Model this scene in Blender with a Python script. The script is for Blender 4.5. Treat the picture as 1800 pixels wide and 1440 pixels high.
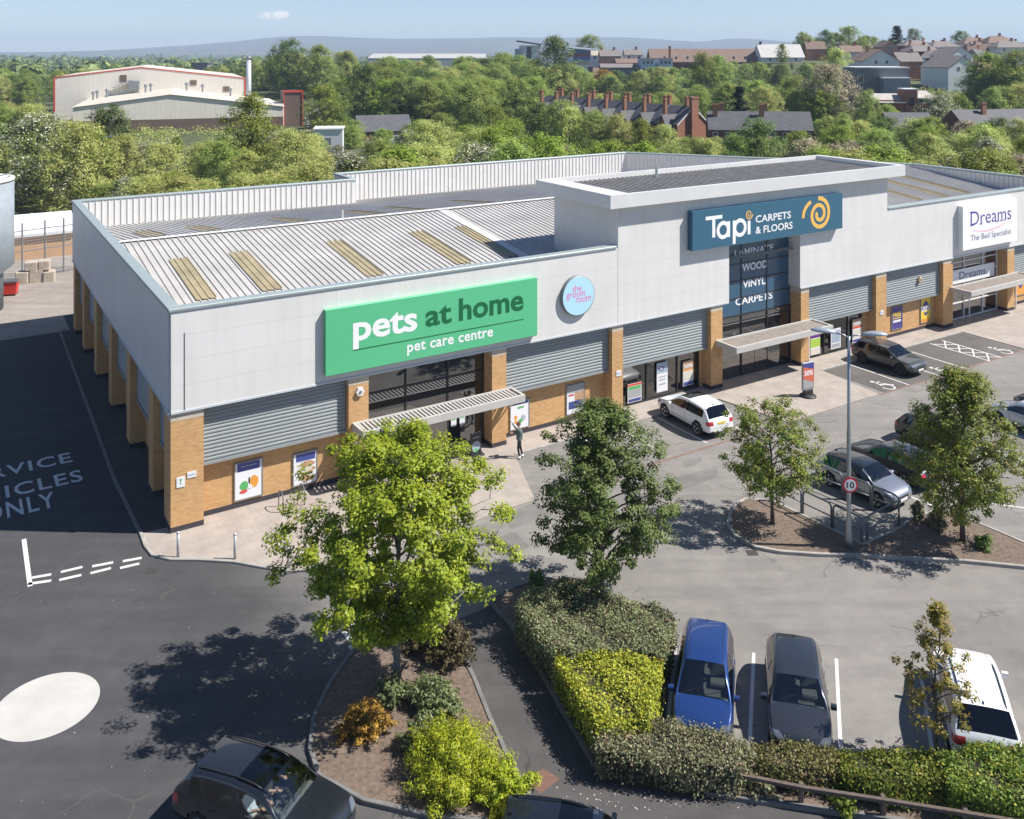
import bpy, bmesh, math, random
import numpy as np
from mathutils import Vector, Matrix
from mathutils.bvhtree import BVHTree
for o in list(bpy.data.objects): bpy.data.objects.remove(o)
SC = bpy.context.scene
COL = SC.collection
R = math.radians
# ------------------------------------------------------------------ camera, sky, sun, exposure
F_PX, CAM_H, HOR, CX = 1611.0, 20.0, 92.0, 900.0
cam = bpy.data.cameras.new('camera'); cam.sensor_fit = 'HORIZONTAL'; cam.sensor_width = 36
cam.lens = 36*F_PX/1800; cam.shift_y = -(720-HOR)/1800; cam.clip_start = 0.5; cam.clip_end = 30000
camo = bpy.data.objects.new('camera', cam); COL.objects.link(camo)
camo.location = (0, 0, CAM_H); camo.rotation_euler = (R(90), 0, 0); SC.camera = camo
SUN_EL, SUN_AZ = 50.0, 93.0          # azimuth clockwise from +Y
wd = bpy.data.worlds.new('World'); SC.world = wd; wd.use_nodes = True
wn = wd.node_tree; wn.nodes.clear()
sky = wn.nodes.new('ShaderNodeTexSky'); sky.sky_type = 'NISHITA'; sky.sun_disc = False
sky.sun_elevation = R(SUN_EL); sky.sun_rotation = R(SUN_AZ); sky.air_density = 1.0; sky.dust_density = 0.0; sky.ozone_density = 4.0; sky.altitude = 1500
bg = wn.nodes.new('ShaderNodeBackground'); bg.inputs['Strength'].default_value = 0.072
wo = wn.nodes.new('ShaderNodeOutputWorld')
tint = wn.nodes.new('ShaderNodeMix'); tint.data_type = 'RGBA'; tint.blend_type = 'MULTIPLY'; tint.inputs[0].default_value = 1.0; tint.inputs[7].default_value = (1.08, 1.04, 1.07, 1)
wn.links.new(sky.outputs[0], tint.inputs[6]); 
def wm(op, a, b=None):          # small maths on the sky direction
    m = wn.nodes.new('ShaderNodeMath'); m.operation = op
    for i, v in enumerate((a, b)):
        if v is None: continue
        if hasattr(v, 'is_linked'): wn.links.new(v, m.inputs[i])
        else: m.inputs[i].default_value = v
    return m.outputs[0]
wtc = wn.nodes.new('ShaderNodeTexCoord'); wsep = wn.nodes.new('ShaderNodeSeparateXYZ'); wn.links.new(wtc.outputs['Generated'], wsep.inputs[0])
wy = wm('MAXIMUM', wsep.outputs[1], 0.01); az_ = wm('DIVIDE', wsep.outputs[0], wy); el_ = wm('DIVIDE', wsep.outputs[2], wy)
def puff(u, v, ru, rv):
    a = wm('POWER', wm('DIVIDE', wm('SUBTRACT', az_, (u-CX)/F_PX), ru/F_PX), 2.0); b = wm('POWER', wm('DIVIDE', wm('SUBTRACT', el_, (HOR-v)/F_PX), rv/F_PX), 2.0)
    return wm('MAXIMUM', wm('SUBTRACT', 1.0, wm('ADD', a, b)), 0.0)
wns = wn.nodes.new('ShaderNodeTexNoise'); wns.inputs['Scale'].default_value = 90; wns.inputs['Detail'].default_value = 6; wn.links.new(wtc.outputs['Generated'], wns.inputs['Vector'])
pf = wm('ADD', wm('ADD', puff(478,27,34,9), puff(495,24,16,8)), wm('MULTIPLY', puff(1380,62,120,10), .25))
cl_ = wm('MINIMUM', wm('MULTIPLY', pf, wm('MULTIPLY', wm('MAXIMUM', wm('SUBTRACT', wns.outputs['Fac'], .38), 0.0), 4.0)), 0.8)
cmix = wn.nodes.new('ShaderNodeMix'); cmix.data_type = 'RGBA'; wn.links.new(cl_, cmix.inputs[0]); wn.links.new(tint.outputs[2], cmix.inputs[6]); cmix.inputs[7].default_value = (10.5, 9.8, 9.6, 1)
wn.links.new(cmix.outputs[2], bg.inputs[0]); wn.links.new(bg.outputs[0], wo.inputs[0])
sl = bpy.data.lights.new('sun', 'SUN'); sl.energy = 5.0; sl.angle = R(0.5); sl.color = (1.0, 0.955, 0.89)
so = bpy.data.objects.new('sun', sl); COL.objects.link(so)
sdir = Vector((math.sin(R(SUN_AZ))*math.cos(R(SUN_EL)), math.cos(R(SUN_AZ))*math.cos(R(SUN_EL)), math.sin(R(SUN_EL))))
so.rotation_euler = sdir.to_track_quat('Z', 'Y').to_euler(); so.location = (60, 0, 80)
SC.view_settings.view_transform = 'Standard'; SC.view_settings.look = 'None'
SC.view_settings.exposure = 0.70; SC.view_settings.gamma = 1.0; SC.view_settings.use_curve_mapping = False
SC.cycles.max_bounces = 6; SC.cycles.transparent_max_bounces = 12; SC.cycles.volume_bounces = 0
SC.cycles.use_denoising = True

# ------------------------------------------------------------------ survey of the place
def ray(u, v): return Vector(((u-CX)/F_PX, 1.0, -(v-HOR)/F_PX))
def G(u, v, z=0.0):
    r = ray(u, v); k = (z-CAM_H)/r.z
    return Vector((r.x*k, k, z))
C0 = G(300, 940)                                   # front left corner of the retail building
ANG = math.atan2(1.0, 2585/F_PX)
AX = Vector((math.cos(ANG), math.sin(ANG), 0)); AY = Vector((-math.sin(ANG), math.cos(ANG), 0))
def W(s, t, z=0.0): return C0 + s*AX + t*AY + Vector((0, 0, z))      # building grid -> world
def L(p):
    d = Vector(p) - C0; d.z = 0
    return d.dot(AX), d.dot(AY)
def LG(u, v, z=0.0): return L(G(u, v, z))
def FS(u, v, t=0.0):                               # point of the facade plane t
    r = ray(u, v); o = Vector((0, 0, CAM_H)); k = ((C0-o).dot(AY)+t)/r.dot(AY)
    p = o + k*r; s, _ = L(p); return s, p.z
def smooth(a, b, x):
    q = min(1.0, max(0.0, (x-a)/(b-a))); return q*q*(3-2*q)
def terrain(x, y):
    h1 = 17.0*smooth(170, 430, y)*smooth(-25, 110, x-0.06*(y-200))
    h2 = 7.0*smooth(300, 400, y)*smooth(-150, -60, x+0.15*(y-200))
    fall = 1.0 - smooth(560, 1000, y)
    return max(h1, h2)*fall - 0.06

# ------------------------------------------------------------------ materials
MATS = {}
def _mat(name):
    m = bpy.data.materials.new(name); m.use_nodes = True
    nt = m.node_tree; b = nt.nodes['Principled BSDF']; MATS[name] = m
    return m, nt, b
def nd(nt, t, **k):
    n = nt.nodes.new(t)
    for a, v in k.items(): setattr(n, a, v)
    return n
def rgba(c): return (c[0], c[1], c[2], 1.0)
def scl(c, f): return tuple(max(0, min(1, x*f)) for x in c[:3])
def noise(nt, scale, detail=4, rough=0.6, coord='Object', dist=0):
    tc = nd(nt, 'ShaderNodeTexCoord'); n = nd(nt, 'ShaderNodeTexNoise')
    n.inputs['Scale'].default_value = scale; n.inputs['Detail'].default_value = detail
    n.inputs['Roughness'].default_value = rough; n.inputs['Distortion'].default_value = dist
    nt.links.new(tc.outputs[coord], n.inputs['Vector']); return n.outputs['Fac']
def ramp(nt, fac, stops, interp='LINEAR'):
    r = nd(nt, 'ShaderNodeValToRGB'); r.color_ramp.interpolation = interp
    e = r.color_ramp.elements
    while len(e) < len(stops): e.new(0.5)
    for i, (p, c) in enumerate(stops):
        e[i].position = p; e[i].color = rgba(c) if len(c) == 3 else c
    nt.links.new(fac, r.inputs[0]); return r.outputs[0]
def mixc(nt, fac, a, b, mode='MIX'):
    m = nd(nt, 'ShaderNodeMix', data_type='RGBA', blend_type=mode)
    for sock, val in ((m.inputs[0], fac), (m.inputs[6], a), (m.inputs[7], b)):
        if hasattr(val, 'is_linked'): nt.links.new(val, sock)
        elif isinstance(val, (int, float)): sock.default_value = val
        else: sock.default_value = rgba(val)
    return m.outputs[2]
def math_(nt, op, a, b=None, c=None):
    m = nd(nt, 'ShaderNodeMath', operation=op)
    for i, val in enumerate((a, b, c)):
        if val is None: continue
        if hasattr(val, 'is_linked'): nt.links.new(val, m.inputs[i])
        else: m.inputs[i].default_value = val
    return m.outputs[0]
def M(name, col, rough=0.6, metal=0.0, var=0.0, vscale=1.0, bump=0.0, bscale=40.0, spec=0.5, coat=0.0, emit=0.0):
    if name in MATS: return MATS[name]
    m, nt, b = _mat(name)
    b.inputs['Base Color'].default_value = rgba(col); b.inputs['Roughness'].default_value = rough
    b.inputs['Metallic'].default_value = metal; b.inputs['Specular IOR Level'].default_value = spec
    b.inputs['Coat Weight'].default_value = coat; b.inputs['Coat Roughness'].default_value = 0.04
    if var:
        f = noise(nt, vscale, 6)
        c = ramp(nt, f, [(0.25, scl(col, 1-var)), (0.75, scl(col, 1+var))]); nt.links.new(c, b.inputs['Base Color'])
    if bump:
        bp = nd(nt, 'ShaderNodeBump'); bp.inputs['Strength'].default_value = bump; bp.inputs['Distance'].default_value = 0.02
        nt.links.new(noise(nt, bscale, 3), bp.inputs['Height']); nt.links.new(bp.outputs[0], b.inputs['Normal'])
    if emit:
        b.inputs['Emission Color'].default_value = rgba(col); b.inputs['Emission Strength'].default_value = emit
    return m
def sep(nt, coord='Object'):
    tc = nd(nt, 'ShaderNodeTexCoord'); s = nd(nt, 'ShaderNodeSeparateXYZ')
    nt.links.new(tc.outputs[coord], s.inputs[0]); return s.outputs
def brick_mat(name, c1, c2, mortar, w=0.225, h=0.075, msize=0.06, horiz=False, rough=0.85, blotch=0.25):
    m, nt, b = _mat(name); x, y, z = sep(nt)
    cb = nd(nt, 'ShaderNodeCombineXYZ')
    if horiz: nt.links.new(x, cb.inputs[0]); nt.links.new(y, cb.inputs[1])
    else: nt.links.new(math_(nt, 'ADD', x, y), cb.inputs[0]); nt.links.new(z, cb.inputs[1])
    t = nd(nt, 'ShaderNodeTexBrick'); t.inputs['Scale'].default_value = 1.0/w*0.5
    t.inputs['Brick Width'].default_value = 0.5; t.inputs['Row Height'].default_value = 0.5*h/w
    t.inputs['Mortar Size'].default_value = msize*0.25; t.inputs['Bias'].default_value = 0.0
    t.inputs['Color1'].default_value = rgba(c1); t.inputs['Color2'].default_value = rgba(c2); t.inputs['Mortar'].default_value = rgba(mortar)
    nt.links.new(cb.outputs[0], t.inputs['Vector'])
    f = noise(nt, 0.9, 6)
    c = mixc(nt, blotch, t.outputs['Color'], ramp(nt, f, [(0.3, scl(c1, 0.55)), (0.7, scl(c2, 1.25))]))
    nt.links.new(c, b.inputs['Base Color']); b.inputs['Roughness'].default_value = rough
    b.inputs['Specular IOR Level'].default_value = 0.25
    return m
def panel_mat(name, col, dz, z0, dx=None, rough=0.45, gap=0.016, dark=0.76, axis=0):
    """flat coated metal cladding with panel joints at every dz of height and every dx of length, faint dirt streaks"""
    m, nt, b = _mat(name); o = sep(nt)
    def line(v, d, off):
        f = math_(nt, 'FRACT', math_(nt, 'DIVIDE', math_(nt, 'SUBTRACT', v, off), d))
        return math_(nt, 'LESS_THAN', f, gap/d)
    ln = line(o[2], dz, z0)
    if dx: ln = math_(nt, 'MAXIMUM', ln, line(o[axis], dx, 0.0))
    f = noise(nt, 0.35, 5)
    base = ramp(nt, f, [(0.3, scl(col, 0.95)), (0.7, scl(col, 1.04))])
    tc = nd(nt, 'ShaderNodeTexCoord'); mp = nd(nt, 'ShaderNodeMapping'); mp.inputs['Scale'].default_value = (2.2, 2.2, .16)
    sn = nd(nt, 'ShaderNodeTexNoise'); sn.inputs['Scale'].default_value = 1.3; sn.inputs['Detail'].default_value = 6; nt.links.new(tc.outputs['Object'], mp.inputs[0]); nt.links.new(mp.outputs[0], sn.inputs['Vector'])
    base = mixc(nt, 0.30, base, mixc(nt, 1.0, base, ramp(nt, sn.outputs['Fac'], [(0.34, (0.86,0.855,0.84)), (0.56, (1,1,1))]), 'MULTIPLY'))
    nt.links.new(mixc(nt, ln, base, scl(col, dark)), b.inputs['Base Color'])
    b.inputs['Roughness'].default_value = rough; b.inputs['Specular IOR Level'].default_value = 0.4
    return m
def glass_mat(name, tint=(0.5, 0.55, 0.55), boost=0.05, base=None):
    m = bpy.data.materials.new(name); m.use_nodes = True; nt = m.node_tree; nt.nodes.clear(); MATS[name] = m
    out = nd(nt, 'ShaderNodeOutputMaterial'); mx = nd(nt, 'ShaderNodeMixShader')
    if base is None:
        a = nd(nt, 'ShaderNodeBsdfTransparent'); a.inputs[0].default_value = rgba(tint)
    else:
        a = nd(nt, 'ShaderNodeBsdfDiffuse'); a.inputs[0].default_value = rgba(base)
    g = nd(nt, 'ShaderNodeBsdfGlossy'); g.inputs['Roughness'].default_value = 0.015; g.inputs[0].default_value = (1, 1, 1, 1)
    fr = nd(nt, 'ShaderNodeFresnel'); fr.inputs['IOR'].default_value = 1.5
    nt.links.new(math_(nt, 'ADD', fr.outputs[0], boost), mx.inputs[0])
    nt.links.new(a.outputs[0], mx.inputs[1]); nt.links.new(g.outputs[0], mx.inputs[2]); nt.links.new(mx.outputs[0], out.inputs[0])
    return m
def leaf_mat(name, dark, light, trans=0.4, extra=None, clump=1.2, rough=0.5):
    """leaves: colour differs leaf by leaf and branch by branch, light passes through"""
    m, nt, b = _mat(name)
    geo = nd(nt, 'ShaderNodeNewGeometry'); oi = nd(nt, 'ShaderNodeObjectInfo')
    f = math_(nt, 'ADD', math_(nt, 'MULTIPLY', geo.outputs['Random Per Island'], 0.5),
              math_(nt, 'MULTIPLY', noise(nt, clump, 3), 0.5))
    stops = [(0.15, dark), (0.8, light)]
    c = ramp(nt, f, stops)
    if extra:
        pick = math_(nt, 'GREATER_THAN', math_(nt, 'FRACT', math_(nt, 'MULTIPLY', geo.outputs['Random Per Island'], 7.31)), 1-extra[1])
        c = mixc(nt, pick, c, extra[0])
    hs = nd(nt, 'ShaderNodeHueSaturation')
    nt.links.new(math_(nt, 'ADD', 0.485, math_(nt, 'MULTIPLY', oi.outputs['Random'], 0.03)), hs.inputs['Hue'])
    nt.links.new(math_(nt, 'ADD', 0.8, math_(nt, 'MULTIPLY', oi.outputs['Random'], 0.4)), hs.inputs['Value'])
    nt.links.new(c, hs.inputs['Color']); c = hs.outputs[0]
    nt.links.new(c, b.inputs['Base Color']); b.inputs['Roughness'].default_value = rough; b.inputs['Specular IOR Level'].default_value = 0.3
    tr = nd(nt, 'ShaderNodeBsdfTranslucent'); nt.links.new(c, tr.inputs[0])
    mx = nd(nt, 'ShaderNodeMixShader'); mx.inputs[0].default_value = trans
    out = nt.nodes['Material Output']
    nt.links.new(b.outputs[0], mx.inputs[1]); nt.links.new(tr.outputs[0], mx.inputs[2]); nt.links.new(mx.outputs[0], out.inputs[0])
    return m

# ------------------------------------------------------------------ mesh building
class MB:
    def __init__(s): s.v = []; s.f = []; s.m = []
    def add(s, vs, fs, mi=0):
        n = len(s.v); s.v += [tuple(p) for p in vs]
        for f in fs: s.f.append(tuple(i+n for i in f)); s.m.append(mi)
        return s
    def poly(s, pts, mi=0): return s.add(pts, [tuple(range(len(pts)))], mi)
    def box(s, x0, x1, y0, y1, z0, z1, mi=0):
        v = [(x0,y0,z0),(x1,y0,z0),(x1,y1,z0),(x0,y1,z0),(x0,y0,z1),(x1,y0,z1),(x1,y1,z1),(x0,y1,z1)]
        return s.add(v, [(0,3,2,1),(4,5,6,7),(0,1,5,4),(1,2,6,5),(2,3,7,6),(3,0,4,7)], mi)
    def bbox(s, x0, x1, y0, y1, z0, z1, b=0.02, mi=0):
        """box with chamfered vertical edges and top"""
        def ring(i, z): return [(x0+i,y0+b,z),(x0+b,y0+i,z),(x1-b,y0+i,z),(x1-i,y0+b,z),(x1-i,y1-b,z),(x1-b,y1-i,z),(x0+b,y1-i,z),(x0+i,y1-b,z)]
        rs = [ring(0, z0), ring(0, z1-b), ring(b*0.7, z1)]
        return s.loft(rs, mi, caps=True)
    def loft(s, rings, mi=0, caps=False, closed=True):
        n = len(rings[0]); vs = [p for r in rings for p in r]; fs = []
        for k in range(len(rings)-1):
            for i in range(n if closed else n-1):
                j = (i+1) % n; fs.append((k*n+i, k*n+j, (k+1)*n+j, (k+1)*n+i))
        if caps: fs.append(tuple(reversed(range(n)))); fs.append(tuple((len(rings)-1)*n+i for i in range(n)))
        return s.add(vs, fs, mi)
    def prism(s, pts, z0, z1, mi=0, mtop=None):
        n = len(pts); a = sum(pts[i][0]*pts[(i+1)%n][1]-pts[(i+1)%n][0]*pts[i][1] for i in range(n))
        if a < 0: pts = pts[::-1]
        vs = [(p[0],p[1],z0) for p in pts] + [(p[0],p[1],z1) for p in pts]
        s.add(vs, [(i,(i+1)%n,n+(i+1)%n,n+i) for i in range(n)], mi)
        return s.add([(p[0],p[1],z1) for p in pts], [tuple(range(n))], mi if mtop is None else mtop)
    def tube(s, pts, r, n=8, mi=0, caps=True):
        pts = [Vector(p) for p in pts]; rs = r if isinstance(r, (list, tuple)) else [r]*len(pts)
        rings = []; up = None
        for i, p in enumerate(pts):
            d = (pts[min(i+1, len(pts)-1)] - pts[max(i-1, 0)])
            d = d.normalized() if d.length > 1e-9 else Vector((0,0,1))
            if up is None: a = d.orthogonal().normalized()
            else:
                a = up - d*up.dot(d); a = a.normalized() if a.length > 1e-6 else d.orthogonal().normalized()
            up = a; b = d.cross(a)
            rings.append([tuple(p + rs[i]*(math.cos(2*math.pi*k/n)*a + math.sin(2*math.pi*k/n)*b)) for k in range(n)])
        return s.loft(rings, mi, caps)
    def lathe(s, prof, n=24, mi=0, c=(0,0,0), axis='z'):
        rings = []
        for r, h in prof:
            ring = []
            for k in range(n):
                a = 2*math.pi*k/n; x, y = r*math.cos(a), r*math.sin(a)
                p = (x, y, h) if axis == 'z' else ((x, h, y) if axis == 'y' else (h, x, y))
                ring.append((p[0]+c[0], p[1]+c[1], p[2]+c[2]))
            rings.append(ring)
        return s.loft(rings, mi, caps=True)
    def strip(s, pts, w, z0, z1, mi=0, closed=False, side=0.0):
        """a kerb: a bar of width w along a ground polyline"""
        n = len(pts); P = [Vector((p[0], p[1], 0)) for p in pts]; a = []; b = []
        for i in range(n):
            p0 = P[i-1] if (i > 0 or closed) else P[i]; p1 = P[(i+1) % n] if (i < n-1 or closed) else P[i]
            d = (p1-p0).normalized(); nn = Vector((-d.y, d.x, 0))
            a.append(P[i]+nn*w*(0.5+side)); b.append(P[i]-nn*w*(0.5-side))
        c = w*0.12
        rings = [[(q.x,q.y,z0),(q.x,q.y,z1-c),(q.x+(r.x-q.x)*.12,q.y+(r.y-q.y)*.12,z1),(r.x+(q.x-r.x)*.12,r.y+(q.y-r.y)*.12,z1),(r.x,r.y,z1-c),(r.x,r.y,z0)] for q, r in zip(a, b)]
        if closed: rings.append(rings[0])
        return s.loft(rings, mi, caps=not closed)
    def xf(s, mat, start=0):
        for i in range(start, len(s.v)): s.v[i] = tuple(mat @ Vector(s.v[i]))
        return s
    def mesh(s, name, mats, smooth=False):
        me = bpy.data.meshes.new(name); me.from_pydata(s.v, [], s.f)
        for m in (mats if isinstance(mats, (list, tuple)) else [mats]): me.materials.append(m)
        if any(s.m): me.polygons.foreach_set('material_index', s.m)
        if smooth: me.polygons.foreach_set('use_smooth', [True]*len(s.f))
        me.update(); return me
    def build(s, name, mats, parent=None, smooth=False, fix=True):
        me = s.mesh(name, mats, smooth)
        if fix:
            bm = bmesh.new(); bm.from_mesh(me); bmesh.ops.recalc_face_normals(bm, faces=bm.faces); bm.to_mesh(me); bm.free()
        return link(name, me, parent)
def link(name, me, parent=None):
    o = bpy.data.objects.new(name, me); COL.objects.link(o)
    if parent: o.parent = parent
    return o
def tag(o, label=None, cat=None, group=None, kind=None):
    if label: o['label'] = label
    if cat: o['category'] = cat
    if group: o['group'] = group
    if kind: o['kind'] = kind
    return o
def empty(name, loc=(0,0,0), rz=0.0, label=None, cat=None, group=None):
    o = bpy.data.objects.new(name, None); COL.objects.link(o); o.empty_display_size = 0.3
    o.location = loc; o.rotation_euler = (0, 0, rz); return tag(o, label, cat, group)
def copy_tree(o, parent=None):
    kids = KIDS.get(o.name) or [c for c in bpy.data.objects if c.parent == o]
    c = o.copy(); COL.objects.link(c); c.parent = parent
    for ch in kids: copy_tree(ch, c)
    return c
KIDS = {}
_TXT = {}
def glyphs(txt, bold=0.0, space=1.0):
    """outline of a word as flat faces scaled to a unit box; returns verts, faces, aspect"""
    k = (txt, bold, space)
    if k in _TXT: return _TXT[k]
    cu = bpy.data.curves.new('t', 'FONT'); cu.body = txt; cu.offset = bold; cu.space_character = space; cu.resolution_u = 3
    o = bpy.data.objects.new('t', cu); COL.objects.link(o)
    dg = bpy.context.evaluated_depsgraph_get(); me = bpy.data.meshes.new_from_object(o.evaluated_get(dg))
    vs = [tuple(v.co) for v in me.vertices]; fs = [tuple(p.vertices) for p in me.polygons]
    bpy.data.objects.remove(o); bpy.data.curves.remove(cu); bpy.data.meshes.remove(me)
    x0 = min(v[0] for v in vs); x1 = max(v[0] for v in vs); y0 = min(v[1] for v in vs); y1 = max(v[1] for v in vs)
    vs = [((v[0]-x0)/(x1-x0), (v[1]-y0)/(y1-y0)) for v in vs]
    _TXT[k] = (vs, fs, (x1-x0)/(y1-y0)); return _TXT[k]
def put_text(mb, txt, x, z, w, h, y=0.0, bold=0.0, mi=0, space=1.0, mat=None):
    vs, fs, _ = glyphs(txt, bold, space)
    pts = [Vector((x+a*w, y, z+b*h)) for a, b in vs]
    if mat is not None: pts = [mat @ p for p in pts]
    mb.add(pts, fs, mi); return mb
def stroke(mb, pts, w, y=0.0, mi=0, closed=False):
    """a flat line of width w (number or per point) through (x, z) points on a wall plane"""
    n = len(pts); P = [Vector((p[0], p[1])) for p in pts]; ws = w if isinstance(w, (list, tuple)) else [w]*n
    A = []; B = []
    for i in range(n):
        p0 = P[i-1] if (i > 0 or closed) else P[i]; p1 = P[(i+1) % n] if (i < n-1 or closed) else P[i]
        d = (p1-p0).normalized(); nn = Vector((-d.y, d.x))*ws[i]/2; A.append(P[i]+nn); B.append(P[i]-nn)
    vs = [(p.x, y, p.y) for p in A] + [(p.x, y, p.y) for p in B]
    fs = [(i, i+1, n+i+1, n+i) for i in range(n-1)]
    if closed: fs.append((n-1, 0, n, 2*n-1))
    return mb.add(vs, fs, mi)
def arc(cx, cz, rx, rz, a0, a1, n=20): return [(cx+rx*math.cos(R(a0+(a1-a0)*i/n)), cz+rz*math.sin(R(a0+(a1-a0)*i/n))) for i in range(n+1)]
rng = np.random.default_rng(7)
# ------------------------------------------------------------------ ground
def struct(o): o['kind'] = 'structure'; return o
def asphalt(name, cols, axis=None):
    """cols: list of (edge, colour) - resurfaced areas differ along the building grid"""
    m, nt, b = _mat(name)
    big = noise(nt, 0.12, 6, 0.65, dist=0.6); mid = noise(nt, 1.1, 5, 0.7); fine = noise(nt, 38, 3, 0.8)
    def tone(c): return ramp(nt, big, [(0.25, scl(c, 0.82)), (0.75, scl(c, 1.14))])
    if len(cols) == 1: c = tone(cols[0])
    else:
        x, y, z = sep(nt)
        s = math_(nt, 'ADD', math_(nt, 'MULTIPLY', math_(nt, 'SUBTRACT', x, C0.x), AX.x), math_(nt, 'MULTIPLY', math_(nt, 'SUBTRACT', y, C0.y), AX.y))
        t = math_(nt, 'ADD', math_(nt, 'MULTIPLY', math_(nt, 'SUBTRACT', x, C0.x), AY.x), math_(nt, 'MULTIPLY', math_(nt, 'SUBTRACT', y, C0.y), AY.y))
        q = math_(nt, 'ADD', math_(nt, 'ADD', s, math_(nt, 'MULTIPLY', t, -0.12)), math_(nt, 'MULTIPLY', math_(nt, 'SUBTRACT', noise(nt, 0.25, 5), 0.5), 5.0))
        mr = nd(nt, 'ShaderNodeMapRange', interpolation_type='SMOOTHSTEP'); mr.inputs['From Min'].default_value = 0.5; mr.inputs['From Max'].default_value = 9.5
        nt.links.new(q, mr.inputs['Value'])
        c = mixc(nt, mr.outputs[0], tone(cols[0]), tone(cols[1]))
        # worn tyre lanes along the aisle
        wv = noise(nt, 0.35, 2); 
    c = mixc(nt, 0.5, c, mixc(nt, 1.0, c, ramp(nt, mid, [(0.3, (0.72,0.72,0.72)), (0.7, (1.18,1.17,1.15))]), 'MULTIPLY'))
    c = mixc(nt, 0.55, c, mixc(nt, 1.0, c, ramp(nt, fine, [(0.3, (0.6,0.6,0.6)), (0.72, (1.3,1.3,1.3))]), 'MULTIPLY'))
    tc = nd(nt, 'ShaderNodeTexCoord'); mp = nd(nt, 'ShaderNodeMapping'); mp.inputs['Rotation'].default_value = (0, 0, -ANG-.35); mp.inputs['Scale'].default_value = (.16, 1.5, 1)
    sn = nd(nt, 'ShaderNodeTexNoise'); sn.inputs['Scale'].default_value = 1.0; sn.inputs['Detail'].default_value = 4; nt.links.new(tc.outputs['Object'], mp.inputs[0]); nt.links.new(mp.outputs[0], sn.inputs['Vector'])
    c = mixc(nt, 0.38, c, mixc(nt, 1.0, c, ramp(nt, sn.outputs['Fac'], [(0.32, (0.74,0.74,0.75)), (0.5, (1,1,1)), (0.68, (1.26,1.25,1.23))]), 'MULTIPLY'))
    vo = nd(nt, 'ShaderNodeTexVoronoi', feature='DISTANCE_TO_EDGE'); vo.inputs['Scale'].default_value = .22; vd = nd(nt, 'ShaderNodeVectorMath', operation='ADD')
    wn_ = nd(nt, 'ShaderNodeTexNoise'); wn_.inputs['Scale'].default_value = .9; wn_.inputs['Detail'].default_value = 6; nt.links.new(tc.outputs['Object'], wn_.inputs['Vector']); nt.links.new(tc.outputs['Object'], vd.inputs[0]); nt.links.new(wn_.outputs['Color'], vd.inputs[1]); nt.links.new(vd.outputs[0], vo.inputs['Vector'])
    crack = math_(nt, 'MULTIPLY', math_(nt, 'LESS_THAN', vo.outputs['Distance'], .006), ramp(nt, noise(nt, .3, 3), [(.5, (0,0,0)), (.6, (1,1,1))]))
    c = mixc(nt, math_(nt, 'MULTIPLY', crack, .6), c, scl(cols[-1], .45))
    spots = noise(nt, 5.0, 2, 0.4)
    c = mixc(nt, ramp(nt, spots, [(0.74, (0,0,0)), (0.78, (1,1,1))]), c, scl(cols[-1], 0.7))
    nt.links.new(c, b.inputs['Base Color']); b.inputs['Roughness'].default_value = 0.88; b.inputs['Specular IOR Level'].default_value = 0.25
    bp = nd(nt, 'ShaderNodeBump'); bp.inputs['Strength'].default_value = 0.25; bp.inputs['Distance'].default_value = 0.01
    nt.links.new(fine, bp.inputs['Height']); nt.links.new(bp.outputs[0], b.inputs['Normal'])
    return m
m_asph = asphalt('asphalt', [(0.070,0.070,0.073), (0.225,0.212,0.198)])
m_bay = asphalt('asphalt_bays', [(0.125,0.117,0.11)])
m_path = asphalt('asphalt_path', [(0.085,0.08,0.08)])
m_yard = asphalt('concrete_yard', [(0.30,0.265,0.235)])
m_pave = brick_mat('paving_slabs', (0.40,0.345,0.30), (0.335,0.295,0.265), (0.22,0.19,0.17), w=0.6, h=0.6, msize=0.03, horiz=True, blotch=0.45)
m_kerb = M('kerb_concrete', (0.33,0.31,0.28), 0.9, var=0.25, vscale=2.5)
m_kerbd = M('kerb_dark', (0.16,0.155,0.15), 0.9, var=0.25, vscale=2.5)
def worn_paint(name, col, under, scale=7.0, lo=.36):
    m, nt, b = _mat(name); f = noise(nt, scale, 8, .75); g = noise(nt, .8, 4)
    c = mixc(nt, ramp(nt, f, [(lo-.05, (1,1,1)), (lo+.05, (0,0,0))]), ramp(nt, g, [(.3, scl(col,.88)), (.7, scl(col,1.06))]), under)
    nt.links.new(c, b.inputs['Base Color']); b.inputs['Roughness'].default_value = .8; return m
m_line = worn_paint('road_paint', (0.60,0.59,0.565), (0.22,0.21,0.20))
m_redkerb = M('red_edging', (0.20,0.12,0.10), 0.9, var=0.2, vscale=3)
m_mulch = M('mulch', (0.155,0.115,0.088), 0.95, var=0.45, vscale=7, bump=1.0, bscale=30)
def grass_mat():
    m, nt, b = _mat('field_ground'); f = noise(nt, 0.02, 8, 0.65); g = noise(nt, 0.4, 5, 0.7)
    c = ramp(nt, f, [(0.3, (0.045,0.06,0.02)), (0.5, (0.07,0.085,0.03)), (0.65, (0.11,0.10,0.05))])
    c = mixc(nt, 1.0, c, ramp(nt, g, [(0.3, (0.6,0.6,0.6)), (0.7, (1.3,1.3,1.3))]), 'MULTIPLY')
    nt.links.new(c, b.inputs['Base Color']); b.inputs['Roughness'].default_value = 0.95; return m
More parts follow.
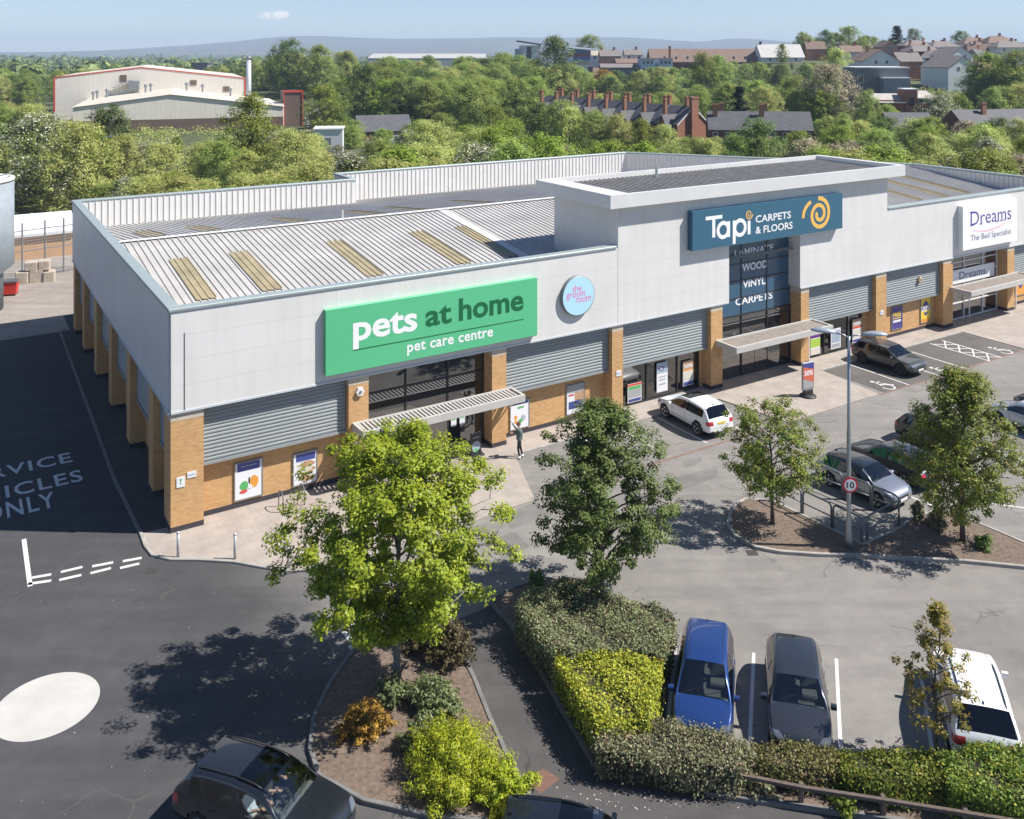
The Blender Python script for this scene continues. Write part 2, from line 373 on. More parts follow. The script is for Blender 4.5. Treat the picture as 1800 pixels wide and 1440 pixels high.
def make_ground():
    ys = [-60, 0, 30, 60, 90, 120, 150] + list(np.linspace(170, 700, 64)) + [760, 850, 950, 1050, 1250, 1500, 2000, 3000, 5000, 9000, 16000]
    xs = [-9000, -4000, -2000, -1000, -600, -400, -300, -240] + list(np.linspace(-200, 330, 68)) + [400, 500, 700, 1000, 2000, 4000, 9000]
    vs = [(x, y, terrain(x, y)) for y in ys for x in xs]; n = len(xs)
    fs = [(j*n+i, j*n+i+1, (j+1)*n+i+1, (j+1)*n+i) for j in range(len(ys)-1) for i in range(n-1)]
    struct(MB().add(vs, fs).build('ground', grass_mat(), smooth=True))
make_ground()
def sheet(name, pts, z, mat):
    b = MB(); b.poly([(p[0], p[1], z) for p in pts]); return struct(b.build(name, mat))
def gp(*uv): return [G(u, v) for u, v in uv]
def lp(*st): return [W(s, t) for s, t in st]
sheet('car_park', lp((-45,-75),(150,-75),(150,38.5),(-45,38.5)), 0.0, m_asph)
sheet('service_yard', lp((-45,33),(-0.2,33),(-0.2,37.3),(12,37.3),(12,60),(-45,60)), 0.004, m_yard)
# paving, kept in the building grid so that its slabs run with the facade
PAV = empty('pavement_grid', C0, ANG); bpy.data.objects.remove(PAV)
def local_obj(mb, name, mats, parent=None, smooth=False):
    o = mb.build(name, mats, parent, smooth)
    if parent is None: o.location = C0; o.rotation_euler = (0, 0, ANG)
    return o
edge_px = [(107,583),(160,730),(200,840),(248,940),(256,962),(268,977),(300,985),(350,985.5),(410,989),(460,998),(505,1005),(540,1004),(610,988),(680,968),(760,945),(830,920),(880,900),(940,880)]
edge = [LG(u, v) for u, v in edge_px]
edge[0] = (-0.85, 33.0)
pav = MB(); pav.prism(edge[3:] + [(16.1,-1.15),(29.9,-1.15),(30.7,-5.65),(38.4,-5.65),(38.8,-1.15),(53.8,-1.15),(53.8,-5.65),(80,-5.65),(80,0.9),(0.9,0.9),(0.9,0.55)], -0.02, 0.05)
struct(local_obj(pav, 'pavement', m_pave))
sp = MB(); sp.prism(edge[:4] + [(0.9,0.55),(0.9,33.0)], -0.02, 0.045); struct(local_obj(sp, 'side_path', m_path))
k = MB(); k.strip(edge[3:15], 0.15, -0.02, 0.085)
struct(local_obj(k, 'kerb', m_kerb))
k = MB(); k.strip(edge[:4], 0.15, -0.02, 0.08); struct(local_obj(k, 'kerb', m_kerbd))  # shade of the side wall put into the colour: darker kerb along here
k = MB()
for a, b_ in (((16.1,-1.15),(29.9,-1.15)), ((38.8,-1.15),(53.8,-1.15))): k.strip([a, b_], 0.14, -0.02, 0.075)
struct(local_obj(k, 'kerb_edging', m_kerb))
b = MB(); b.poly([(38.95,-5.6,.004),(53.65,-5.6,.004),(53.65,-1.24,.004),(38.95,-1.24,.004)]); struct(local_obj(b, 'bay_surface', m_bay))
b = MB(); b.poly([(16.2,-5.65,.004),(29.6,-5.65,.004),(29.6,-5.5,.004),(16.2,-5.5,.004)]); b.poly([(38.4,-5.75,.005),(53.8,-5.75,.005),(53.8,-5.63,.005),(38.4,-5.63,.005)])
struct(local_obj(b, 'brick_edging', m_redkerb))
# resurfaced patches and manhole covers
m_patch = asphalt('asphalt_patch', [(0.185,0.176,0.166)]); m_iron = M('manhole_iron', (0.10,0.095,0.09), 0.6, 0.5, var=0.2, vscale=8)
b = MB()
for px in ([(880,905),(945,882),(965,905),(900,930)], [(1200,812),(1235,802),(1232,812),(1205,824)], [(1170,845),(1260,820),(1262,838),(1180,868)], [(860,950),(905,935),(930,960),(885,985)], [(1410,800),(1500,772),(1520,800),(1440,830)]):
    b.poly([(p.x, p.y, 0.0045) for p in gp(*px)])
struct(b.build('asphalt_patches', m_patch))
b = MB(); b.poly([(p.x, p.y, 0.006) for p in gp((878,965),(890,955),(912,970),(898,982))])
struct(b.build('manhole_cover', m_iron))
for u, v in ((1322,972),(1560,1003),(556,1392),(1105,1105),(268,1003)):
    p = G(u, v); b = MB(); b.box(p.x-.22,p.x+.22,p.y-.2,p.y+.2,.0,.009)
    for i in range(5): b.box(p.x-.19,p.x+.19,p.y-.165+i*.075,p.y-.135+i*.075,.0095,.014)
    struct(b.build('drain_grate', m_iron))
# ---- road markings
def bar(mb, p, q, w, z=0.008):
    p, q = Vector((p[0], p[1], 0)), Vector((q[0], q[1], 0)); d = (q-p).normalized(); n = Vector((-d.y, d.x, 0))*w/2
    mb.poly([(x.x, x.y, z) for x in (p-n, q-n, q+n, p+n)])
mk = MB()
for s in (22.5, 25.2, 27.9): bar(mk, W(s,-1.3), W(s,-5.2), 0.09)
bar(mk, W(20.1,-1.3), W(20.1,-3.9), 0.09)
for s in (41.3, 44.3): bar(mk, W(s,-1.3), W(s,-5.6), 0.10)
bar(mk, W(46.9,-1.5), W(46.9,-5.75), 0.10)
bar(mk, W(49.55,-1.5), W(49.55,-5.75), 0.10); bar(mk, W(50.9,-1.5), W(50.9,-5.75), 0.10)
for i in range(4):
    a = -1.75-i*1.0
    bar(mk, W(49.6,a), W(50.85,a-0.9), 0.10, 0.010); bar(mk, W(50.85,a), W(49.6,a-0.9), 0.10, 0.012)
def wheelchair(mb, s, t):
    f = MB(); stroke(f, arc(0,0,.36,.36,-200,95,18), .09); stroke(f, [(-.12,.33),(-.05,.78),(.3,.78)], .09); stroke(f, [(-.05,.5),(.3,.42),(.45,.05),(.62,.1)], .09)
    stroke(f, arc(-.06,1.0,.08,.08,0,360,10), .1)
    base = len(mb.v)
    mb.add([W(s+(x-.05)*1.05, t-.55+z*1.05, .008) for x, y, z in f.v], f.f)
for s, t in ((40.0,-4.6), (46.2-0.9,-5.0), (52.3,-4.7), (18.3,-5.0)): wheelchair(mk, s, t)
# car park bays facing the hedge
for a, b_ in (((1325,1148),(1318,1308)), ((1470,1158),(1478,1322))): bar(mk, G(*a), G(*b_), 0.11)
bar(mk, G(1188,1135), G(1172,1290), 0.11); bar(mk, G(1618,1180), G(1640,1330), 0.11)
for a, b_ in (((1640,885),(1690,905)), ((1700,880),(1800,893)), ((1620,882),(1650,893))): bar(mk, G(*a), G(*b_), 0.10)
for s in (28.95, 31.6, 34.25, 36.9, 39.55): bar(mk, W(s,-9.6), W(s,-15.0), 0.10)
# give-way lines, stub line, dashes by the maple
for a, b_ in (((49,1027),(90,1021)), ((56,1016),(90,1010)), ((104,1020),(143,1011)), ((107,1006),(145,997)), ((159,1008),(195,999)), ((162,996),(199,989)), ((211,999),(245,991)), ((216,987),(249,981))):
    bar(mk, G(*a), G(*b_), 0.17)
bar(mk, G(42,948), G(53,1031), 0.17)
for a, b_ in (((588,1066),(598,1085)), ((606,1110),(620,1128)), ((617,1134),(628,1148)), ((620,1095),(634,1118))): bar(mk, G(*a), G(*b_), 0.24)
struct(mk.build('road_markings', m_line))
# mini roundabout: painted disc
dc = G(30, 1246); e1 = G(180, 1217); 
def disc_pts(n=48):
    return [Vector((-15.0+2.62*math.cos(2*math.pi*i/n), 27.75+1.52*math.sin(2*math.pi*i/n), 0)) for i in range(n)]
cx_, cy_ = -15.2, 27.9
dp = [G(180,1215), G(172,1237), G(140,1265), G(90,1290), G(40,1303), G(0,1306), G(90,1187), G(130,1184), G(160,1190), G(176,1202)]
b = MB(); cen = sum((Vector(p) for p in (G(180,1215), G(90,1187), G(0,1306))), Vector())/3
A = np.array([[p.x, p.y] for p in dp]); B = np.c_[2*A, np.ones(len(A))]; sol = np.linalg.lstsq(B, (A**2).sum(1), rcond=None)[0]
rr = math.sqrt(sol[2]+sol[0]**2+sol[1]**2)
b.poly([(sol[0]+rr*math.cos(2*math.pi*i/72), sol[1]+rr*math.sin(2*math.pi*i/72), 0.008) for i in range(72)])
m_disc = worn_paint('roundabout_paint', (0.47,0.455,0.43), (0.30,0.29,0.275), 3.5, .33)
struct(b.build('roundabout_disc', m_disc))
# words on the service road
mk = MB()
def road_word(txt, s0, s1, t0, t1):
    tot = s1-s0
    vs, fs, _ = glyphs(txt, 0.012, 1.12)
    mk.add([W(s0+a*tot, t0+c*(t1-t0), 0.008) for a, c in vs], fs)
road_word('SERVICE', -7.55, -2.62, 9.6, 10.85)
road_word('VEHICLES', -8.2, -2.42, 7.15, 8.5)
road_word('ONLY', -6.55, -3.75, 5.1, 6.75)
struct(mk.build('road_lettering', m_line))
# ---- planting beds
m_bedtop = m_mulch
def bed(name, pts, kerbmat=m_kerb, closed=True, rise=0.1):
    n = len(pts); c = Vector((sum(p.x for p in pts)/n, sum(p.y for p in pts)/n, 0))
    b = MB(); b.prism([(p.x, p.y) for p in pts], -0.02, rise); struct(b.build(name, m_bedtop))
    k = MB(); k.strip(pts, 0.14, -0.02, rise+0.035, closed=closed); struct(k.build('kerb', kerbmat))
ISL = gp((1362,886),(1340,883),(1310,881),(1294,889),(1284,905),(1280,925),(1293,945),(1328,965),(1370,973),(1440,978),(1500,979),(1600,985),(1700,990),(1800,1000),(1900,1012),(1900,990),(1800,958),(1740,932),(1697,915),(1640,900),(1600,918),(1583,931),(1517,961))
bed('planting_bed', ISL)
LB = gp((612,1160),(640,1125),(700,1097),(760,1090),(800,1130),(833,1197),(862,1270),(892,1335),(930,1400),(905,1450),(760,1440),(640,1412),(560,1368),(545,1320),(552,1265),(580,1205))
bed('planting_bed', LB, m_kerbd)
RB = gp((860,1060),(905,1036),(953,1022),(1000,1018),(1043,1026),(1087,1057),(1130,1085),(1186,1115),(1170,1210),(1160,1300),(1480,1326),(1900,1345),(1900,1495),(1540,1441),(1320,1410),(1200,1390),(1057,1365),(1043,1343),(1000,1270),(953,1187),(900,1103))
bed('planting_bed', RB, m_kerbd, rise=0.09)
sheet('footpath', gp((800,1092),(868,1062),(900,1103),(953,1187),(1000,1270),(1043,1343),(1057,1365),(1200,1390),(1320,1410),(1540,1441),(1900,1495),(2300,1700),(700,1700),(905,1450),(930,1400),(892,1335),(862,1270),(833,1197),(800,1130)), 0.005, m_path)
m_rust = brick_mat('clay_setts', (0.20,0.11,0.085), (0.16,0.09,0.07), (0.10,0.07,0.06), w=0.2, h=0.1, horiz=True)
sheet('tactile_patch', gp((918,1368),(955,1352),(985,1370),(950,1396)), 0.009, m_rust)
# ------------------------------------------------------------------ retail building
S_END = 74.0
m_brick = brick_mat('buff_brick', (0.65,0.40,0.19), (0.46,0.255,0.10), (0.54,0.40,0.25), blotch=0.4)
m_plinth = brick_mat('plinth_brick', (0.06,0.052,0.062), (0.045,0.04,0.05), (0.09,0.085,0.085), blotch=0.2)
m_stone = M('cast_stone', (0.50,0.44,0.35), 0.85, var=0.12, vscale=3)
m_clad = panel_mat('cladding', (0.66,0.65,0.632), 1.04, 5.08, 7.2, axis=0)
m_cladside = panel_mat('cladding_side', (0.62,0.62,0.63), 50, 0, 2.9, axis=1)
m_tower = panel_mat('cladding_tower', (0.66,0.65,0.632), 1.06, 5.05, None)
m_cap = M('capping', (0.30,0.35,0.35), 0.45, 0.1, var=0.08, vscale=1.5)
m_trim = M('fascia_trim', (0.55,0.58,0.60), 0.4, 0.1)
m_sheet = M('roof_sheet', (0.43,0.415,0.395), 0.6, var=0.16, vscale=0.45)
m_lining = M('parapet_sheet', (0.62,0.61,0.59), 0.55, var=0.06, vscale=0.8)
m_towroof = M('tower_roof_sheet', (0.31,0.295,0.275), 0.8, var=0.25, vscale=1.5)
m_skyl = M('skylight_grp', (0.33,0.275,0.165), 0.5, var=0.25, vscale=1.2)
m_shut = M('shutter_steel', (0.265,0.29,0.295), 0.5, 0.0, var=0.06, vscale=0.7, spec=.3)
m_steel0 = M('pipe_grey', (.16,.165,.17), .5); m_frame = M('frame_dark', (0.035,0.038,0.042), 0.4, 0.3)
m_framel = M('frame_silver', (0.55,0.56,0.57), 0.35, 0.4)
m_framew = M('frame_white', (0.75,0.76,0.77), 0.4)
m_sglass = glass_mat('shop_glass', boost=0.16, base=(0.016,0.017,0.019))
m_wglass = glass_mat('window_glass', tint=(0.55,0.56,0.56), boost=0.10)
m_shopfloor = M('shop_interior', (0.16,0.13,0.11), 0.8, var=0.5, vscale=1.3)
m_can = M('canopy_metal', (0.47,0.455,0.43), 0.5, var=0.08, vscale=1.0)
m_canroof = M('canopy_deck', (0.23,0.20,0.175), 0.85, var=0.25, vscale=3)
BLD = empty('retail_building', C0, ANG, 'long grey clad retail unit block with buff brick piers and a raised middle tower', 'building')
def part(name, mb, mats, smooth=False, parent=None, label=None):
    o = mb.build(name, mats, parent or BLD, smooth)
    if label: o['label'] = label
    return o
RZ = 9.22
def roofz(t): return RZ - 0.115*abs(t-16.0)
def back(s):
    if s < 21.3: return 32.8
    if s < 53.9: return 37.0
    if s < 70.8: return 37.0-(s-53.9)*(37.0-14.4)/(70.8-53.9)
    return 14.4
# main walls (brick behind piers, cladding band above)
FT, FB = 9.27, 5.07
ZF = -0.06
b = MB()    # front cladding band with openings for the tower slot
b.box(0.0, 31.93, ZF, 0.22, FB, FT-.02); 
part('cladding_band', b, m_clad)
b = MB(); b.box(38.16, S_END, ZF, 0.22, FB, FT-.02); part('cladding_band', b, m_clad)
b = MB(); b.box(-0.06, 0.2, 0.222, 32.9, FB, FT-.02); part('cladding_band', b, m_cladside)
b = MB()
b.box(0.2, 21.3, 32.6, 32.9, 3.0, FT-.02); b.box(21.3, 21.5, 32.6, 37.0, 3.0, FT-.02); b.box(21.5, 53.9, 36.8, 37.1, 3.0, FT-.02)
p, q = Vector((53.9,37.0)), Vector((70.8,14.4)); d = (q-p).normalized(); n_ = Vector((-d.y, d.x))*-0.15
b.prism([tuple(p-n_), tuple(q-n_), tuple(q+n_), tuple(p+n_)], 3.0, FT-.02); b.box(70.7, 71.0, 0.22, 14.4, 3.0, FT-.02)
part('back_wall', b, m_clad)
# ribbed inner face of the parapets: each rib is pressed into one lining sheet
b = MB()
def ribs(mb, p, q, z0, z1, nrm, pitch=0.42, deep=0.06):
    p, q, nrm = Vector(p), Vector(q), Vector(nrm); n = int((q-p).length/pitch); d = (q-p)/n; prof = []
    for i in range(n):
        a = p+d*i; prof += [a, a+d*.74, a+d*.79+nrm*deep, a+d*.95+nrm*deep]
    prof.append(q); N = len(prof)
    vs = [(v.x, v.y, z0) for v in prof] + [(v.x, v.y, z1) for v in prof]
    mb.add(vs, [(i, i+1, N+i+1, N+i) for i in range(N-1)])
ribs(b, (0.24,32.55), (21.2,32.55), 7.0, FT-.06, (0,-1))
ribs(b, (21.6,36.75), (53.8,36.75), 6.6, FT-.06, (0,-1))
nn = Vector((d.y, -d.x)); nn = nn if nn.x < 0 else -nn
ribs(b, tuple(p+nn*.22), tuple(q+nn*.22), 6.6, FT-.06, tuple(nn)); ribs(b, (70.62,14.4), (70.62,0.3), 6.6, FT-.06, (-1,0))
ribs(b, (0.24,0.4), (0.24,32.5), 7.0, FT-.06, (1,0))
part('parapet_lining', b, m_lining)
# cappings
b = MB(); b.bbox(-0.12, 23.4, -0.12, 0.42, FT-.02, FT+.10, .03); part('capping', b, m_cap)
b = MB(); b.bbox(46.95, S_END, -0.12, 0.42, FT-.02, FT+.10, .03); part('capping', b, m_cap)
b = MB(); b.bbox(-0.12, 0.42, 0.42, 32.5, FT-.02, FT+.10, .03); part('capping', b, m_cap)
b = MB(); b.bbox(-0.12, 21.55, 32.5, 33.0, FT-.02, FT+.10, .03); b.bbox(21.2, 21.6, 33.0, 36.7, FT-.02, FT+.10, .03); b.bbox(21.2, 54.0, 36.7, 37.2, FT-.02, FT+.10, .03)
b.strip([tuple(p+d*.05), tuple(q)], 0.46, FT-.02, FT+.10); b.bbox(70.55, 71.1, 0.42, 14.3, FT-.02, FT+.10, .03)
part('capping', b, m_cap)
b = MB(); b.box(0.0, 31.9, ZF-.035, 0.0, FB-.09, FB+.0); b.box(38.2, S_END, ZF-.035, 0.0, FB-.09, FB+.0); b.box(-.095, -.002, 0.0, 32.8, FB-.09, FB)
part('drip_trim', b, m_trim)
b = MB(); b.box(0.53, 0.56, ZF-.02, ZF-.001, FB, 8.3); part('downpipe', b, m_steel0)
# roof: profiled sheets
def roof_sheet(t0, t1f, name, s0=0.42, s1=70.6, pitch=0.36):
    mb = MB(); n = int((s1-s0)/pitch); dd = (s1-s0)/n; prev = None; vs = []; fs = []
    def col(s, dz):
        t1 = min(t1f(s), back(s)-.15); t1 = max(t1, t0)
        return [(s, t0, roofz(t0)+dz), (s, t1, roofz(t1)+dz)]
    cols = []
    for i in range(n):
        s = s0+i*dd
        for f, dz in ((0,0),(.66,0),(.75,.055),(.91,.055)): cols.append(col(s+f*dd, dz))
    cols.append(col(s1, 0)); vs = [v for c in cols for v in c]
    mb.add(vs, [(2*i, 2*i+2, 2*i+3, 2*i+1) for i in range(len(cols)-1)])
    return part(name, mb, m_sheet)
roof_sheet(0.4, lambda s: 16.0, 'roof_slope'); roof_sheet(16.0, lambda s: 40.0, 'roof_slope')
b = MB(); b.poly([(0.42,15.75,RZ+.075),(62,15.75,RZ+.075),(62,16,RZ+.12),(0.42,16,RZ+.12)]); b.poly([(0.42,16,RZ+.12),(62,16,RZ+.12),(62,16.25,RZ+.075),(0.42,16.25,RZ+.075)])
part('ridge_flashing', b, M('ridge_metal', (0.62,0.62,0.61), 0.5))
b = MB(); b.tube([(14.2,17.0,roofz(17)),(14.2,17.0,roofz(17)+.55)], .06); part('roof_vent', b, m_lining)
b = MB(); b.box(22.6, 23.05, 2.0, 15.7, 0, 0)
v = [(x, t, roofz(t)+.065) for x in (20.6, 21.25) for t in (0.5, 15.7)]; b = MB().add(v, [(0,1,3,2)]); part('roof_flashing', b, m_lining)
for s_, w in ((2.34,1.0),(5.55,1.05),(11.15,1.0),(16.55,1.0),(19.8,0.85),(25.3,0.8),(62.0,1.0),(65.2,0.9),(58.6,0.9)):
    for t0, t1 in ((5.65,12.0),(17.4,23.4)):
        if t1 > back(s_+w)-.5 or (23 < s_ < 47 and t0 < 6.5): continue
        mb = MB(); vs = []; n = 3; dd = w/n; cols = []
        for i in range(n):
            for f, dz in ((0,.06),(.70,.06),(.78,.10),(.88,.10)): cols.append((s_+(i+f)*dd, dz))
        cols.append((s_+w, .06))
        for x, dz in cols: vs += [(x, t0, roofz(t0)+dz), (x, t1, roofz(t1)+dz)]
        mb.add(vs, [(2*i, 2*i+2, 2*i+3, 2*i+1) for i in range(len(cols)-1)]); part('skylight', mb, m_skyl)
# piers
def pier(s0, s1, depth, top=FB, cap=True):
    o = part('brick_pier', MB().box(s0, s1, 0.0, depth, 0.27, top-.0 if not cap else top-.42), m_brick)
    part('plinth', MB().box(s0-.012, s1+.012, -0.012, depth, 0.0, 0.27), m_plinth, parent=o)
    if cap: part('pier_cap', MB().box(s0-.006, s1+.006, -0.006, depth, top-.42, top-.001), m_stone, parent=o)
GD = 0.85      # glazing depth
pier(0.0, 1.33, 1.3); pier(7.83, 8.81, .9); pier(15.49, 16.33, .9); pier(23.14, 23.9, .9); pier(30.53, 31.46, 1.0); pier(38.32, 39.07, 1.0)
pier(45.8, 46.9, .9); pier(53.4, 54.57, .9); pier(61.65, 62.59, .9); pier(70.0, 71.0, .9)
# bays between piers: brick wall or shop window below, ribbed steel shutter above
def shutter(s0, s1, z0=2.42, z1=FB-.1, t=0.30, side=False):
    mb = MB(); n = 15; dz = (z1-z0-.12)/n; prof = []
    for i in range(n):
        z = z1-.0-i*dz; prof += [(t+.03, z), (t+.012, z-dz*.10), (t, z-dz*.30), (t, z-dz*.55), (t+.012, z-dz*.74), (t+.03, z-dz*.82)]
    prof += [(t+.035, z0+.12), (t-.03, z0+.12), (t-.03, z0), (t+.36, z0)]
    if not side: vs = [(s0, y, z) for y, z in prof] + [(s1, y, z) for y, z in prof]
    else: vs = [(y, s0, z) for y, z in prof] + [(y, s1, z) for y, z in prof]
    N = len(prof); mb.add(vs, [(i, i+1, N+i+1, N+i) for i in range(N-1)])
    for a in (s0, s1): mb.poly([((a, y, z) if not side else (y, a, z)) for y, z in prof] + ([(a, t+.36, z1)] if not side else [(t+.36, a, z1)]))
    return part('roller_shutter', mb, m_shut)
WD = 0.70
def brick_bay(s0, s1):
    o = part('brick_wall', MB().box(s0, s1, WD, WD+.2, 0.27, 2.9), m_brick); part('plinth', MB().box(s0, s1, WD-.012, WD+.2, 0, 0.27), m_plinth, parent=o)
for s0, s1 in ((1.33,7.83),(16.33,23.14),(46.9,53.4),(62.59,70.0)): brick_bay(s0, s1); shutter(s0+.03, s1-.03)
for s0, s1 in ((23.9,30.53),(39.07,45.8)): shutter(s0+.03, s1-.03)
# side elevation
tp = [(1.3,None)] 
side_t = [(3.75,4.75),(9.6,10.6),(15.5,16.5),(21.3,22.3),(26.9,27.9),(31.7,32.8)]
for a, c in side_t:
    o = part('brick_pier', MB().box(0.0, .8, a, c, 0.27, FB-.001), m_brick); part('plinth', MB().box(-.012, .8, a-.012, c+.012, 0, .27), m_plinth, parent=o)
prev = 1.3
for a, c in side_t:
    o = part('brick_wall', MB().box(WD, WD+.2, prev, a, 0.27, 3.0), m_brick); part('plinth', MB().box(WD-.012, WD+.2, prev, a, 0, 0.27), m_plinth, parent=o)
    shutter(prev+.02, a-.02, side=True); prev = c
# dark core closing the block behind glass and shutters
part('inner_wall', MB().box(1.0, 70.5, 4.0, 4.2, 0.0, 8.2).box(.95,1.1,1.2,32.5,2.5,7.0).box(1.1,70.5,.95,1.05,4.2,5.4), m_shopfloor)
part('shop_floor', MB().box(1.0, 70.5, 0.72, 4.0, 0.0, 0.052), M('shop_floor', (0.30,0.27,0.24), 0.5))
# glazed entrances
def glazing(name, s0, s1, z0, z1, t, cols, rows, fmat, gmat=m_sglass, fw=0.07):
    g = part(name, MB().box(s0, s1, t+.03, t+.05, z0, z1), gmat)
    mb = MB()
    for c in [s0+fw/2] + cols + [s1-fw/2]: mb.box(c-fw/2, c+fw/2, t-.04, t+.029, z0, z1)
    xs = [s0+fw/2] + cols + [s1-fw/2]
    for r in [z0+fw/2] + rows + [z1-fw/2]:
        for i in range(len(xs)-1): mb.box(xs[i]+fw/2+.001, xs[i+1]-fw/2-.001, t-.035, t+.029, r-fw/2, r+fw/2)
    part('frame', mb, fmat, parent=g); return g
c1, c2 = FS(713, 700, GD)[0], FS(787, 690, GD)[0]
glazing('entrance_glazing', 8.81, 15.49, 0.05, FB, GD, [c1, c2], [2.45, 3.75], m_frame)
part('entrance_door', MB().box(c1+.05, (c1+c2)/2-.02, GD-.03, GD-.01, .08, 2.38).box((c1+c2)/2+.02, c2-.05, GD-.03, GD-.01, .08, 2.38), m_sglass)
# first tower entrance: tall slot with blue vinyl above, clear glass and doors below
T1, T2, TT = 31.46, 38.32, 8.42; VB = FS(1335,546,GD)[1]
c1, c2 = FS(1303, 560, GD)[0], FS(1348, 550, GD)[0]
glazing('entrance_glazing', T1, T2, 0.05, VB, GD, [c1, c2], [2.5, 3.4], m_frame)
m_vinyl = M('blue_vinyl', (0.036,0.095,0.16), 0.25, coat=0.3)
vn = part('vinyl_panel', MB().box(31.93, 38.16, GD+.02, GD+.06, 5.08, TT).box(T1, T2, GD+.02, GD+.06, VB, 5.079), m_vinyl)
mb = MB()
for c in (c1, c2): mb.box(c-.03, c+.03, GD-.02, GD+.019, VB, TT)
for z in (VB, VB+1.05, VB+2.1, VB+3.15): mb.box(31.95, c1-.031, GD-.015, GD+.019, z-.025, z+.025).box(c1+.031, c2-.031, GD-.015, GD+.019, z-.025, z+.025).box(c2+.031, 38.14, GD-.015, GD+.019, z-.025, z+.025)
part('frame', mb, m_frame, parent=vn)
m_white = M('white_letter', (0.80,0.80,0.80), 0.5)
for wd_, u0, u1, vb, hgt in (('LAMINATE',1292,1360,451.5,11.5),('WOOD',1305,1349,478,13.5),('VINYL',1306,1346,507,13),('CARPETS',1293,1358,538,13)):
    s0, z0 = FS(u0, vb, GD); s1, z1 = FS(u1, vb-(u1-u0)*.2, GD)
    mb = MB(); put_text(mb, wd_, s0, z0, s1-s0, hgt/(F_PX/W((s0+s1)/2, GD).y), y=GD+.012, bold=0.02); part('lettering', mb, m_white, parent=vn)
part('entrance_door', MB().box(c1+.05, (c1+c2)/2-.02, GD-.03, GD-.01, .08, 2.42).box((c1+c2)/2+.02, c2-.05, GD-.03, GD-.01, .08, 2.42), m_sglass)
part('slot_reveal', MB().box(31.5, 31.93, .223, 1.2, 5.08, TT+.3).box(38.16, 38.6, .223, 1.2, 5.08, TT+.3).box(31.93, 38.16, .223, 1.2, TT, TT+.3), m_tower)
# shop windows either side of the tower entrance
def windows(s0, s1, cols):
    return glazing('shop_window', s0, s1, 0.08, 2.6, WD, cols, [], m_frame, m_wglass, 0.08)
windows(23.9, 30.2, [FS(1136,680,WD)[0], FS(1190,670,WD)[0]]); windows(39.3, 45.2, [FS(1448,600,WD)[0], FS(1490,590,WD)[0]])
part('brick_wall', MB().box(30.2, 30.53, WD, WD+.2, 0.05, 2.9).box(45.2, 45.8, WD, WD+.2, 0.05, 2.9), m_brick)
# second white framed entrance at the right end
c1, c2 = FS(1694, 500, GD)[0], FS(1727, 500, GD)[0]
glazing('entrance_glazing', 54.57, 61.65, 0.05, FB, GD, [c1, c2, 59.7], [1.25, 2.5, 3.4, 4.3], m_framew)
m_wpanel = M('white_panel', (0.80,0.80,0.80), 0.5)
part('header_panel', MB().box(54.6, 61.2, GD-.08, GD-.05, 2.72, 3.75), m_wpanel)
mb = MB(); put_text(mb, 'Dreams', 56.6, 3.0, 3.4, .55, y=GD-.085); part('lettering', mb, M('navy_letter', (0.03,0.03,0.16), 0.5))
part('door_post', MB().tube([(57.6,GD-.25,.05),(57.6,GD-.25,2.1)], .05).box(57.35,57.85,GD-.3,GD-.2,2.1,2.25), m_framew)
# canopies
def canopy(s0, s1, z, depth, louvre):
    fr = MB(); h = .34
    fr.box(s0, s1, -depth, -depth+.14, z-h, z); fr.box(s0, s0+.14, -depth+.14, -.0, z-h, z); fr.box(s1-.14, s1, -depth+.14, -.0, z-h, z); fr.box(s0+.14, s1-.14, -.12, -.0, z-h, z)
    o = part('canopy', fr, m_can); mb = MB()
    if louvre:
        n = 40
        for i in range(n):
            a = s0+.2+(s1-s0-.4)*i/n; mb.add([(a,-depth+.14,z-.03),(a+.10,-depth+.14,z-.03),(a+.10,-.12,z-.03),(a,-.12,z-.03),(a,-depth+.14,z-.2),(a+.03,-depth+.14,z-.2),(a+.03,-.12,z-.2),(a,-.12,z-.2)], [(0,1,2,3),(4,0,3,7),(1,5,6,2),(0,4,5,1),(7,3,2,6)])
        part('louvre', mb, m_can, parent=o)
    else:
        mb.box(s0+.14, s1-.14, -depth+.14, -.12, z-.2, z-.07); part('deck', mb, m_canroof, parent=o)
    for a in (s0+.25, s1-.25): part('bracket', MB().tube([(a,-.05,z-1.0),(a,-depth*.75,z-h)], .04), m_can, parent=o)
canopy(8.0, 16.65, 2.92, 1.3, True); canopy(30.9, 39.3, 2.92, 1.7, False); canopy(54.2, 63.1, 2.92, 1.65, False)
part('canopy_post', MB().tube([(7.95,-.6,0.05),(7.95,-.6,2.6)], .05), m_can)
part('canopy_post', MB().tube([(39.3,.2,0.05),(39.3,.2,2.6)], .06), m_framew)
part('canopy_post', MB().tube([(62.9,.05,0.05),(62.9,.05,2.6)], .06), m_framew)
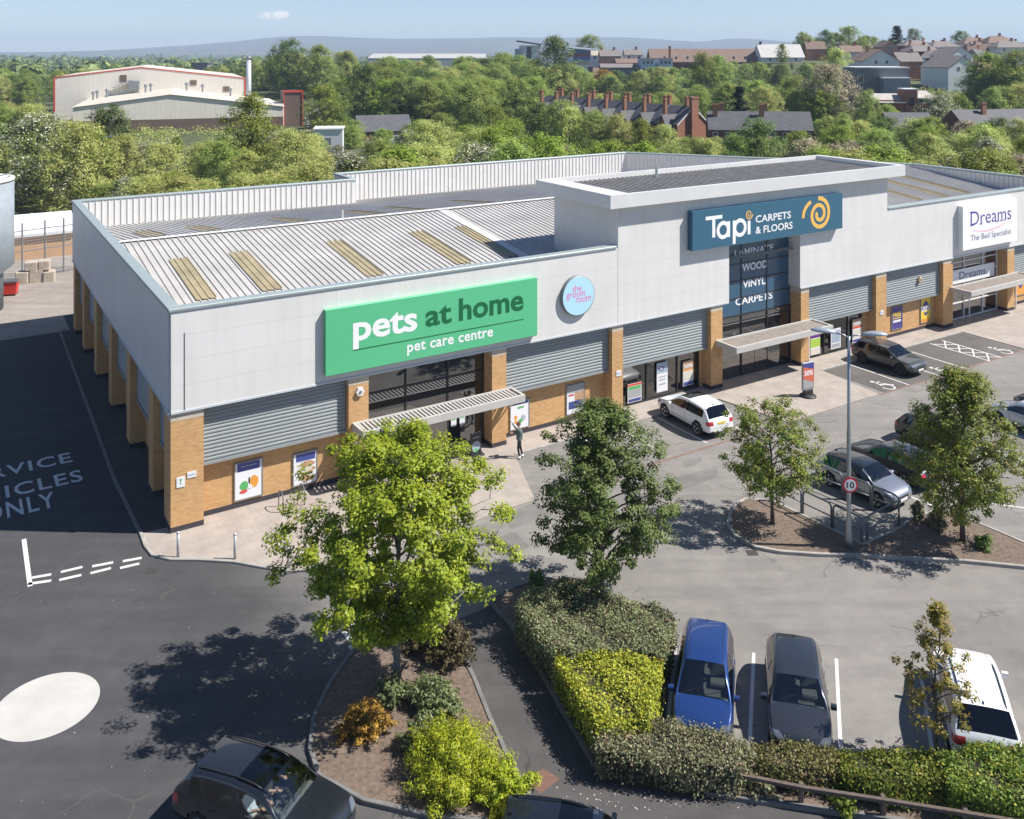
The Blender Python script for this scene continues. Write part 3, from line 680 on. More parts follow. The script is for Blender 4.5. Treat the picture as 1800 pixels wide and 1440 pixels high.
# tower
TW0, TW1, TB, TZ = 23.5, 46.9, 6.1, 11.53
part('tower_wall', MB().box(TW0, TW1, ZF-.012, .222, FT-.0, TZ).box(31.93, 38.16, ZF-.012, .222, TT, FT).box(TW0, TW0+.25, .222, TB-.25, 7.6, TZ).box(TW1-.25, TW1, .222, TB-.25, 7.6, TZ).box(TW0, TW1, TB-.25, TB, 7.6, TZ), m_tower)
part('tower_wall', MB().box(TW0, 31.93, ZF-.012, ZF-.001, FB, FT), m_tower); part('tower_wall', MB().box(38.16, TW1, ZF-.012, ZF-.001, FB, FT), m_tower)
m_slab = M('slab_metal', (0.60,0.60,0.595), 0.5, var=0.06, vscale=0.7)
A0, A1, D0, D1, ZS = 22.55, 48.1, -.62, 6.7, 12.27
sl_ = MB()
sl_.prism([(A0,D0),(A1,D0),(A1,D0+.22),(A0,D0+.22)], TZ, ZS); sl_.prism([(A0,D1-.25),(A1,D1-.25),(A1,D1),(A0,D1)], TZ, ZS)
sl_.prism([(A0,D0+.22),(A0+1.35,D0+.22),(A0+1.35,D1-.25),(A0,D1-.25)], TZ, ZS); sl_.prism([(A1-.5,D0+.22),(A1,D0+.22),(A1,D1-.25),(A1-.5,D1-.25)], TZ, ZS)
sl_.box(A0+1.35, A1-.5, D0+.22, D1-.25, TZ, TZ+.1)
part('tower_slab', sl_, m_slab)
mb = MB(); n = 64; x0, x1 = A0+1.36, A1-.51; dd = (x1-x0)/n; cols = []
for i in range(n):
    for f, dz in ((0,0),(.6,0),(.7,.07),(.9,.07)): cols.append((x0+(i+f)*dd, TZ+.33+dz))
cols.append((x1, TZ+.33)); vs = []
for x, z in cols: vs += [(x, D0+.23, z), (x, D1-.26, z+.08)]
mb.add(vs, [(2*i, 2*i+2, 2*i+3, 2*i+1) for i in range(len(cols)-1)]); part('tower_roof', mb, m_towroof)
part('roof_vent', MB().tube([(31,5.4,TZ+.4),(31,5.4,TZ+1.1)], .09), m_cap)
# ---- signs fixed to the front
def sign_root(name, label, s, t, z):
    return empty(name, W(s, t, z), ANG, label, 'sign')
m_green = M('sign_green', (0.10,0.47,0.235), 0.35, coat=0.2); m_dgreen = M('letter_green', (0.005,0.12,0.045), 0.4)
m_steel = M('sign_edge', (0.20,0.21,0.22), 0.5)
def strokes(mb, polys, x, z, sx, sz, y, w):
    for p in polys: stroke(mb, [(x+a*sx, z+c*sz) for a, c in p], w, y)
# green sign: origin at its lower left corner
w_, h_ = 11.4, 2.96
r_ = sign_root('shop_sign', 'wide green shop sign with white and dark green lettering', 6.6, ZF, 5.42)
MB().box(0, w_, -.28, -.001, 0, h_, 0).build('board', m_green, r_)
MB().box(.03, w_-.03, -.26, -.002, -.02, -.001).build('edge', m_steel, r_)
mb = MB(); put_text(mb, 'pets', 1.30, .98, 3.25, 1.42, y=-.286, bold=.026); mb.build('lettering', m_white, r_)
mb = MB(); put_text(mb, 'at', 4.98, 1.42, 1.42, .92, y=-.286, bold=.024); mb.build('lettering', m_dgreen, r_); MB().box(1.3, 10.55, -.286, -.281, .93, .975).build('underline', m_dgreen, r_); mb = MB(); put_text(mb, 'home', 6.8, 1.42, 3.75, 1.12, y=-.286, bold=.026); mb.build('lettering', m_dgreen, r_)
mb = MB(); put_text(mb, 'pet care centre', 4.02, .22, 4.72, .60, y=-.286, bold=.02, space=1.05); mb.build('lettering', m_white, r_)
# round sign
r_ = sign_root('round_sign', 'round pale blue sign with small pink lettering', 20.68, ZF, 7.05)
MB().lathe([(1.07,-.2),(1.07,-.001)], 48, axis='y').build('rim', m_steel, r_, True)
MB().lathe([(1.02,-.212),(1.02,-.19)], 48, axis='y').build('face', M('sign_paleblue', (0.42,0.68,0.82), 0.4), r_)
m_pink = M('letter_pink', (0.75,0.13,0.36), 0.5)
for t_, x, z, ww, hh in (('the',-.42,.25,.62,.34),('groom',-.80,-.16,1.22,.36),('room',-.18,-.36,.98,.27)):
    mb = MB(); put_text(mb, t_, x, z, ww, hh, y=-.216, bold=.0); mb.build('lettering', m_pink, r_)
# blue carpet shop sign
w_, h_ = 13.1, 2.28
r_ = sign_root('shop_sign', 'blue sign with white lettering and a yellow spiral on the tower', 28.6, ZF-.012, 8.55)
m_blue = M('sign_blue', (0.031,0.115,0.185), 0.35, coat=0.2); m_yel = M('letter_yellow', (0.80,0.46,0.10), 0.4)
MB().box(0, w_, -.42, -.001, 0, h_).build('board', [m_blue, m_steel], r_)
mb = MB(); y = -.428; sx, sz = w_/1572.0, h_/430.0        # sign face measured on a 1572 x 430 grid
lw = .235
stroke(mb, [(1.02,1.78),(2.35,1.78)], .21, y); stroke(mb, [(1.66,1.78),(1.66,.62)], lw, y-.001)
stroke(mb, arc(2.42,.98,.42,.42,0,360,24), lw, y-.001); stroke(mb, [(2.86,1.45),(2.86,.52)], lw, y-.002)
stroke(mb, [(3.32,1.45),(3.32,.06)], lw, y-.001); stroke(mb, arc(3.80,.98,.44,.44,0,360,24), lw, y-.002)
stroke(mb, [(4.56,1.32),(4.56,.5)], lw, y-.001)
mb.build('lettering', m_white, r_); mb = MB(); put_text(mb, 'CARPETS', 5.12, 1.13, 3.1, .44, y=y, bold=.015); mb.build('lettering', m_white, r_); mb = MB(); put_text(mb, '& FLOORS', 5.12, .46, 3.25, .44, y=y, bold=.015)
mb.build('lettering', m_white, r_)
def spiral(mb, cx, cz, r0, r1, turns, a0, w0, w1, y, sy=1.0, n=90):
    pts = []; ws = []
    for i in range(n+1):
        f = i/n; a = R(a0)+2*math.pi*turns*f; rr = r0+(r1-r0)*f
        pts.append((cx+rr*math.cos(a), cz+rr*sy*math.sin(a))); ws.append(w0+(w1-w0)*f)
    stroke(mb, pts, ws, y); return mb
mb = MB(); spiral(mb, 4.56, 1.70, .05, .30, 1.75, 90, .05, .08, y); mb.build('spiral', m_yel, r_)
mb = MB(); spiral(mb, 10.85, 1.13, .22, 1.02, 1.85, 150, .24, .26, y); stroke(mb, arc(10.7,1.05,1.35,1.05,118,182,12), .24, y); mb.build('spiral', m_yel, r_)
# white bed shop sign
w_, h_ = 7.05, 3.22
r_ = sign_root('shop_sign', 'white squarish shop sign with indigo lettering and a pink swoosh', 55.05, ZF, 5.55)
MB().box(0, w_, -.42, -.001, 0, h_).build('board', M('sign_white', (0.82,0.82,0.82), 0.4), r_)
mb = MB(); y = -.428; m_navy = M('letter_indigo', (0.055,0.045,0.30), 0.4)
put_text(mb, 'Dreams', .95, 1.72, 5.3, 1.02, y=y, bold=-.004)
for x in (.88,):  mb.box(x, x+.42, y-.001, y+.001, 1.70, 1.77); mb.box(x, x+.42, y-.001, y+.001, 2.68, 2.75)
for x in (2.12, 4.22, 4.72, 5.18): mb.box(x-.02, x+.34, y-.001, y+.001, 1.70, 1.76)
mb.build('lettering', m_navy, r_)
mb = MB(); put_text(mb, 'The Bed Specialist', .95, .46, 5.3, .56, y=y); mb.build('lettering', M('letter_slate', (0.12,0.12,0.25), 0.4), r_)
mb = MB(); pts = [(1.2+4.9*i/24, 1.42-.42*math.sin(math.pi*(i/24)*.85+.2)+.36*i/24) for i in range(25)]
stroke(mb, pts, [.02+.11*math.sin(math.pi*i/24) for i in range(25)], y); mb.build('swoosh', M('swoosh_pink', (0.80,0.50,0.58), 0.5), r_)
# posters on the brickwork and in the windows
PC = {'navy':(0.05,0.07,0.26),'white':(0.72,0.73,0.76),'green':(0.10,0.40,0.12),'orange':(0.70,0.30,0.05),'red':(0.62,0.08,0.05),'tan':(0.45,0.28,0.17),'grey':(0.35,0.36,0.37),'yellow':(0.78,0.56,0.05),'purple':(0.07,0.05,0.22),'lilac':(0.55,0.55,0.72),'black':(0.02,0.02,0.025),'lime':(0.38,0.55,0.08),'plum':(0.13,0.03,0.20),'lblue':(0.35,0.42,0.5),'cream':(0.62,0.58,0.5)}
def pm(c): return M('print_'+c, PC[c], 0.45)
def poster(label, s0, z0, w, h, t, shapes, texts=(), frame=True, cat='poster', back_='white', name='poster'):
    r = empty(name, W(s0, t, z0), ANG, label, cat)
    if frame:
        fb = MB(); f = .045
        fb.box(-f, 0, -.05, 0, -f, h+f); fb.box(w, w+f, -.05, 0, -f, h+f); fb.box(0, w, -.05, 0, -f, 0); fb.box(0, w, -.05, 0, h, h+f); fb.build('frame', m_steel, r)
    ps = MB(); ps.box(0, w, -.03, -.004, 0, h); cols = [back_]
    for k, (c, pts) in enumerate(shapes):
        if c not in cols: cols.append(c)
        ps.poly([(x*w, -.034-.002*k, z*h) for x, z in pts], cols.index(c))
    ps.build('print', [pm(c) for c in cols], r)
    for k, (c, tx, x, z, ww, hh) in enumerate(texts):
        tb = MB(); put_text(tb, tx, x*w, z*h, ww*w, hh*h, y=-.034-.002*(len(shapes)+1), bold=.03); tb.build('lettering', pm(c), r)
    return r
def rc(x0, z0, x1, z1): return [(x0,z0),(x1,z0),(x1,z1),(x0,z1)]
def blob(cx, cz, rx, rz, n=12, j=.15):
    rd = random.Random(int(cx*999+cz*77)); return [(cx+rx*math.cos(2*math.pi*i/n)*(1+rd.uniform(-j,j)), cz+rz*math.sin(2*math.pi*i/n)*(1+rd.uniform(-j,j))) for i in range(n)]
def wall_pos(u0, v0, u1, v1, t):
    s0, z0 = FS(u0, v0, t); s1, z1 = FS(u1, v1, t); return s0, z0, s1-s0, z1-z0
POS = [
 ('framed poster of green and orange pet food bags by the corner pier', (413,880,460,807), [('navy',rc(.08,.76,.92,.99)),('lblue',rc(.2,.88,.8,.90)),('green',blob(.33,.36,.17,.13)),('orange',blob(.70,.42,.16,.17)),('black',rc(.50,.40,.545,.56)),('white',blob(.55,.30,.09,.06)),('red',blob(.32,.2,.15,.05))], ()),
 ('framed poster of a sleepy brown pet under a navy header', (516,854,556,792), [('navy',rc(.1,.74,.94,.98)),('tan',blob(.6,.62,.32,.1)),('cream',blob(.5,.42,.42,.14)),('red',[(.3,.28),(.95,.45),(.95,.42),(.3,.24)]),('tan',blob(.6,.16,.35,.1))], ()),
 ('white framed poster with a green label beside the entrance pier', (897,756,929,702), [('navy',rc(.05,.87,.95,.98)),('green',rc(.38,.72,.72,.79)),('orange',blob(.28,.42,.1,.07)),('orange',blob(.28,.26,.09,.06)),('green',blob(.55,.26,.13,.08)),('lblue',blob(.7,.36,.12,.1))], ()),
 ('framed poster with a brown photo above a navy block', (996,729,1026,673), [('grey',rc(.0,.72,1,1)),('tan',rc(.45,.42,1,.72)),('navy',rc(.1,.16,.92,.42)),('red',rc(.1,.62,.4,.68))], ()),
]
for lb, (u0,v0,u1,v1), sh, tx in POS:
    s0, z0, w, h = wall_pos(u0, v0, u1, v1, WD-.015); s1, z1 = FS(u0, v1+ (u1-u0)*.2, WD-.015); h = z1-z0
    poster(lb, s0, z0, w, h, WD-.015, sh, tx)
s0, z0, w, h = wall_pos(1567, 580, 1585, 545, WD-.015); h = 1.55
poster('purple poster with yellow FREE lettering on the brick wall', s0, z0, w, h, WD-.015, [('yellow',rc(.12,.46,.9,.5)),('white',rc(.12,.30,.88,.40))], [('yellow','FREE',.1,.55,.8,.2)], back_='purple')
s0, z0, w, h = wall_pos(1618, 568, 1635, 530, WD-.015); h = 1.75
poster('yellow poster with a purple house shape reading 20% off', s0, z0, w, h, WD-.015, [('purple',[(.05,.5),(.05,.62),(.5,.9),(.95,.62),(.95,.5)]),('purple',[(.25,.40),(.75,.40),(.5,.24)]),('orange',rc(0,0,1,.14))], [('white','20%',.06,.46,.9,.22)], back_='yellow')
s0, z0 = FS(1784, 520, WD-.015)
poster('orange poster with a purple arrow at the right end brick wall', s0, z0, 1.5, 1.75, WD-.015, [('purple',[(.05,.62),(.95,.62),(.95,.8),(.05,.8)]),('purple',[(.25,.45),(.75,.45),(.5,.26)])], [('white','20%',.1,.64,.8,.15)], back_='orange')
# window posters hang just behind the shop glass
TW_ = WD-.012
for lb, px, sh, tx, bk in [
 ('white window poster with a red strip, left of the white car', (1102,709,1126,670), [('red',rc(0,.88,1,1)),('green',rc(.05,.68,.95,.86)),('grey',rc(.05,.25,.95,.66)),('navy',rc(.05,.04,.95,.2))], (), 'white'),
 ('tall white window banner with a dark round logo', (1153,690,1172,634), [('lblue',rc(0,.64,1,1)),('navy',blob(.4,.8,.24,.09)),('white',blob(.4,.8,.14,.05)),('grey',rc(.15,.5,.85,.53)),('grey',rc(.2,.4,.8,.43)),('grey',rc(.2,.25,.8,.28))], (), 'white'),
 ('window poster reading 50% above a pale photo, left of the tower pier', (1199,679,1217,631), [('tan',rc(.0,.66,1,1)),('orange',rc(.0,.6,1,.66)),('cream',rc(.05,.2,1,.58)),('navy',rc(.05,.02,1,.16))], [('white','50%',.08,.72,.84,.14)], 'white'),
 ('lime and plum window poster beside the white canopy post', (1423,625,1440,584), [('plum',rc(0,.80,1,1)),('lime',rc(0,.36,1,.76)),('cream',rc(0,0,1,.3))], (), 'white'),
 ('pale framed window poster behind the lamp head', (1459,614,1476,575), [('lblue',rc(.08,.3,.92,.9)),('grey',rc(.08,.06,.92,.24))], (), 'white'),
 ('window poster reading 50% with an orange strip beside the dark grey car', (1497,603,1513,558), [('tan',rc(0,.66,1,1)),('red',rc(0,.6,1,.68)),('cream',rc(.05,.2,.95,.55)),('navy',rc(.05,.03,.95,.14))], [('white','50%',.08,.74,.84,.14)], 'white')]:
    s0, z0, w, h = wall_pos(*px, TW_); s1, z1 = FS(px[0], px[3]+(px[2]-px[0])*.25, TW_); h = z1-z0
    poster(lb, s0, max(z0,.12), w, h, TW_-.05, sh, tx, frame=False, back_=bk)
for lb, u, v in (('white notice on the left leaf of the green shop entrance', 797, 742), ('white notice on the right leaf of the green shop entrance', 812, 738)):
    s0, z0 = FS(u, v, GD-.05); poster(lb, s0-.15, z0-.2, .3, .45, GD-.06, [('green', rc(.15,.7,.85,.9))], frame=False, cat='notice', name='notice')
for lb, u, v, w, h, sh in (('small assembly point sign on the corner pier', 310, 858, .34, .42, [('green', rc(.45,.25,.55,.75)), ('green', blob(.5,.75,.14,.1))]), ('small white notice above the assembly point sign on the corner pier', 329, 841, .36, .25, [('lblue', rc(.1,.4,.9,.6))])):
    s0, z0 = FS(u, v, 0); poster(lb, s0, z0, w, h, -.001, sh, frame=False, cat='notice', name='notice')
for lb, u, v in (('small white plate on the pier left of the white car', 1083, 662), ('small white plate on the pier above the dark grey car', 1547, 554)):
    s0, z0 = FS(u, v, 0); poster(lb, s0, z0, .34, .3, -.001, [('lblue', rc(.1,.4,.9,.6))], frame=False, cat='notice', name='notice')
def alarm(s, z, t, mat, label):
    r = empty('alarm_box', W(s, t, z), ANG, label, 'alarm box')
    MB().lathe([(.20,-.12),(.22,-.05),(.22,0)], 6, axis='y').build('cover', mat, r); MB().lathe([(.07,-.15),(.07,-.121)], 12, axis='y').build('beacon', m_steel, r)
alarm(8.36, 4.31, 0, M('alarm_white', (0.7,0.7,0.7), .4), 'white bell box on the brick pier under the green sign')
s0, z0 = FS(1616, 491, .27); alarm(s0, z0, .26, M('alarm_buff', (0.6,0.42,0.25), .4), 'buff bell box on the shutter near the right end')
# ------------------------------------------------------------------ cars
m_tyre = M('tyre', (0.018,0.018,0.019), 0.85)
m_rim = M('alloy', (0.50,0.51,0.52), 0.3, 0.85); m_rimd = M('alloy_dark', (0.03,0.03,0.033), 0.3, 0.6)
m_blackp = M('black_trim', (0.02,0.02,0.022), 0.5); m_gap = M('panel_gap', (0.012,0.012,0.013), 0.8)
m_cglass = glass_mat('car_glass', tint=(0.72,0.78,0.76), boost=0.05); m_cdark = glass_mat('car_glass_dark', tint=(0.10,0.11,0.12), boost=0.03)
m_lamp = M('headlamp', (0.20,0.22,0.25), 0.06, 0.5, coat=1.0); m_tail = M('tail_lamp', (0.42,0.012,0.02), 0.15, coat=1.0)
m_seat = M('seat_cloth', (0.075,0.075,0.08), 0.9); m_dash = M('dashboard', (0.14,0.145,0.15), 0.8)
m_py = M('plate_yellow', (0.75,0.52,0.05), 0.5); m_pw = M('plate_white', (0.75,0.75,0.74), 0.5); m_chrome = M('chrome', (0.7,0.7,0.72), 0.15, 1.0)
def paint(name, c, metal=0.35, rough=0.32): return M(name, c, rough, metal, coat=1.0)
def car(label, loc, head, Lc, Wc, H, col, kind='hatch', roofcol=None, dark_rear=True, rails=False, sunroof=False, dark_rim=False, cladding=False, plate_text=True):
    root = empty('parked_car', (loc[0], loc[1], 0.006), head, label, 'car')
    P = {'hatch': dict(tg=.035, rr=.13, rf=.60, cowl=.755, zc=.665, hf=.56, zt=.66), 'suv': dict(tg=.03, rr=.125, rf=.585, cowl=.735, zc=.665, hf=.585, zt=.67),
         'mpv': dict(tg=.025, rr=.10, rf=.60, cowl=.80, zc=.63, hf=.53, zt=.64), 'estate': dict(tg=.04, rr=.17, rf=.56, cowl=.70, zc=.65, hf=.56, zt=.66)}[kind]
    cl = .20 if kind != 'suv' else .25
    # u, ztop, plan, cabin
    st = [(0.0,.50,.80,0), (.012,.60,.90,0), (P['tg'],P['zt'],.945,0), (P['rr'],.955,.965,1), (.25,.99,.99,1), (.415,1.0,1.0,1), (.44,1.0,1.0,1), (P['rf'],.965,1.0,1),
          (P['cowl'],P['zc'],1.0,0), (P['cowl']+.06,P['zc']-.025,1.0,0), (.93,P['hf'],.965,0), (.975,P['hf']-.07,.90,0), (1.0,P['hf']-.15,.76,0)]
    rows = 10; V = []; wr = .735 if kind != 'suv' else .76
    belt = lambda u: H*(P['zt']-.035 - .05*u)
    for u, zt, pl, cab in st:
        w = Wc/2*pl; x = (u-.5)*Lc; k9 = .90 if cab else .955; zt *= H; e = max(0, 1-min(u, 1-u)/.05); zb = cl + .07*e
        if cab: zbt = belt(u); wt = Wc/2*wr*(.5+.5*pl); ze = zt-.055; crown = .015
        else: zbt = zt-.075; wt = w*.92; ze = zt-.022; crown = .022
        half = [(0, zb), (.80*w, zb), (.965*w, zb+.10), (w, max(zb+.16, .37*H if zbt > .45*H else zbt-.12)), (.965*w, zbt)]
        a, b_ = half[4], (wt, ze)
        for q in (.09, .86): half.append((a[0]+(b_[0]-a[0])*q, a[1]+(b_[1]-a[1])*q))
        half += [b_, (wt*k9, zt-.012), (0, zt+crown)]
        V.append([(x, y, z) for y, z in half])
    mb = MB(); ring = 2*rows-2; vs = []
    for h in V: vs += [(p[0], p[1], p[2]) for p in h] + [(p[0], -p[1], p[2]) for p in reversed(h[1:-1])]
    fs = []; mi = []; nst = len(st); names = ['tg','rr','rf','cowl']
    i_tg, i_rr, i_b, i_rf, i_co = 2, 3, 5, 7, 8
    for k in range(nst-1):
        for i in range(ring):
            j = (i+1) % ring; r = i if i < rows-1 else ring-1-i
            left = i < rows-1; m = 0
            if r == 5 and i_rr <= k < i_co and k != i_b: m = 3 if left else 4
            elif r == 5 and k == i_b: m = 10
            if r == 8 and k == i_rf: m = 1
            elif r == 8 and k == i_tg: m = 2
            elif r >= 7 and i_rr <= k < i_rf: m = 11
            elif r in (6,) and i_rr <= k < i_co: m = 11 if roofcol else 0
            if sunroof and r == 8 and k in (5, 6): m = 12
            if r <= 1: m = 10
            fs.append((k*ring+i, k*ring+j, (k+1)*ring+j, (k+1)*ring+i)); mi.append(m)
    fs.append(tuple(reversed(range(ring)))); mi.append(0); fs.append(tuple((nst-1)*ring+i for i in range(ring))); mi.append(0)
    me = bpy.data.meshes.new('c'); me.from_pydata(vs, [], fs)
    for _ in range(13): me.materials.append(m_blackp)
    me.polygons.foreach_set('material_index', mi)
    em = {}
    for p, m in zip(me.polygons, mi):
        for ek in p.edge_keys: em.setdefault(ek, set()).add(m)
    ca = me.attributes.new('crease_edge', 'FLOAT', 'EDGE'); gl_ = {1,2,3,4,12}
    for e in me.edges:
        q = em.get(tuple(sorted(e.vertices)), set())
        if len(q) > 1 and q & gl_: ca.data[e.index].value = .75
    cv = me.attributes.new('crease_vert', 'FLOAT', 'POINT'); cnt = {}
    for p, m in zip(me.polygons, mi):
        if m in gl_:
            for v in p.vertices: cnt.setdefault((v, m), []).append(p.index)
    for (v, m), ps in cnt.items():
        if len(ps) == 1: cv.data[v].value = .9
    o = link('c', me)
    sb = o.modifiers.new('s', 'SUBSURF'); sb.levels = 2; sb.render_levels = 2
    dg = bpy.context.evaluated_depsgraph_get(); m2 = bpy.data.meshes.new_from_object(o.evaluated_get(dg)); bpy.data.objects.remove(o)
    bm = bmesh.new(); bm.from_mesh(m2); bmesh.ops.recalc_face_normals(bm, faces=bm.faces)
    xf, xr = Lc*.5, -Lc*.5; hw = Wc/2
    hz0, hz1 = (P['hf']-.145)*H, (P['hf']-.045)*H; tz0, tz1 = .47*H, .60*H
    def cut(co, no, cond):
        g = [f for f in bm.faces if cond(f.calc_center_median())]; e = set(); v = set()
        for f in g: e.update(f.edges); v.update(f.verts)
        bmesh.ops.bisect_plane(bm, geom=list(v)+list(e)+g, plane_co=co, plane_no=no)
    fr = lambda c: c.x > xf-.75; re = lambda c: c.x < xr+.42
    for z in (hz0, hz1, .24*H, .33*H): cut((0,0,z), (0,0,1), fr)
    for y in (.42*hw, -.42*hw): cut((0,y,0), (0,1,0), fr)
    for sg in (1,-1): cut((xf-.50, sg*hw, 0), Vector((1, sg*1.05, 0)).normalized(), lambda c: c.x > xf-.75 and c.y*sg > 0)
    for z in (tz0, tz1): cut((0,0,z), (0,0,1), re)
    for y in (.58*hw, -.58*hw): cut((0,y,0), (0,1,0), re)
    cut((xr+.26,0,0), (1,0,0), re)
    cut((0,0,.30*H), (0,0,1), lambda c: c.z < .5*H)
    for f in bm.faces:
        c = f.calc_center_median(); m = f.material_index
        if m not in (0, 10): continue
        if (c.x-(xf-.50))+(abs(c.y)-hw)*1.05 > 0 and hz0 < c.z < hz1 and abs(c.y) > .42*hw: m = 5 if c.y > 0 else 6
        elif c.x > xf-.3 and .24*H < c.z < hz0*.99 and abs(c.y) < .42*hw and f.normal.x > .4: m = 9
        elif c.x < xr+.26 and tz0 < c.z < tz1 and abs(c.y) > .58*hw: m = 7 if c.y > 0 else 8
        elif c.z < .30*H and (cladding or c.z < cl+.10): m = 10
        f.material_index = m
    # wheel arches
    wr_ = .335 if kind != 'suv' else .365; wheels = []
    if kind == 'mpv': wr_ = .31
    for wx in (xr+Lc*.205, xf-Lc*.195):
        Rw = wr_+.065; wheels.append(wx)
        for v in bm.verts:
            if abs(v.co.y) > .55*hw and v.co.z < 1.1:
                dx, dz = v.co.x-wx, v.co.z-wr_; dd = math.hypot(dx, dz)
                if dd > 1e-5 and abs(dd-Rw) < .045: v.co.x = wx+dx/dd*Rw; v.co.z = wr_+dz/dd*Rw
        kill = [f for f in bm.faces if abs(f.calc_center_median().y) > .55*hw and f.material_index in (0, 10) and math.hypot(f.calc_center_median().x-wx, f.calc_center_median().z-wr_) < Rw-.012]
        bmesh.ops.delete(bm, geom=kill, context='FACES')
    bvh = BVHTree.FromBMesh(bm)
    rc_ = roofcol or col; gl = m_cglass; gr = m_cdark if dark_rear else m_cglass
    PN = {0:('body',col),1:('windscreen',gl),2:('rear_window',gr),3:('side_window',gr),4:('side_window',gr),5:('headlight',m_lamp),6:('headlight',m_lamp),7:('tail_light',m_tail),8:('tail_light',m_tail),9:('grille',m_blackp),10:('lower_trim',m_blackp),11:('roof',rc_),12:('sunroof',m_cdark)}
    groups = {}
    for f in bm.faces: groups.setdefault(f.material_index, []).append(f)
    for g, fl in groups.items():
        idx = {}; v2 = []; f2 = []
        for f in fl:
            t = []
            for v in f.verts:
                if v not in idx: idx[v] = len(v2); v2.append(tuple(v.co))
                t.append(idx[v])
            f2.append(tuple(t))
        m = bpy.data.meshes.new(PN[g][0]); m.from_pydata(v2, [], f2); m.materials.append(PN[g][1]); m.polygons.foreach_set('use_smooth', [True]*len(f2))
        link(PN[g][0], m, root)
    bm.free()
    # wheels
    for wx in wheels:
        for sd in (1, -1):
            yo = sd*(hw*.985); w = MB(); w.lathe([(wr_*.70, yo-sd*.02),(wr_*.93, yo),(wr_, yo-sd*.035),(wr_, yo-sd*.18),(wr_*.9, yo-sd*.21),(wr_*.3, yo-sd*.21)], 28, axis='y', c=(wx,0,wr_))
            tw = w.build('wheel', m_tyre, root, True); rm = MB()
            rm.lathe([(wr_*.72, yo-sd*.03),(wr_*.70, yo-sd*.005),(wr_*.62, yo-sd*.03),(wr_*.60, yo-sd*.09)], 24, axis='y', c=(wx,0,wr_))
            for k in range(5):
                a = 2*math.pi*k/5+.3; ca, sa = math.cos(a), math.sin(a); q = wr_*.66; h = .035
                rm.add([(wx+ca*.04-sa*h, yo-sd*.03, wr_+sa*.04+ca*h),(wx+ca*.04+sa*h, yo-sd*.03, wr_+sa*.04-ca*h),(wx+ca*q+sa*h*1.3, yo-sd*.012, wr_+sa*q-ca*h*1.3),(wx+ca*q-sa*h*1.3, yo-sd*.012, wr_+sa*q+ca*h*1.3)], [(0,1,2,3)])
            rm.lathe([(.06, yo-sd*.045),(.06, yo-sd*.02),(.02, yo-sd*.015)], 12, axis='y', c=(wx,0,wr_))
            rm.build('rim', m_rimd if dark_rim else m_rim, tw)
        MB().lathe([(wr_+.062, -hw*.60),(wr_+.062, hw*.60)], 20, axis='y', c=(wx,0,wr_)).build('wheel_well', m_gap, root)
    # shut lines, handles, mirrors, plates, wipers
    def hit(p, d):
        h = bvh.ray_cast(Vector(p), Vector(d)); return h[0]
    gp_ = MB(); zb_ = belt(.5)
    for sd in (1, -1):
        for u in (.20, .43, .665):
            pts = []
            for i in range(8):
                z = .34*H + (zb_-.34*H)*i/7; x = (u-.5)*Lc + (0.0 if u > .3 else (1-i/7)*.16)
                h = hit((x, sd*3, z), (0, -sd, 0))
                if h: pts.append(h)
            if len(pts) > 2: gp_.tube(pts, .007, 4)
        pts = [hit(((.25+.42*i/9-.5)*Lc, sd*3, .34*H), (0, -sd, 0)) for i in range(10)]; pts = [p for p in pts if p]
        if len(pts) > 2: gp_.tube(pts, .007, 4)
        pts = [hit(((P['cowl']+.01+(.925-P['cowl'])*i/9-.5)*Lc, sd*(hw*(.80-.10*i/9)), 3), (0,0,-1)) for i in range(10)]; pts = [p for p in pts if p]
        if len(pts) > 2: gp_.tube(pts, .006, 4)
        pts = [hit(((P['rr']+.02+(P['rf']-P['rr']-.03)*i/9-.5)*Lc, sd*hw*wr*.80, 3), (0,0,-1)) for i in range(10)]; pts = [p for p in pts if p]
        if len(pts) > 2 and not rails: gp_.tube(pts, .008, 4)
        if rails and len(pts) > 2: MB().tube([p+Vector((0,0,.035 if 0 < i < len(pts)-1 else 0)) for i, p in enumerate(pts)], .018, 6).build('roof_rail', m_blackp if col is not m_blackp else m_chrome, root, True)
        for u in (.30, .50):
            h = hit(((u-.5)*Lc, sd*3, zb_-.10), (0, -sd, 0))
            if h: MB().bbox(h.x-.09, h.x+.09, h.y-.018, h.y+.018, h.z-.014, h.z+.014, .006).build('door_handle', col, root)
        x = (P['cowl']-.055-.5)*Lc; h = hit((x, sd*3, zb_+.02), (0, -sd, 0)) or Vector((x, sd*hw*.93, zb_))
        mm = MB(); mm.loft([[(x+.06*f+.02, h.y+sd*(.03+.17*g_), zb_+.05+hh) for f, hh in ((-1,-.05),(1,-.05),(1.15,.05),(.6,.085),(-1,.075))] for g_ in (0,.25,.85,1.0)], caps=True)
        mm.build('door_mirror', col, root)
    gp_.build('panel_gap', m_gap, root)
    for xx, dx, mat_, nm in ((xf+.5, -1, m_pw, 'number_plate'), (xr-.5, 1, m_py, 'number_plate')):
        zc_ = .30*H if dx < 0 else .515*H; h = hit((xx, 0, zc_), (dx, 0, 0))
        if h: MB().box(h.x-.012-dx*.006, h.x+.012-dx*.006, -.26, .26, zc_-.056, zc_+.056).build(nm, mat_, root)
    for y0, y1 in ((.05,.62),(-.62,-.08)):
        pts = [hit(((P['cowl']-.012-.035*i/5-.5)*Lc, (y0+(y1-y0)*i/5)*hw, 3), (0,0,-1)) for i in range(6)]; pts = [p+Vector((0,0,.012)) for p in pts if p]
        if len(pts) > 2: MB().tube(pts, .010, 5).build('wiper', m_blackp, root)
    h = hit(((P['rr']+.03-.5)*Lc, 0, 3), (0,0,-1))
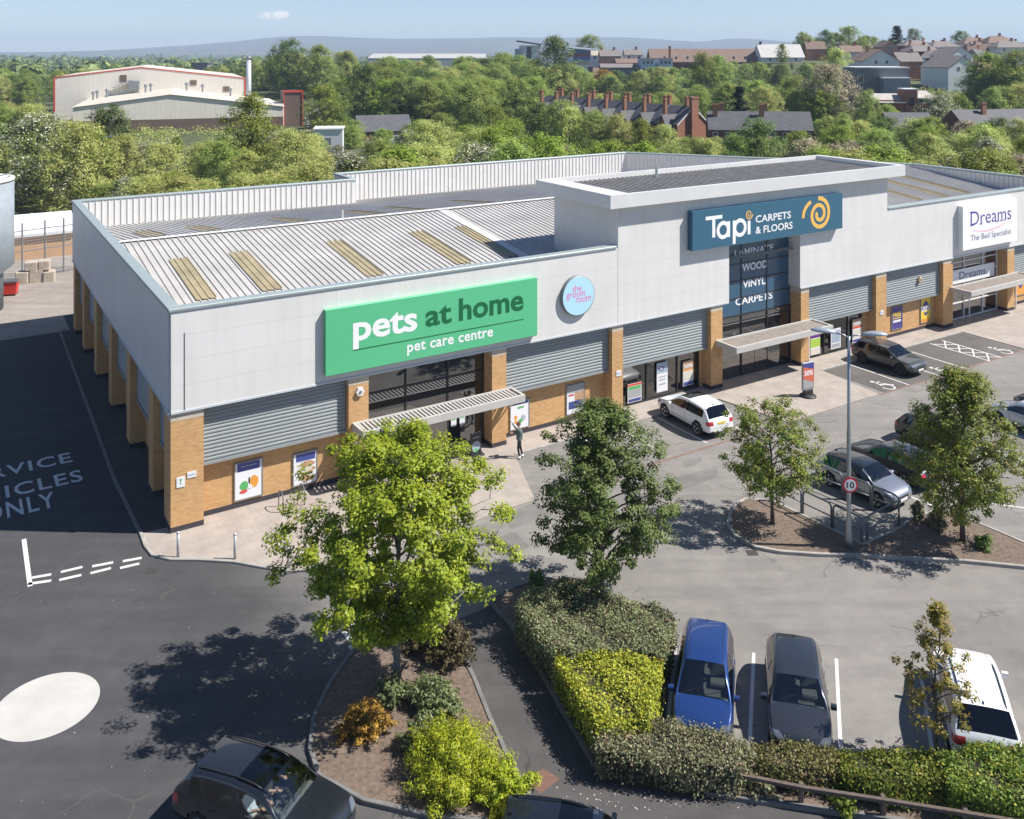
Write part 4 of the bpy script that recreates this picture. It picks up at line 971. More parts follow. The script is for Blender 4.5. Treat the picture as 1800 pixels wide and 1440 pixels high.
    if h: MB().loft([[(h.x+a, b_, h.z+z) for a, b_ in ((-.08*k,-.02*k),(.08*k,0),(-.08*k,.02*k))] for k, z in ((1,-.01),(.4,.05))], caps=True).build('aerial', m_blackp, root)
    # cabin: floor tub, dashboard, steering wheel, seats
    zf = .34*H; hs_ = H*.90-zf-.30
    MB().box((P['rr']-.46)*Lc, (P['cowl']-.53)*Lc, -hw*.80, hw*.80, cl+.12, zf).build('cabin_floor', m_seat, root)
    d_ = MB(); xd = (P['cowl']-.535)*Lc; d_.loft([[(xd+.15, y, zf), (xd+.15, y, zb_-.06), (xd-.05, y, zb_-.02), (xd-.22, y, zb_-.10), (xd-.25, y, zf)] for y in (-hw*.80, hw*.80)], caps=True); d_.build('dashboard', m_dash, root)
    sw = MB(); cxw = Vector((xd-.38, -.36, zb_-.06)); ring_ = [cxw + Vector((.07*math.sin(a), .18*math.cos(a), .17*math.sin(a))) for a in np.linspace(0, 2*math.pi, 19)]
    sw.tube(ring_, .016, 6); sw.tube([cxw, cxw+Vector((.2,0,-.06))], .06, 8); sw.build('steering_wheel', m_dash, root, True)
    for x_, ys in (((.47-.5)*Lc, (-.36,.36)), ((.25-.5)*Lc, (-.36,.36))):
        for y_ in ys:
            s_ = MB(); s_.bbox(x_-.22, x_+.28, y_-.24, y_+.24, zf, zf+.16, .05)
            s_.loft([[(x_-.22-.22*q+dx, y_+dy*(.24 if q < .9 else .17), zf+.12+q*hs_) for dx, dy in ((-.06,-1),(-.06,1),(.08,1),(.08,-1))] for q in (0,.5,.95,1.0)], caps=True)
            s_.bbox(x_-.48, x_-.38, y_-.12, y_+.12, zf+.13+hs_, zf+.27+hs_, .03); s_.build('seat', m_seat, root)
    return root
PWHITE = paint('paint_white', (0.78,0.785,0.79), 0.0); PGREY = paint('paint_grey', (0.075,0.075,0.078), 0.6); PDARK = paint('paint_dark_grey', (0.038,0.043,0.055), 0.5)
PBLUE = paint('paint_blue', (0.014,0.048,0.19), 0.35); PBLACK = paint('paint_black', (0.010,0.012,0.016), 0.2, .25); PSILV = paint('paint_silver', (0.36,0.37,0.41), 0.75)
PLIGHT = paint('paint_pale_silver', (0.48,0.53,0.60), 0.6); PNAVY = paint('paint_blueblack', (0.018,0.022,0.030), 0.4)
HB = ANG + R(90)
def at(s, t): return W(s, t)
car('white hatchback SUV with dark sunroof parked nose to the shop windows', at(26.35,-3.0), HB-R(3), 4.4, 1.85, 1.58, PWHITE, 'suv', sunroof=True, rails=False)
car('dark metallic grey SUV parked nose out in a disabled bay', at(43.05,-2.95), HB+R(180+2), 4.45, 1.82, 1.50, PGREY, 'suv', dark_rim=True)
car('silver hatchback with black roof beside the steel trolley rails', at(27.55,-12.75), HB+R(180+4), 4.05, 1.78, 1.44, PSILV, 'hatch', roofcol=PBLACK)
car('black saloon style hatchback nose in, between silver car and tree', at(30.35,-12.3), HB-R(2), 4.35, 1.80, 1.45, PNAVY, 'estate')
car('black hatchback mostly hidden behind the tree in the middle row', at(34.7,-11.9), HB+R(180), 4.2, 1.78, 1.46, PBLACK, 'hatch')
car('pale blue silver car at the right edge behind the tree', at(41.0,-13.1), HB, 4.4, 1.80, 1.48, PLIGHT, 'hatch')
car('dark car beyond the pale silver car at the right edge', at(43.7,-13.1), HB, 4.4, 1.80, 1.46, PBLACK, 'hatch')
D2 = math.atan2(-4.0, -1.05)
car('blue people carrier facing the hedge', (5.95,28.2), D2, 4.25, 1.76, 1.60, PBLUE, 'mpv', dark_rear=False)
car('dark grey hatchback between white bay lines facing the hedge', (8.62,27.75), D2+R(1), 4.25, 1.80, 1.46, PDARK, 'hatch', dark_rear=False)
car('white SUV with roof rails parked nose out behind the sapling', (13.72,27.3), D2+R(178), 4.5, 1.92, 1.74, PWHITE, 'suv', rails=True)
suv = car('black SUV with driver and passenger on the road at lower left', (-6.35,23.55), R(-21), 4.6, 1.88, 1.66, PNAVY, 'suv', sunroof=True, dark_rear=False, rails=True)
car('black SUV roof just showing at the bottom edge', (1.5,21.8), R(-11), 4.6, 1.88, 1.68, PBLACK, 'suv', sunroof=True, rails=True)
# ------------------------------------------------------------------ plants close by
m_bark = M('bark', (0.10,0.08,0.065), 0.95, var=0.35, vscale=9, bump=.8, bscale=60); m_barkg = M('bark_grey', (0.20,0.18,0.16), 0.95, var=0.3, vscale=9, bump=.8, bscale=60)
def leaves(P, N, size, rnd, aspect=0.72, jit=0.3, fold=0.18):
    """one small folded leaf per point: four corners each"""
    n = len(P); r = rnd.normal(size=(n,3)); N = N/np.maximum(np.linalg.norm(N, axis=1, keepdims=True), 1e-6)
    t = np.cross(N, r); t /= np.maximum(np.linalg.norm(t, axis=1, keepdims=True), 1e-6); b = np.cross(N, t)
    s = (size*(1+jit*rnd.uniform(-1,1,size=n)))[:,None]; a = aspect*s*.5; dn = N*s*fold
    V = np.empty((n,4,3)); V[:,0] = P-t*s*.5; V[:,1] = P+b*a-dn; V[:,2] = P+t*s*.5-dn*.6; V[:,3] = P-b*a-dn
    return V.reshape(-1,3)
def leaf_mesh(name, V, mat):
    n = len(V)//4; me = bpy.data.meshes.new(name)
    me.vertices.add(n*4); me.vertices.foreach_set('co', V.astype(np.float32).ravel())
    me.loops.add(n*4); me.loops.foreach_set('vertex_index', np.arange(n*4, dtype=np.int32))
    me.polygons.add(n); me.polygons.foreach_set('loop_start', np.arange(0, n*4, 4, dtype=np.int32)); me.polygons.foreach_set('loop_total', np.full(n, 4, dtype=np.int32))
    me.materials.append(mat); me.update(calc_edges=True); return me
def tree_parts(seed, H, Rc, z0, env, limbs, subs, per, leaf, clump, trunk_r, hole=-9.0, up=0.35, lean=(0,0), spread=0.3, squash=.8, out=0.9, cut=0.0):
    """returns (trunk MB, leaf corner array). env(f) = share of Rc at crown height f"""
    rd = np.random.default_rng(seed); mb = MB(); top = np.array([lean[0], lean[1], H*.93]); n = 9
    lead = [np.array([top[0]*f + rd.normal()*.03*H*f*(f<1)*.4, top[1]*f + rd.normal()*.03*H*f*(f<1)*.4, top[2]*f]) for f in np.linspace(0,1,n)]
    mb.tube(lead, [trunk_r*(1.25 if i == 0 else 1)*(1-.86*i/(n-1)) for i in range(n)], 9)
    def lp_(f):
        q = f*(n-1); i = min(int(q), n-2); return lead[i]+(lead[i+1]-lead[i])*(q-i)
    C = []; Nn = []; ga = rd.uniform(0,6.28)
    lob = rd.uniform(.74,1.12,size=9)
    for i in range(limbs):
        f = (i+.5)/limbs; zt = z0+(H-z0)*min(.985, f**.9); ga += 2.39996+rd.normal()*.25
        le = lob[int((ga%6.283)/6.283*9)%9]; rr = Rc*env((zt-z0)/(H-z0))*le*rd.uniform(.70,1.0)
        tgt = np.array([lean[0]*zt/H+rr*math.cos(ga), lean[1]*zt/H+rr*math.sin(ga), zt+rd.normal()*.03*H])
        zs = max(z0*.7, zt-rr*up-.06*H); st_ = lp_(min(.95, zs/(H*.93)))
        mid = st_+(tgt-st_)*.5+np.array([0,0,.10*rr]); pts = [st_, st_*.3+mid*.7-0*st_, mid*.55+tgt*.45, tgt]
        pts[1] = st_+(mid-st_)*.62; r0 = trunk_r*.38*(1-.6*f)+.008
        mb.tube(pts, [r0, r0*.7, r0*.45, r0*.15], 5)
        L_ = np.linalg.norm(tgt-st_)
        for k in range(subs):
            q = rd.uniform(.35,1.0); base = pts[0]*(1-q)**2+2*q*(1-q)*mid+q*q*tgt
            e = base+rd.normal(size=3)*np.array([1,1,.75])*L_*spread*(.4+.6*q)+(tgt-st_)*.12
            if math.sin(e[0]*2.3+seed)+math.sin(e[1]*2.1+e[2]*.7)+math.sin(e[2]*2.6+e[0]*.8+2) < hole: continue
            fe = min(1.0, max(0.0, (e[2]-z0)/(H-z0))); ax_ = lp_(min(.99, max(0.0, e[2]/(H*.93)))); rm_ = Rc*env(fe)*1.06+.12; dv = e[:2]-ax_[:2]; dl = math.hypot(*dv)
            if dl > rm_: e[:2] = ax_[:2]+dv/dl*rm_*rd.uniform(.85,1.0)
            if e[2] > H: e[2] = H-rd.uniform(0,.05*H)
            if k < 3: mb.tube([base, (base+e)/2+np.array([0,0,.03]), e], [r0*.4, r0*.25, .004], 4)
            m = max(3, int(per*rd.uniform(.6,1.4))); g = rd.normal(size=(m,3)); g /= np.linalg.norm(g,axis=1,keepdims=True)
            rad = clump*rd.uniform(.6,1.25)*(rd.uniform(0,1,size=(m,1))**.45)
            c = e+g*rad*np.array([1,1,squash]); C.append(c); ctr = np.array([0,0,z0+(H-z0)*.35])
            od = (c-ctr); od /= np.linalg.norm(od,axis=1,keepdims=True)
            Nn.append(g*.55+od*out*.6+np.array([0,0,.65])+rd.normal(size=(m,3))*.35)
    C = np.concatenate(C); Nn = np.concatenate(Nn)
    ok = C[:,2] > z0*.72
    return mb, leaves(C[ok], Nn[ok], leaf, rd)
def lerp_tab(tab, u):
    if u <= tab[0][0]: return tab[0][1]
    for (a, x), (b2, y) in zip(tab[:-1], tab[1:]):
        if u <= b2: return x+(y-x)*(u-a)/(b2-a)
    return tab[-1][1]
def near_tree(label, loc, seed, leafmat, bark=m_bark, cat='tree', name='tree', **kw):
    r = empty(name, (loc[0], loc[1], 0.1), 0, label, cat)
    mb, V = tree_parts(seed, **kw); mb.build('trunk', bark, r, True); link('crown', leaf_mesh('crown', V, leafmat), r); return r
lf_lime = leaf_mat('leaf_lime', (0.10,0.155,0.012), (0.43,0.46,0.035), .38, clump=1.0)
lf_dark = leaf_mat('leaf_dark_maple', (0.052,0.10,0.024), (0.215,0.295,0.072), .30, clump=1.2)
lf_olive = leaf_mat('leaf_olive', (0.07,0.125,0.018), (0.33,0.39,0.06), .38, extra=((0.36,0.27,0.06), .07), clump=1.3)
lf_gold = leaf_mat('leaf_bronze', (0.09,0.10,0.02), (0.38,0.32,0.055), .35, extra=((0.34,0.20,0.06), .18), clump=2.0)
egg = lambda f: (math.sin(math.pi*min(1, max(0, f*.86+.14)))**.75)*(1.0 if f < .45 else 1.0-.28*(f-.45))
p = G(697,1215); near_tree('big lime green maple in the planting bed between road and footpath', p, 11, lf_lime, m_barkg, H=7.95, Rc=3.85, z0=2.0, hole=-.85, env=lambda f: lerp_tab([(0,.20),(.12,.45),(.3,.88),(.5,1.0),(.72,.84),(.9,.5),(1,.22)], f), limbs=54, subs=14, per=120, leaf=.105, clump=.36, trunk_r=.13, spread=.24)
p = G(1057,1060); near_tree('dark green maple behind the clipped hedge', p, 21, lf_dark, H=7.0, hole=-1.05, Rc=2.7, z0=1.75, env=lambda f: lerp_tab([(0,.70),(.2,1.0),(.5,1.0),(.75,.78),(.9,.5),(1,.24)], f), limbs=50, subs=12, per=95, leaf=.10, clump=.33, trunk_r=.12, spread=.24)
p = G(1358,925); near_tree('small olive green tree at the tip of the kerbed island', p, 31, lf_olive, H=5.0, Rc=2.15, z0=1.6, env=lambda f: lerp_tab([(0,.45),(.25,.9),(.5,1.0),(.75,.95),(.92,.7),(1,.45)], f), limbs=30, subs=8, per=62, leaf=.10, clump=.30, trunk_r=.085, lean=(-.15,0), spread=.32)
p = G(1692,955); near_tree('dense olive green tree between the middle row of cars and the lamp post', p, 41, lf_olive, H=6.9, Rc=2.4, z0=1.6, env=lambda f: lerp_tab([(0,.5),(.15,.95),(.35,1.0),(.6,.84),(.8,.55),(1,.16)], f), limbs=48, subs=9, per=80, leaf=.10, clump=.36, trunk_r=.10, spread=.28)
p = G(1646,1340); near_tree('thin bronze leaved sapling in front of the white SUV', p, 52, lf_gold, H=4.5, Rc=1.25, z0=1.15, env=lambda f: egg(f)*(1.25-.85*f), limbs=26, subs=4, per=48, leaf=.075, clump=.19, trunk_r=.045, spread=.20)
# hedges and shrubs
m_core = M('hedge_inside', (0.035,0.030,0.018), 1.0, var=0.4, vscale=6)
lf_box = leaf_mat('leaf_greygreen', (0.10,0.14,0.055), (0.39,0.43,0.22), .2, extra=((0.20,0.13,0.08), .12), clump=2.2)
lf_var = leaf_mat('leaf_variegated', (0.19,0.25,0.02), (0.68,0.67,0.08), .3, extra=((0.10,0.14,0.02), .2), clump=2.0)
lf_wild = leaf_mat('leaf_dry', (0.09,0.10,0.045), (0.35,0.35,0.19), .2, extra=((0.36,0.28,0.18), .16), clump=1.5)
lf_hedge = leaf_mat('leaf_hedge', (0.05,0.09,0.015), (0.26,0.32,0.045), .3, extra=((0.40,0.36,0.05), .12), clump=1.2)
lf_mix = leaf_mat('leaf_mixed', (0.08,0.10,0.03), (0.36,0.36,0.10), .25, extra=((0.36,0.28,0.17), .2), clump=1.0)
lf_jun = leaf_mat('leaf_juniper', (0.10,0.16,0.01), (0.52,0.54,0.03), .25, clump=1.6)
lf_or = leaf_mat('leaf_orange', (0.22,0.11,0.02), (0.52,0.30,0.05), .25, extra=((0.12,0.12,0.03), .15), clump=3)
lf_low = leaf_mat('leaf_blue', (0.07,0.09,0.035), (0.25,0.28,0.12), .2, clump=2.0)
lf_shade = leaf_mat('leaf_brownish', (0.05,0.04,0.02), (0.14,0.11,0.05), .2, clump=2)
def hedge(label, pts, h, leafmat, n, leaf=.09, seed=1, fuzz=.10, top_slope=None, name='hedge', wob=.10, base=0.1):
    """clipped hedge: a woody inside and a shell of leaves over top and sides"""
    rd = np.random.default_rng(seed); P = np.array([[p.x, p.y] for p in pts]); k = len(P); c = P.mean(0)
    ar = .5*sum(P[i][0]*P[(i+1)%k][1]-P[(i+1)%k][0]*P[i][1] for i in range(k))
    if ar < 0: P = P[::-1]; ar = -ar
    r = empty(name, (c[0], c[1], base), 0, label, 'hedge'); Q = P-c
    hz = (lambda x, y: h*(1+.07*math.sin(x*2.1+y*1.3)+.05*math.sin(x*5+y*3.1+1)+.03*math.sin(x*9-y*7)))
    per = np.linalg.norm(np.roll(Q,-1,0)-Q, axis=1); peri = per.sum(); side = peri*h; nt = int(n*ar/(ar+side)); ns = n-nt
    mn, mx = Q.min(0), Q.max(0); pts_ = []
    def inside(p):
        w = False; j = k-1
        for i in range(k):
            if (Q[i][1] > p[1]) != (Q[j][1] > p[1]) and p[0] < (Q[j][0]-Q[i][0])*(p[1]-Q[i][1])/(Q[j][1]-Q[i][1])+Q[i][0]: w = not w
            j = i
        return w
    C = []; N = []
    while len(C) < nt:
        p = rd.uniform(mn, mx)
        if inside(p): C.append((p[0], p[1], hz(*p)-abs(rd.normal())*fuzz)); N.append((0,0,1))
    cum = np.cumsum(per)/peri
    for i in range(ns):
        q = rd.uniform(); e = int(np.searchsorted(cum, q)); a, b_ = Q[e], Q[(e+1)%k]; f = rd.uniform(); pt = a+(b_-a)*f
        d = (b_-a)/max(per[e],1e-6); nn = np.array([d[1],-d[0]]); z = rd.uniform(.02,1)**.8; bulge = .08*math.sin(3*z+pt[0]*1.7)
        hh = hz(*pt); C.append((*(pt+nn*(bulge-abs(rd.normal())*fuzz-(.12 if z > .9 else 0))), z*hh)); N.append((nn[0],nn[1],.35))
    C = np.array(C); N = np.array(N)+rd.normal(size=(len(C),3))*.55
    C += rd.normal(size=C.shape)*fuzz*.35; sp_ = rd.uniform(size=len(C)) < .07; C[sp_] += N[sp_]*rd.uniform(.03,.14,size=(sp_.sum(),1))
    ins = Q*.88
    MB().prism([tuple(q) for q in ins], -.1, h*.86).build('stems', m_core, r)
    link('foliage', leaf_mesh('foliage', leaves(C, N, leaf, rd), leafmat), r); return r
TOPZ = 1.28
def gz(z, *uv): return [G(u, v, z) for u, v in uv]
hedge('grey green clipped hedge behind the yellow hedge', gz(TOPZ,(905,1062),(935,1030),(985,1016),(1045,1022),(1085,1048),(1150,1052),(1186,1078),(1188,1120),(1165,1150),(1080,1140),(972,1148),(935,1110)), TOPZ-.1, lf_box, 30000, .07, 3)
hedge('bright yellow variegated hedge beside the blue people carrier', gz(TOPZ,(974,1152),(1080,1144),(1166,1154),(1160,1200),(1143,1262),(1048,1268),(1010,1215)), TOPZ-.1, lf_var, 22000, .075, 4)
hedge('straggly grey brown hedge in front of the blue people carrier', gz(.95,(1042,1278),(1150,1262),(1260,1282),(1318,1298),(1330,1322),(1300,1348),(1200,1338),(1100,1325),(1050,1315)), .85, lf_wild, 22000, .07, 5, fuzz=.2)
hedge('low brown green hedge in front of the dark grey hatchback', gz(.8,(1322,1306),(1400,1304),(1470,1316),(1478,1352),(1400,1350),(1335,1338)), .7, lf_mix, 10000, .065, 6, fuzz=.18)
hedge('yellow green hedge between dark grey hatchback and sapling', gz(.85,(1472,1316),(1560,1318),(1658,1316),(1662,1372),(1560,1372),(1482,1358)), .75, lf_hedge, 15000, .075, 7, fuzz=.15)
hedge('dense green hedge behind the white SUV', gz(1.05,(1655,1316),(1740,1304),(1900,1316),(1900,1420),(1760,1395),(1670,1380)), .95, lf_hedge, 22000, .075, 8, fuzz=.13)
def shrub(label, loc, rx, ry, h, leafmat, n, leaf, seed, sprays=0, name='shrub', aspect=.72, base=.1):
    rd = np.random.default_rng(seed); r = empty(name, (loc[0], loc[1], base), rd.uniform(0,6), label, 'shrub'); mb = MB()
    C = []; N = []; ns = max(sprays, 14); 
    for i in range(ns):
        a = rd.uniform(0,6.283); q = rd.uniform(0,1)**.55; zf = math.sqrt(max(.05,1-q*q))*rd.uniform(.65,1.1)
        tip = np.array([rx*q*math.cos(a)*rd.uniform(.8,1.15), ry*q*math.sin(a)*rd.uniform(.8,1.15), h*zf]); b0 = tip*np.array([.15,.15,0.0])
        mid = (b0+tip)/2+np.array([0,0,h*.1])
        if i < 16: mb.tube([b0, mid, tip*.92], [.02,.012,.004], 4)
        m = int(n/ns); f = rd.uniform(.25,1.02,size=(m,1)); line = (1-f)**2*b0+2*f*(1-f)*mid+f*f*tip
        g = rd.normal(size=(m,3)); w = (.16 if sprays else .30)*min(rx,ry)*(1.1-f*.7)
        C.append(line+g*w*np.array([1,1,.7])); N.append(g+np.array([math.cos(a)*.4,math.sin(a)*.4,.8]))
    C = np.concatenate(C); N = np.concatenate(N); C[:,2] = np.abs(C[:,2])
    mb.build('stems', m_bark, r); link('foliage', leaf_mesh('foliage', leaves(C, N, leaf, rd, aspect), leafmat), r); return r
shrub('big golden green juniper at the corner of the footpath', G(795,1372), 1.75, 1.5, 1.25, lf_jun, 26000, .085, 61, 90, aspect=.35)
shrub('lower golden juniper spreading over the kerb beside the footpath', G(885,1408), 1.0, .95, .85, lf_jun, 7000, .10, 62, 40, aspect=.35)
shrub('dull green juniper behind the big golden one', G(745,1318), .85, .7, .85, lf_low, 5000, .10, 63, 40, aspect=.4)
shrub('orange conifer shrub under the lime maple', G(648,1296), .85, .75, .95, lf_or, 5200, .10, 64, 34, aspect=.4)
shrub('small orange conifer sprig beside the kerb', G(604,1302), .40, .35, .42, lf_or, 1200, .09, 65, 16, aspect=.4)
shrub('grey green low shrub around the maple trunk', G(762,1248), 1.15, .8, .8, lf_low, 8000, .085, 66, 110)
shrub('grey green bush left of the maple trunk', G(690,1235), .6, .6, .75, lf_low, 3600, .085, 67, 70)
shrub('brown twiggy shrub in the maple shadow', G(790,1165), .95, .9, 1.25, lf_shade, 5200, .09, 68, 90)
shrub('brown twiggy bush at the top of the maple bed', G(735,1140), .8, .7, .8, lf_shade, 3600, .09, 69, 70)
shrub('small dark round shrub at the tip of the hedge bed', G(941,1040), .38, .38, .75, lf_dark, 1100, .10, 70)
shrub('dry yellowish bush beside the silver hatchback', G(1648,930), .75, .55, .85, lf_wild, 2200, .10, 71)
shrub('dry brown bush in front of the dense olive tree', G(1610,915), .45, .4, .7, lf_wild, 1200, .10, 72)
shrub('small dark shrub right of the dense olive tree', G(1733,968), .5, .42, .55, lf_dark, 1300, .09, 73)
shrub('low scrubby plant at the foot of the timber rail', G(1330,1395), .6, .4, .45, lf_wild, 1200, .09, 74)
shrub('patchy plant below the timber rail', G(1480,1420), .8, .4, .45, lf_hedge, 1500, .09, 75)
# ------------------------------------------------------------------ street furniture and people
m_galv = M('galvanised', (0.36,0.38,0.40), 0.4, 0.7, var=0.1, vscale=5); m_rail = M('rail_grey', (0.15,0.17,0.185), 0.45, 0.3); m_bollard = M('bollard_steel', (0.5,0.51,0.52), 0.35, 0.5)
# lamp post with two heads
lp0 = G(1492,965); LH = 8.45
r = empty('lamp_post', lp0 + Vector((0,0,.1)), 0, 'tall galvanised lamp post with two heads on the kerbed island', 'lamp post')
MB().lathe([(.17,0),(.165,.25),(.10,1.15),(.085,1.25),(.082,4.6),(.065,4.75),(.06,LH)], 16).build('pole', m_galv, r, True)
for sg in (-1, 1):
    d = Vector((.50*sg, -.12*sg, 0)); top = Vector((0,0,LH))
    MB().tube([top+Vector((0,0,-.05)), top+d*.4+Vector((0,0,.06)), top+d+Vector((0,0,.10))], .03, 8).build('arm', m_galv, r, True)
    u = d.normalized(); n_ = Vector((-u.y,u.x,0)); rings = []
    for f, w, hh in ((0,.06,.05),(.12,.13,.10),(.4,.185,.15),(.75,.17,.13),(.97,.09,.06),(1.0,.03,.02)):
        c = top+d*.95+u*f*.98+Vector((0,0,.12+.05*f)); rings.append([tuple(c+n_*w*math.cos(a)+Vector((0,0,hh*(math.sin(a) if math.sin(a) > 0 else math.sin(a)*.35)))) for a in np.linspace(0,2*math.pi,14,endpoint=False)])
    MB().loft(rings, caps=True).build('lamp_head', M('lamp_head', (0.34,0.38,0.42), .35, .3), r, True)
r = empty('speed_sign', lp0 + Vector((.02,-.10,2.62)), R(0), 'round red and white 10 speed limit sign on the lamp post', 'sign')
MB().lathe([(.31,-.015),(.31,.0)], 40, axis='y').build('plate', M('sign_red', (0.60,0.02,0.03), .4), r)
MB().lathe([(.235,-.019),(.235,-.0155)], 40, axis='y').build('face', M('sign_face_white', (0.8,0.8,0.8), .4), r)
mb = MB(); put_text(mb, '10', -.155, -.13, .31, .26, y=-.0215, bold=.02); mb.build('lettering', M('letter_black', (0.01,0.01,0.01), .5), r)
# trolley bay rails: hoops with a mid rail
def hoop(label, p, q, h=1.12):
    p, q = Vector(p), Vector(q); d = q-p; L_ = d.length; u = d/L_; c = .18; up = Vector((0,0,1))
    r = empty('guard_rail', p, math.atan2(d.y, d.x), label, 'guard rail', 'steel hoop rails around the trolley bay')
    X = lambda a, z: Vector((a, 0, z)); bend = [X(c*(1-math.sin(t)), h-c*(1-math.cos(t))) for t in np.linspace(math.pi/2, 0, 6)]
    pts = [X(0,0)] + bend + [X(L_-c*(1-math.sin(t)), h-c*(1-math.cos(t))) for t in np.linspace(0, math.pi/2, 6)] + [X(L_,0)]
    MB().tube(pts, .040, 8).build('hoop', m_rail, r, True); MB().tube([X(.02,h*.52), X(L_-.02,h*.52)], .030, 8).build('mid_rail', m_rail, r, True)
    mb = MB()
    for a in (0, L_): mb.box(a-.08, a+.08, -.08, .08, 0, .012)
    mb.build('foot_plate', m_rail, r)
A_ = [G(1363,884), G(1410,907), G(1463,933), G(1516,959)]; B_ = [G(1433,858), G(1482,878), G(1532,897), G(1582,920)]
nms = ['nearest the small olive tree', 'in the middle of the run beside the small olive tree', 'at the lamp post end of the left run']
for i in range(3):
    u = (A_[i+1]-A_[i]).normalized()*.05; hoop('grey steel hoop rail '+nms[i], A_[i]+u, A_[i+1]-u)
nms = ['at the far end of the run beside the silver hatchback', 'in the middle of the run beside the silver hatchback', 'by the bonnet of the silver hatchback']
for i in range(3):
    u = (B_[i+1]-B_[i]).normalized()*.05; hoop('grey steel hoop rail '+nms[i], B_[i]+u, B_[i+1]-u)
hoop('grey steel hoop rail closing the trolley bay beside the lamp post', G(1524,956), G(1580,926))
# bollards on the corner paving
b0 = None
for (u, v), lb in zip(((313,982),(413,985),(507,1001)), ('slim steel bollard nearest the corner pier on the paving edge','slim steel bollard in the middle on the paving edge','slim steel bollard half hidden by the lime maple')):
    p = G(u, v); r = empty('bollard', (p.x, p.y, .05), 0, lb, 'bollard', 'bollards on the corner paving')
    if b0 is None:
        b0 = r; MB().lathe([(.055,0),(.055,.93)], 14).build('post', m_bollard, r, True); MB().lathe([(.062,.93),(.062,.99),(.03,1.02)], 14).build('cap', m_framel, r, True)
    else:
        for ch in [c for c in bpy.data.objects if c.parent == b0]: c = ch.copy(); COL.objects.link(c); c.parent = r
# cycle hoops by the wall
for (u, v), lb in zip(((490,893),(527,880)), ('cycle stand nearest the framed poster of pet food','cycle stand just left of the green shop entrance')):
    s, t = LG(u, v); r = empty('cycle_stand', W(s, t, .05), ANG, lb, 'cycle stand', 'cycle stands by the wall')
    pts = [(0,0,0),(0,0,.6)] + [(0,.3-.3*math.cos(a),.6+.2*math.sin(a)) for a in np.linspace(.3,math.pi-.3,7)] + [(0,.6,.6),(0,.6,0)]
    MB().tube([(x,-y,z) for x, y, z in pts], .025, 8).build('hoop', m_rail, r, True)
# pavement board by the entrance and swivel sign by the tower
s, t = LG(838,803); r = empty('pavement_board', W(s, t+.1, .05), ANG+R(8), 'black pavement board beside the green shop entrance pier', 'pavement sign')
MB().bbox(-.34,.34,-.03,.03,.08,1.12,.02).build('panel', M('board_black', (0.02,0.022,0.025), .4), r); MB().bbox(-.36,.36,-.3,.3,0,.07,.02).build('base', m_blackp, r)
mb = MB(); mb.poly([(x*.26, -.036, .45+z*.26) for x, z in blob(0,0,1,1)]); mb.poly([(x*.10, -.038, .25+z*.10) for x, z in blob(0,0,1,1)], 1); mb.poly([(-.2,-.037,.86),(.2,-.037,.86),(.2,-.037,.90),(-.2,-.037,.90)], 0); mb.build('print', [pm('lblue'), pm('green')], r)
s, t = LG(1420,698); r = empty('swivel_sign', W(s, t, .05), ANG-R(6), 'grey forecourt swivel sign with a red 50% poster', 'pavement sign')
MB().lathe([(.48,0),(.48,.05),(.40,.10),(.1,.13)], 28).build('base', m_blackp, r, True); MB().bbox(-.34,.34,-.11,.11,.10,.42,.04).build('stem', m_blackp, r)
MB().bbox(-.47,.47,-.06,.06,.42,2.0,.05).build('frame', M('swivel_grey', (0.30,0.30,0.31), .4, .3), r)
mb = MB(); mb.box(-.40,.40,-.066,-.061,.50,1.93); mb.poly([(-.40,-.069,1.05),(.40,-.069,.80),(.40,-.069,1.55),(-.40,-.069,1.75)], 1); mb.poly([(-.40,-.068,1.72),(.40,-.068,1.5),(.40,-.068,1.93),(-.40,-.068,1.93)], 2); mb.build('print', [pm('grey'), M('print_coral', (0.62,0.13,0.07), .45), pm('navy')], r)
mb = MB(); put_text(mb, '50%', -.33, 1.22, .66, .30, y=-.072, bold=.03); mb.build('lettering', m_white, r)
# timber rail along the bottom hedge
m_timber = M('weathered_timber', (0.115,0.09,0.075), 0.95, var=0.3, vscale=8)
r = empty('timber_fence', G(1195,1380), 0, 'low knee high timber rail on posts in front of the hedges', 'fence')
o0 = r.location.copy(); fp = [G(1195,1380), G(1280,1396), G(1410,1423), G(1555,1446), G(1700,1470), G(1880,1500)]
mb = MB()
for a, c in zip(fp[:-1], fp[1:]):
    d = (c-a).normalized(); n_ = Vector((-d.y,d.x,0)); z0, z1 = .53, .615
    mb.loft([[tuple(q-o0+n_*w+Vector((0,0,z))) for w, z in ((-.05,z0),(.05,z0),(.05,z1),(-.05,z1))] for q in (a, c)], caps=True)
mb.build('rail', m_timber, r)
for q in fp: MB().bbox(q.x-o0.x-.06, q.x-o0.x+.06, q.y-o0.y+.05, q.y-o0.y+.17, 0, .62, .012).build('post', m_timber, r)
# litter and grit on the path
rd = random.Random(4); mb = MB()
for i in range(150):
    if i < 70: u, v = rd.gauss(1090,80), rd.gauss(1414,14)
    else: u, v = rd.uniform(20,1790), rd.uniform(1000,1430)
    p = G(u, v); s_, t_ = L(p); k = rd.uniform(.008,.024)
    mb.poly([(p.x+k*math.cos(a)*rd.uniform(.6,1.3), p.y+k*math.sin(a)*rd.uniform(.6,1.3), .013) for a in (0,1.2,2.5,3.8,5)])
tag(mb.build('litter', M('litter_pale', (0.55,0.53,0.50), .9)), 'pale specks of litter and fallen petals on path and car park', 'litter', kind='stuff')
